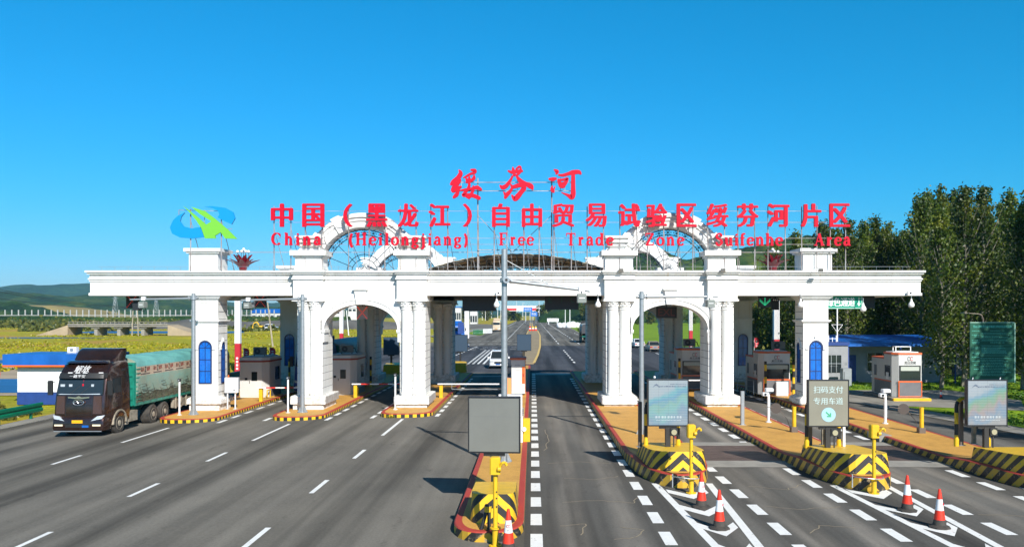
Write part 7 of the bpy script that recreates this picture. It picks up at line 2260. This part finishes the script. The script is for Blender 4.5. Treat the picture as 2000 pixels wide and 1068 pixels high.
t = thing('water_heater', 'pale metal cabinet standing before the office door', 'cabinet', (at(1652, 62.5), 62.5, .02)); q = MB(); q.bbox(-.35, .35, -.3, .3, 0, 1.35, .04); b_ = q.build('case', M_STEEL, t); q = MB(); q.box(-.25, -.22, -.315, -.301, .2, 1.1); q.build('handle', M_DARK, b_)
t = thing('antenna_mast', 'thin white mast with a triangular bracket above the office annex', 'antenna', (at(1635, 65.5), 65.5, 3.3))
q = MB(); q.cyl((0, 0, 0), (0, 0, 3.1), .06, n=8); q.build('mast', M_PLASTW, t)
q = MB()
for s_ in (-1, 1): q.bar((s_ * .45, 0, 1.35), (0, 0, .75), .03, .03)
q.bar((-.45, 0, 1.35), (.45, 0, 1.35), .03, .03); q.build('bracket', M_PLASTW, t)
t = thing('satellite_frame', 'small pale frame of pipes on the annex roof', 'frame', (at(1622, 65), 65, 3.3))
q = MB()
for k in range(4): q.bar((-.45 + k * .3, 0, 0), (-.45 + k * .3, 0, .35 + .15 * (k % 2)), .05, .05)
q.bar((-.5, 0, .25), (.5, 0, .25), .04, .04); q.build('pipes', M_PLASTW, t)
t = thing('park_fence', 'dark iron fence with stone pillars under the poplars', 'fence', (25, 72, 0))
for k in range(15):
    x = k * 1.75 * 1.9 - 1
    q = MB(); q.box(x - .28, x + .28, -.25, .25, 0, 1.9); q.box(x - .34, x + .34, -.31, .31, 1.902, 2.05); q.build('pillar', mat('fence_pillar', (.17, .16, .15), .8, vary=.3), t)
for k in range(14):
    x0 = k * 1.75 * 1.9 - 1; q = MB()
    q.bar((x0 + .3, 0, 1.6), (x0 + 3.0, 0, 1.6), .04, .05); q.bar((x0 + .3, 0, .3), (x0 + 3.0, 0, .3), .04, .05)
    for j in range(16): q.bar((x0 + .42 + j * .165, 0, .1), (x0 + .42 + j * .165, 0, 1.8), .022, .022)
    q.build('railing', M_DARK, t)
t = thing('path_lamp', 'thin brown path lamp with a bent arm behind the notice board', 'lamp', (at(1920, 58), 58, 0))
q = MB(); q.tube([(0, 0, 0), (0, 0, 5.1), (-.1, 0, 5.4), (-.3, 0, 5.5)], .06, 8); q.build('pole', M_BROWNP, t); q = MB(); q.tube([(-.3, 0, 5.5), (-1.25, 0, 5.58)], .03, 6); q.bbox(-1.6, -1.2, -.08, .08, 5.53, 5.62, .02); q.build('lamp_arm', M_DUST, t)

# ------------------------------------------------------------------ vegetation
def leafquad(mb, c, s, rng, flat=.0):
    a = rng.uniform(0, 6.283); b = rng.uniform(-1, 1)
    n = Vector((math.cos(a), math.sin(a), b * .9 + flat)).normalized()
    u = n.cross(Vector((0, 0, 1)));
    if u.length < .01: u = Vector((1, 0, 0))
    u.normalize(); v = n.cross(u)
    r = rng.uniform(0, 6.283); uu = u * math.cos(r) + v * math.sin(r); vv = v * math.cos(r) - u * math.sin(r)
    s1, s2 = s * rng.uniform(.7, 1.2), s * rng.uniform(.45, .8)
    mb.face([c - uu * s1, c - vv * s2, c + uu * s1, c + vv * s2])
def tree_parts(seed, H, rad, base=.18, nb=46, leaf=.2, per=10, up=.9, shape='poplar'):
    rng = random.Random(seed)
    tr = MB(); cr = MB()
    P = []
    x = y = 0
    for i in range(9):
        P.append((x, y, H * .93 * i / 8)); x += rng.uniform(-.16, .16); y += rng.uniform(-.16, .16)
    for i in range(8):
        tr.cyl(P[i], P[i + 1], .2 * (1 - i / 9.5) * H / 16, .2 * (1 - (i + 1) / 9.5) * H / 16, 7)
    def trunk_at(t):
        i = min(7, int(t * 8)); f = t * 8 - i
        a, b = Vector(P[i]), Vector(P[i + 1]); return a + (b - a) * f
    for k in range(nb):
        t = base + (1 - base) * (k / nb) ** .95
        c = trunk_at(min(.999, t))
        if shape == 'poplar': rr = rad * (.45 + .55 * math.sin(min(1, (t - base) / (1 - base) * 1.25 + .12) * math.pi * .8)) * (1.0 if t < .58 else max(.10, (1.04 - t) / .46))
        else: rr = rad * math.sin(min(1, .15 + (t - base) / (1 - base) * .85) * math.pi) ** .6
        a = k * 2.399 + rng.uniform(-.5, .5)
        L_ = rr * rng.uniform(.6, 1.2)
        e = c + Vector((math.cos(a) * L_, math.sin(a) * L_, (L_ + (.5 if shape == 'poplar' and t > .6 else 0)) * up * (1.7 if shape == 'poplar' and t > .6 else 1) * rng.uniform(.7, 1.5)))
        m = c + (e - c) * .5 + Vector((0, 0, -.1 * L_))
        if k % 2 == 0 or L_ > 1: tr.cyl(c, m, .05, .035, 5); tr.cyl(m, e, .035, .012, 4)
        nclump = per
        for j in range(nclump):
            f = rng.uniform(.25, 1.08)
            g_ = .28 if not (shape == 'poplar' and t > .75) else .16
            q_ = c + (e - c) * f + Vector((rng.gauss(0, g_), rng.gauss(0, g_), rng.gauss(0, .34)))
            s_ = rng.uniform(.18, .46) * (1 if g_ > .2 else .6)
            for l in range(rng.randint(5, 10)):
                leafquad(cr, q_ + Vector((rng.gauss(0, s_), rng.gauss(0, s_), rng.gauss(0, s_ * 1.2))), leaf, rng)
    return tr, cr
TREES = {}
def make_tree(key, label, loc, rz, sc, seed, H, rad, m, group, name='poplar_tree', cat='tree', **kw):
    if key in TREES:
        o = dup(TREES[key], loc, rz, label)
        o['group'] = group
    else:
        o = thing(name, label, cat, loc, rz, group)
        tr, cr = tree_parts(seed, H, rad, **kw)
        tr.build('trunk', M_BARK, o, smooth=50, fix=False)
        cr.build('crown', m, o, fix=False)
        TREES[key] = o
    o.scale = sc
    return o
rng = random.Random(21)
PG = 'tall poplars on the right'
kinds = [('pa', 1, 17, 2.0), ('pb', 2, 18, 2.3), ('pc', 3, 16, 1.8), ('pd', 4, 17.5, 2.6)]
spots = [(30.2, 60.5, 15.2), (32.6, 62, 15.9), (35.6, 59.5, 13.6), (38, 63, 14.2), (27.2, 84, 12.5), (29.9, 78, 14.3), (33.4, 82, 14.2), (36.2, 77, 18.2), (39.2, 83, 19.6), (41.6, 76, 20.0), (44.5, 82, 19.0), (46.5, 77, 17.5), (49.0, 84, 20), (50.5, 78, 19.2),
         (32.2, 92, 15.8), (38.5, 94, 20), (44.2, 93, 21), (51, 92, 21), (35.6, 100, 18), (42.5, 104, 22), (50, 103, 22.5), (56.5, 98, 22), (47.5, 72.5, 15.5), (42.8, 71, 11), (37.5, 73, 11), (53.5, 75, 17), (30.5, 104, 17), (58, 85, 21), (56, 108, 22),
         (31.2, 86.5, 14.5), (32.9, 88, 15.2), (34.9, 87, 15.8), (36.9, 88.5, 17.2), (40.3, 88, 19.2), (43.2, 87, 19), (46.0, 90, 20), (37.8, 79.5, 17.4), (48.2, 87.5, 20), (52.4, 86, 20), (33.9, 97, 17), (41, 99, 20.5), (39.2, 91, 18), (41.6, 95.5, 18), (38.9, 87, 17)]
wrd = ['in the row behind the office', 'behind the white orange kiosk', 'above the dark fence', 'behind the notice board', 'at the right picture edge']
def where(x, Y):
    px = 1040 + x * 1600 / Y
    if px < 1640: return 'showing right of the right column'
    if px < 1720: return 'behind the blue office roof'
    if px < 1800: return 'behind the white kiosk'
    if px < 1880: return 'left of the notice board'
    if px < 1960: return 'behind the notice board'
    return 'at the right picture edge'
cnt = {}
for i, (x, Y, H) in enumerate(spots):
    kd = kinds[i % 4]
    rng.random()
    size = 'short' if H < 15 else 'medium' if H < 18.5 else 'tall'
    row = 'nearest' if Y < 66 else 'front' if Y < 80 else 'second' if Y < 90 else 'third' if Y < 97 else 'rear'
    base_l = '%s poplar in the %s row %s' % (size, row, where(x, Y))
    cnt[base_l] = cnt.get(base_l, 0) + 1
    if cnt[base_l] > 1: base_l += [', right of its twin', ', further right', ', last'][min(2, cnt[base_l] - 2)]
    px_ = 1040 + 1600 * x / Y
    TL = [(1500, 470), (1640, 415), (1700, 415), (1745, 425), (1775, 395), (1800, 376), (1860, 352), (1905, 352), (1950, 366), (2000, 372), (2400, 372)]
    for (a_, ya_), (b_, yb_) in zip(TL[:-1], TL[1:]):
        if a_ <= px_ <= b_: top_ = ya_ + (yb_ - ya_) * (px_ - a_) / (b_ - a_)
    H = min(H * 1.12, 5.2 + (613 - top_ - 70 * rng.random() ** 1.6) * Y / 1600)
    k = H / kd[2]
    make_tree(kd[0], base_l, (x, Y, 0), rng.uniform(0, 6.28), (k * .95 + .05, k * .95 + .05, k), kd[1], kd[2], kd[3], M_LEAF, PG, base=.10, nb=66, leaf=.155, per=9)
for i, (x, Y, H) in enumerate(((28.6, 21, 15), (28.9, 29.5, 15.5), (34.5, 39, 15), (34.2, 47, 17), (37, 55.5, 18), (41.5, 63, 18), (35.5, 33, 17))):
    kd = kinds[i % 4]; k = H / kd[2]
    make_tree(kd[0], 'poplar standing just outside the right picture edge, %s from the front' % ['first', 'second', 'third', 'fifth', 'sixth', 'seventh', 'fourth'][i], (x, Y, 0), rng.uniform(0, 6.28), (k, k, k), kd[1], kd[2], kd[3], M_LEAF, 'poplars outside the right edge', base=.10, nb=66, leaf=.155, per=9)
# sunlit trees and shrubs under the right bay
BG = 'sunlit trees behind the right bay'
for i, (px, Y, H, kk) in enumerate(((1452, 120, 8, 'ya'), (1475, 108, 6, 'yb'), (1500, 125, 10, 'ya'), (1522, 112, 9, 'yb'), (1548, 118, 11, 'ya'), (1580, 105, 11, 'yb'), (1610, 112, 12, 'ya'), (1635, 100, 11, 'yb'), (1665, 108, 12, 'ya'), (1700, 112, 12, 'yb'))):
    k = H / 10
    lab = ['low yellow green tree beside the window column of the rear row', 'small yellow green tree above the red flag', 'yellow green tree left of the striped column', 'yellow green tree right of the striped column', 'dark yellow tree just left of the right column',
           'tree hidden by the right column', 'yellow tree below the green lane sign', 'yellow tree right behind the antenna mast', 'yellow tree above the blue roof', 'yellow tree right of the antenna over the roof'][i]
    make_tree(kk, lab, (at(px, Y), Y, 0), i * 1.3, (k, k, k), 30 + (kk == 'yb'), 10, 3.4, M_LEAFY, BG, name='broadleaf_tree', base=.1, nb=40, leaf=.22, per=9, up=.55, shape='round')
FG = 'trees at the far end of the road'
far = [(988, 640, 9), (1000, 720, 12), (1012, 600, 6), (1062, 690, 13), (1075, 640, 15), (1090, 700, 17), (1103, 620, 14), (1120, 560, 13), (1136, 600, 16), (1150, 500, 12), (1168, 560, 13), (905, 560, 8), (925, 620, 9), (950, 700, 10),
       (1245, 420, 6), (1270, 440, 7), (1300, 430, 6), (1325, 420, 7), (1350, 400, 6)]
for i, (px, Y, H) in enumerate(far):
    k = H / 10
    side = 'left of the far road' if px < 1015 else 'right of the far road' if px < 1200 else 'along the top of the lawn in the right arch'
    grp = [p for p, _, _ in far if (p < 1015) == (px < 1015) and (p < 1200) == (px < 1200)]
    ii = sorted(grp).index(px)
    lab = 'green tree %s, %s of its row' % (side, ['leftmost', 'second', 'third', 'fourth', 'fifth', 'sixth', 'seventh', 'eighth', 'ninth'][ii])
    make_tree('fa' if i % 2 else 'fb', lab, (at(px, Y), Y, 0), i * 1.1, (k * 1.3, k * 1.3, k), 50 + i % 2, 10, 3.6, M_SHRUB if i % 3 else M_LEAF, FG, name='broadleaf_tree', base=.06, nb=34, leaf=.5, per=6, up=.5, shape='round')

def clumps(name, pts, m, leaf, rng, n=22, label=None):
    mb = MB()
    for (x, y, z, r, h) in pts:
        for k in range(n):
            a = rng.uniform(0, 6.283); q = math.sqrt(rng.random()) * r
            zz = z + h * abs(rng.gauss(0, .5)) * (1 - .5 * q / r)
            leafquad(mb, Vector((x + q * math.cos(a), y + q * math.sin(a) * .8, zz)), leaf * rng.uniform(.6, 1.3), rng, .4)
    return tag(mb.build(name, m, None, fix=False), kind='stuff')
rng = random.Random(77)
pts = []
for k in range(2600):
    Y = 85 + 260 * rng.random() ** 1.2; px = rng.uniform(-30, 860)
    x = at(px, Y)
    if x > -29 or (x < -90 and 196 < Y < 210) or (x < -48 and 97 < Y < 113) or (x < -90 and 250 < Y < 290): continue
    if noise.noise(Vector((x * .05, Y * .03, 0))) < -.05: continue
    s_ = Y / 140
    pts.append((x, Y, -.46, rng.uniform(.6, 1.9) * s_, rng.uniform(.2, .5)))
clumps('wild_grass', pts, foliage('wild_grass_tufts', (.12, .15, .006), (.30, .29, .01), (.34, .24, .03), .3), .22, rng, 16)
pts = []
for k in range(420):
    px = rng.uniform(-30, 640); Y = rng.uniform(345, 392)
    pts.append((at(px, Y), Y, -.4, rng.uniform(2, 5), rng.uniform(2, 4.5)))
for k in range(60):
    px = rng.choice((rng.uniform(140, 230), rng.uniform(440, 620), rng.uniform(50, 110))); Y = rng.uniform(280, 345)
    pts.append((at(px, Y), Y, -.4, rng.uniform(1.5, 3.5), rng.uniform(1.2, 2.6)))
clumps('shrub_belt', pts, M_SHRUB, .9, rng, 40)
pts = []
for k in range(260):
    x = rng.uniform(-38, -29.3); Y = rng.uniform(28, 52)
    if x > -33.5 + 0 and Y > 50: continue
    pts.append((x, Y, gz(x), rng.uniform(.3, .7), rng.uniform(.2, .75) if x < -30.5 else .18))
for k in range(90): pts.append((rng.uniform(-38, -32.5), rng.uniform(44, 50), gz(-30), .7, rng.uniform(.8, 1.5)))
clumps('verge_shrubs', pts, M_SHRUB, .16, rng, 46)
pts = []
for k in range(1500):
    Y = rng.uniform(34, 74); x = rightedge(Y) + 1.8 + 22 * rng.random() ** 1.3
    if 21 < x < 31 and 45.5 < Y < 60: continue
    pts.append((x, Y, .01, rng.uniform(.2, .6), rng.uniform(.06, .14)))
clumps('lawn_tufts', pts, foliage('lawn_tuft_leaves', (.05, .14, .01), (.10, .22, .015), (.16, .27, .02), .3), .10, rng, 14)
pts = [(at(px, Y), Y, 0, rng.uniform(1.0, 2.2), rng.uniform(1.0, 2.6)) for px, Y in [(rng.uniform(1440, 1800), rng.uniform(84, 120)) for _ in range(120)] if at(px, Y) > rightedge(Y) + 2.5]
clumps('undergrowth', pts, M_LEAFY, .28, rng, 60)
pts = []
for k in range(420):
    Y = rng.uniform(75, 112); x = rng.uniform(29, 70)
    if x < rightedge(Y) + 4: continue
    pts.append((x, Y, 0, rng.uniform(1.0, 2.2), rng.uniform(1.0, 3.4)))
for k in range(330):
    Y = rng.uniform(108, 125); x = rng.uniform(32, 88)
    pts.append((x, Y, 0, rng.uniform(1.6, 3.2), rng.uniform(4, 11)))
clumps('poplar_undergrowth', pts, M_LEAF, .30, rng, 90)
pts = [(9.5 + rng.uniform(-.08, .08), 34.9 + rng.uniform(-.5, .6), .0, .16, .15) for _ in range(6)] + [(15.0, 36 + rng.uniform(-.4, .8), .0, .15, .2) for _ in range(5)] + [(-7.7 + rng.uniform(-.4, .4), 43.45, 0, .06, .18) for _ in range(3)]
clumps('kerb_weeds', pts, M_LEAFY, .05, rng, 26)

# ------------------------------------------------------------------ haze over the far ground
hz = MB(); hz.box(-4500, 4500, -90, 4200, -3, 142)
hm = bpy.data.materials.new('haze_air'); hm.use_nodes = True
hn = hm.node_tree; hn.nodes.remove(hn.nodes['Principled BSDF'])
pvn = hn.nodes.new('ShaderNodeVolumePrincipled')
pvn.inputs['Color'].default_value = (.34, .70, 1.0, 1)
pvn.inputs['Density'].default_value = .000085
hn.links.new(pvn.outputs[0], hn.nodes['Material Output'].inputs['Volume'])
tag(hz.build('haze', hm), kind='stuff')
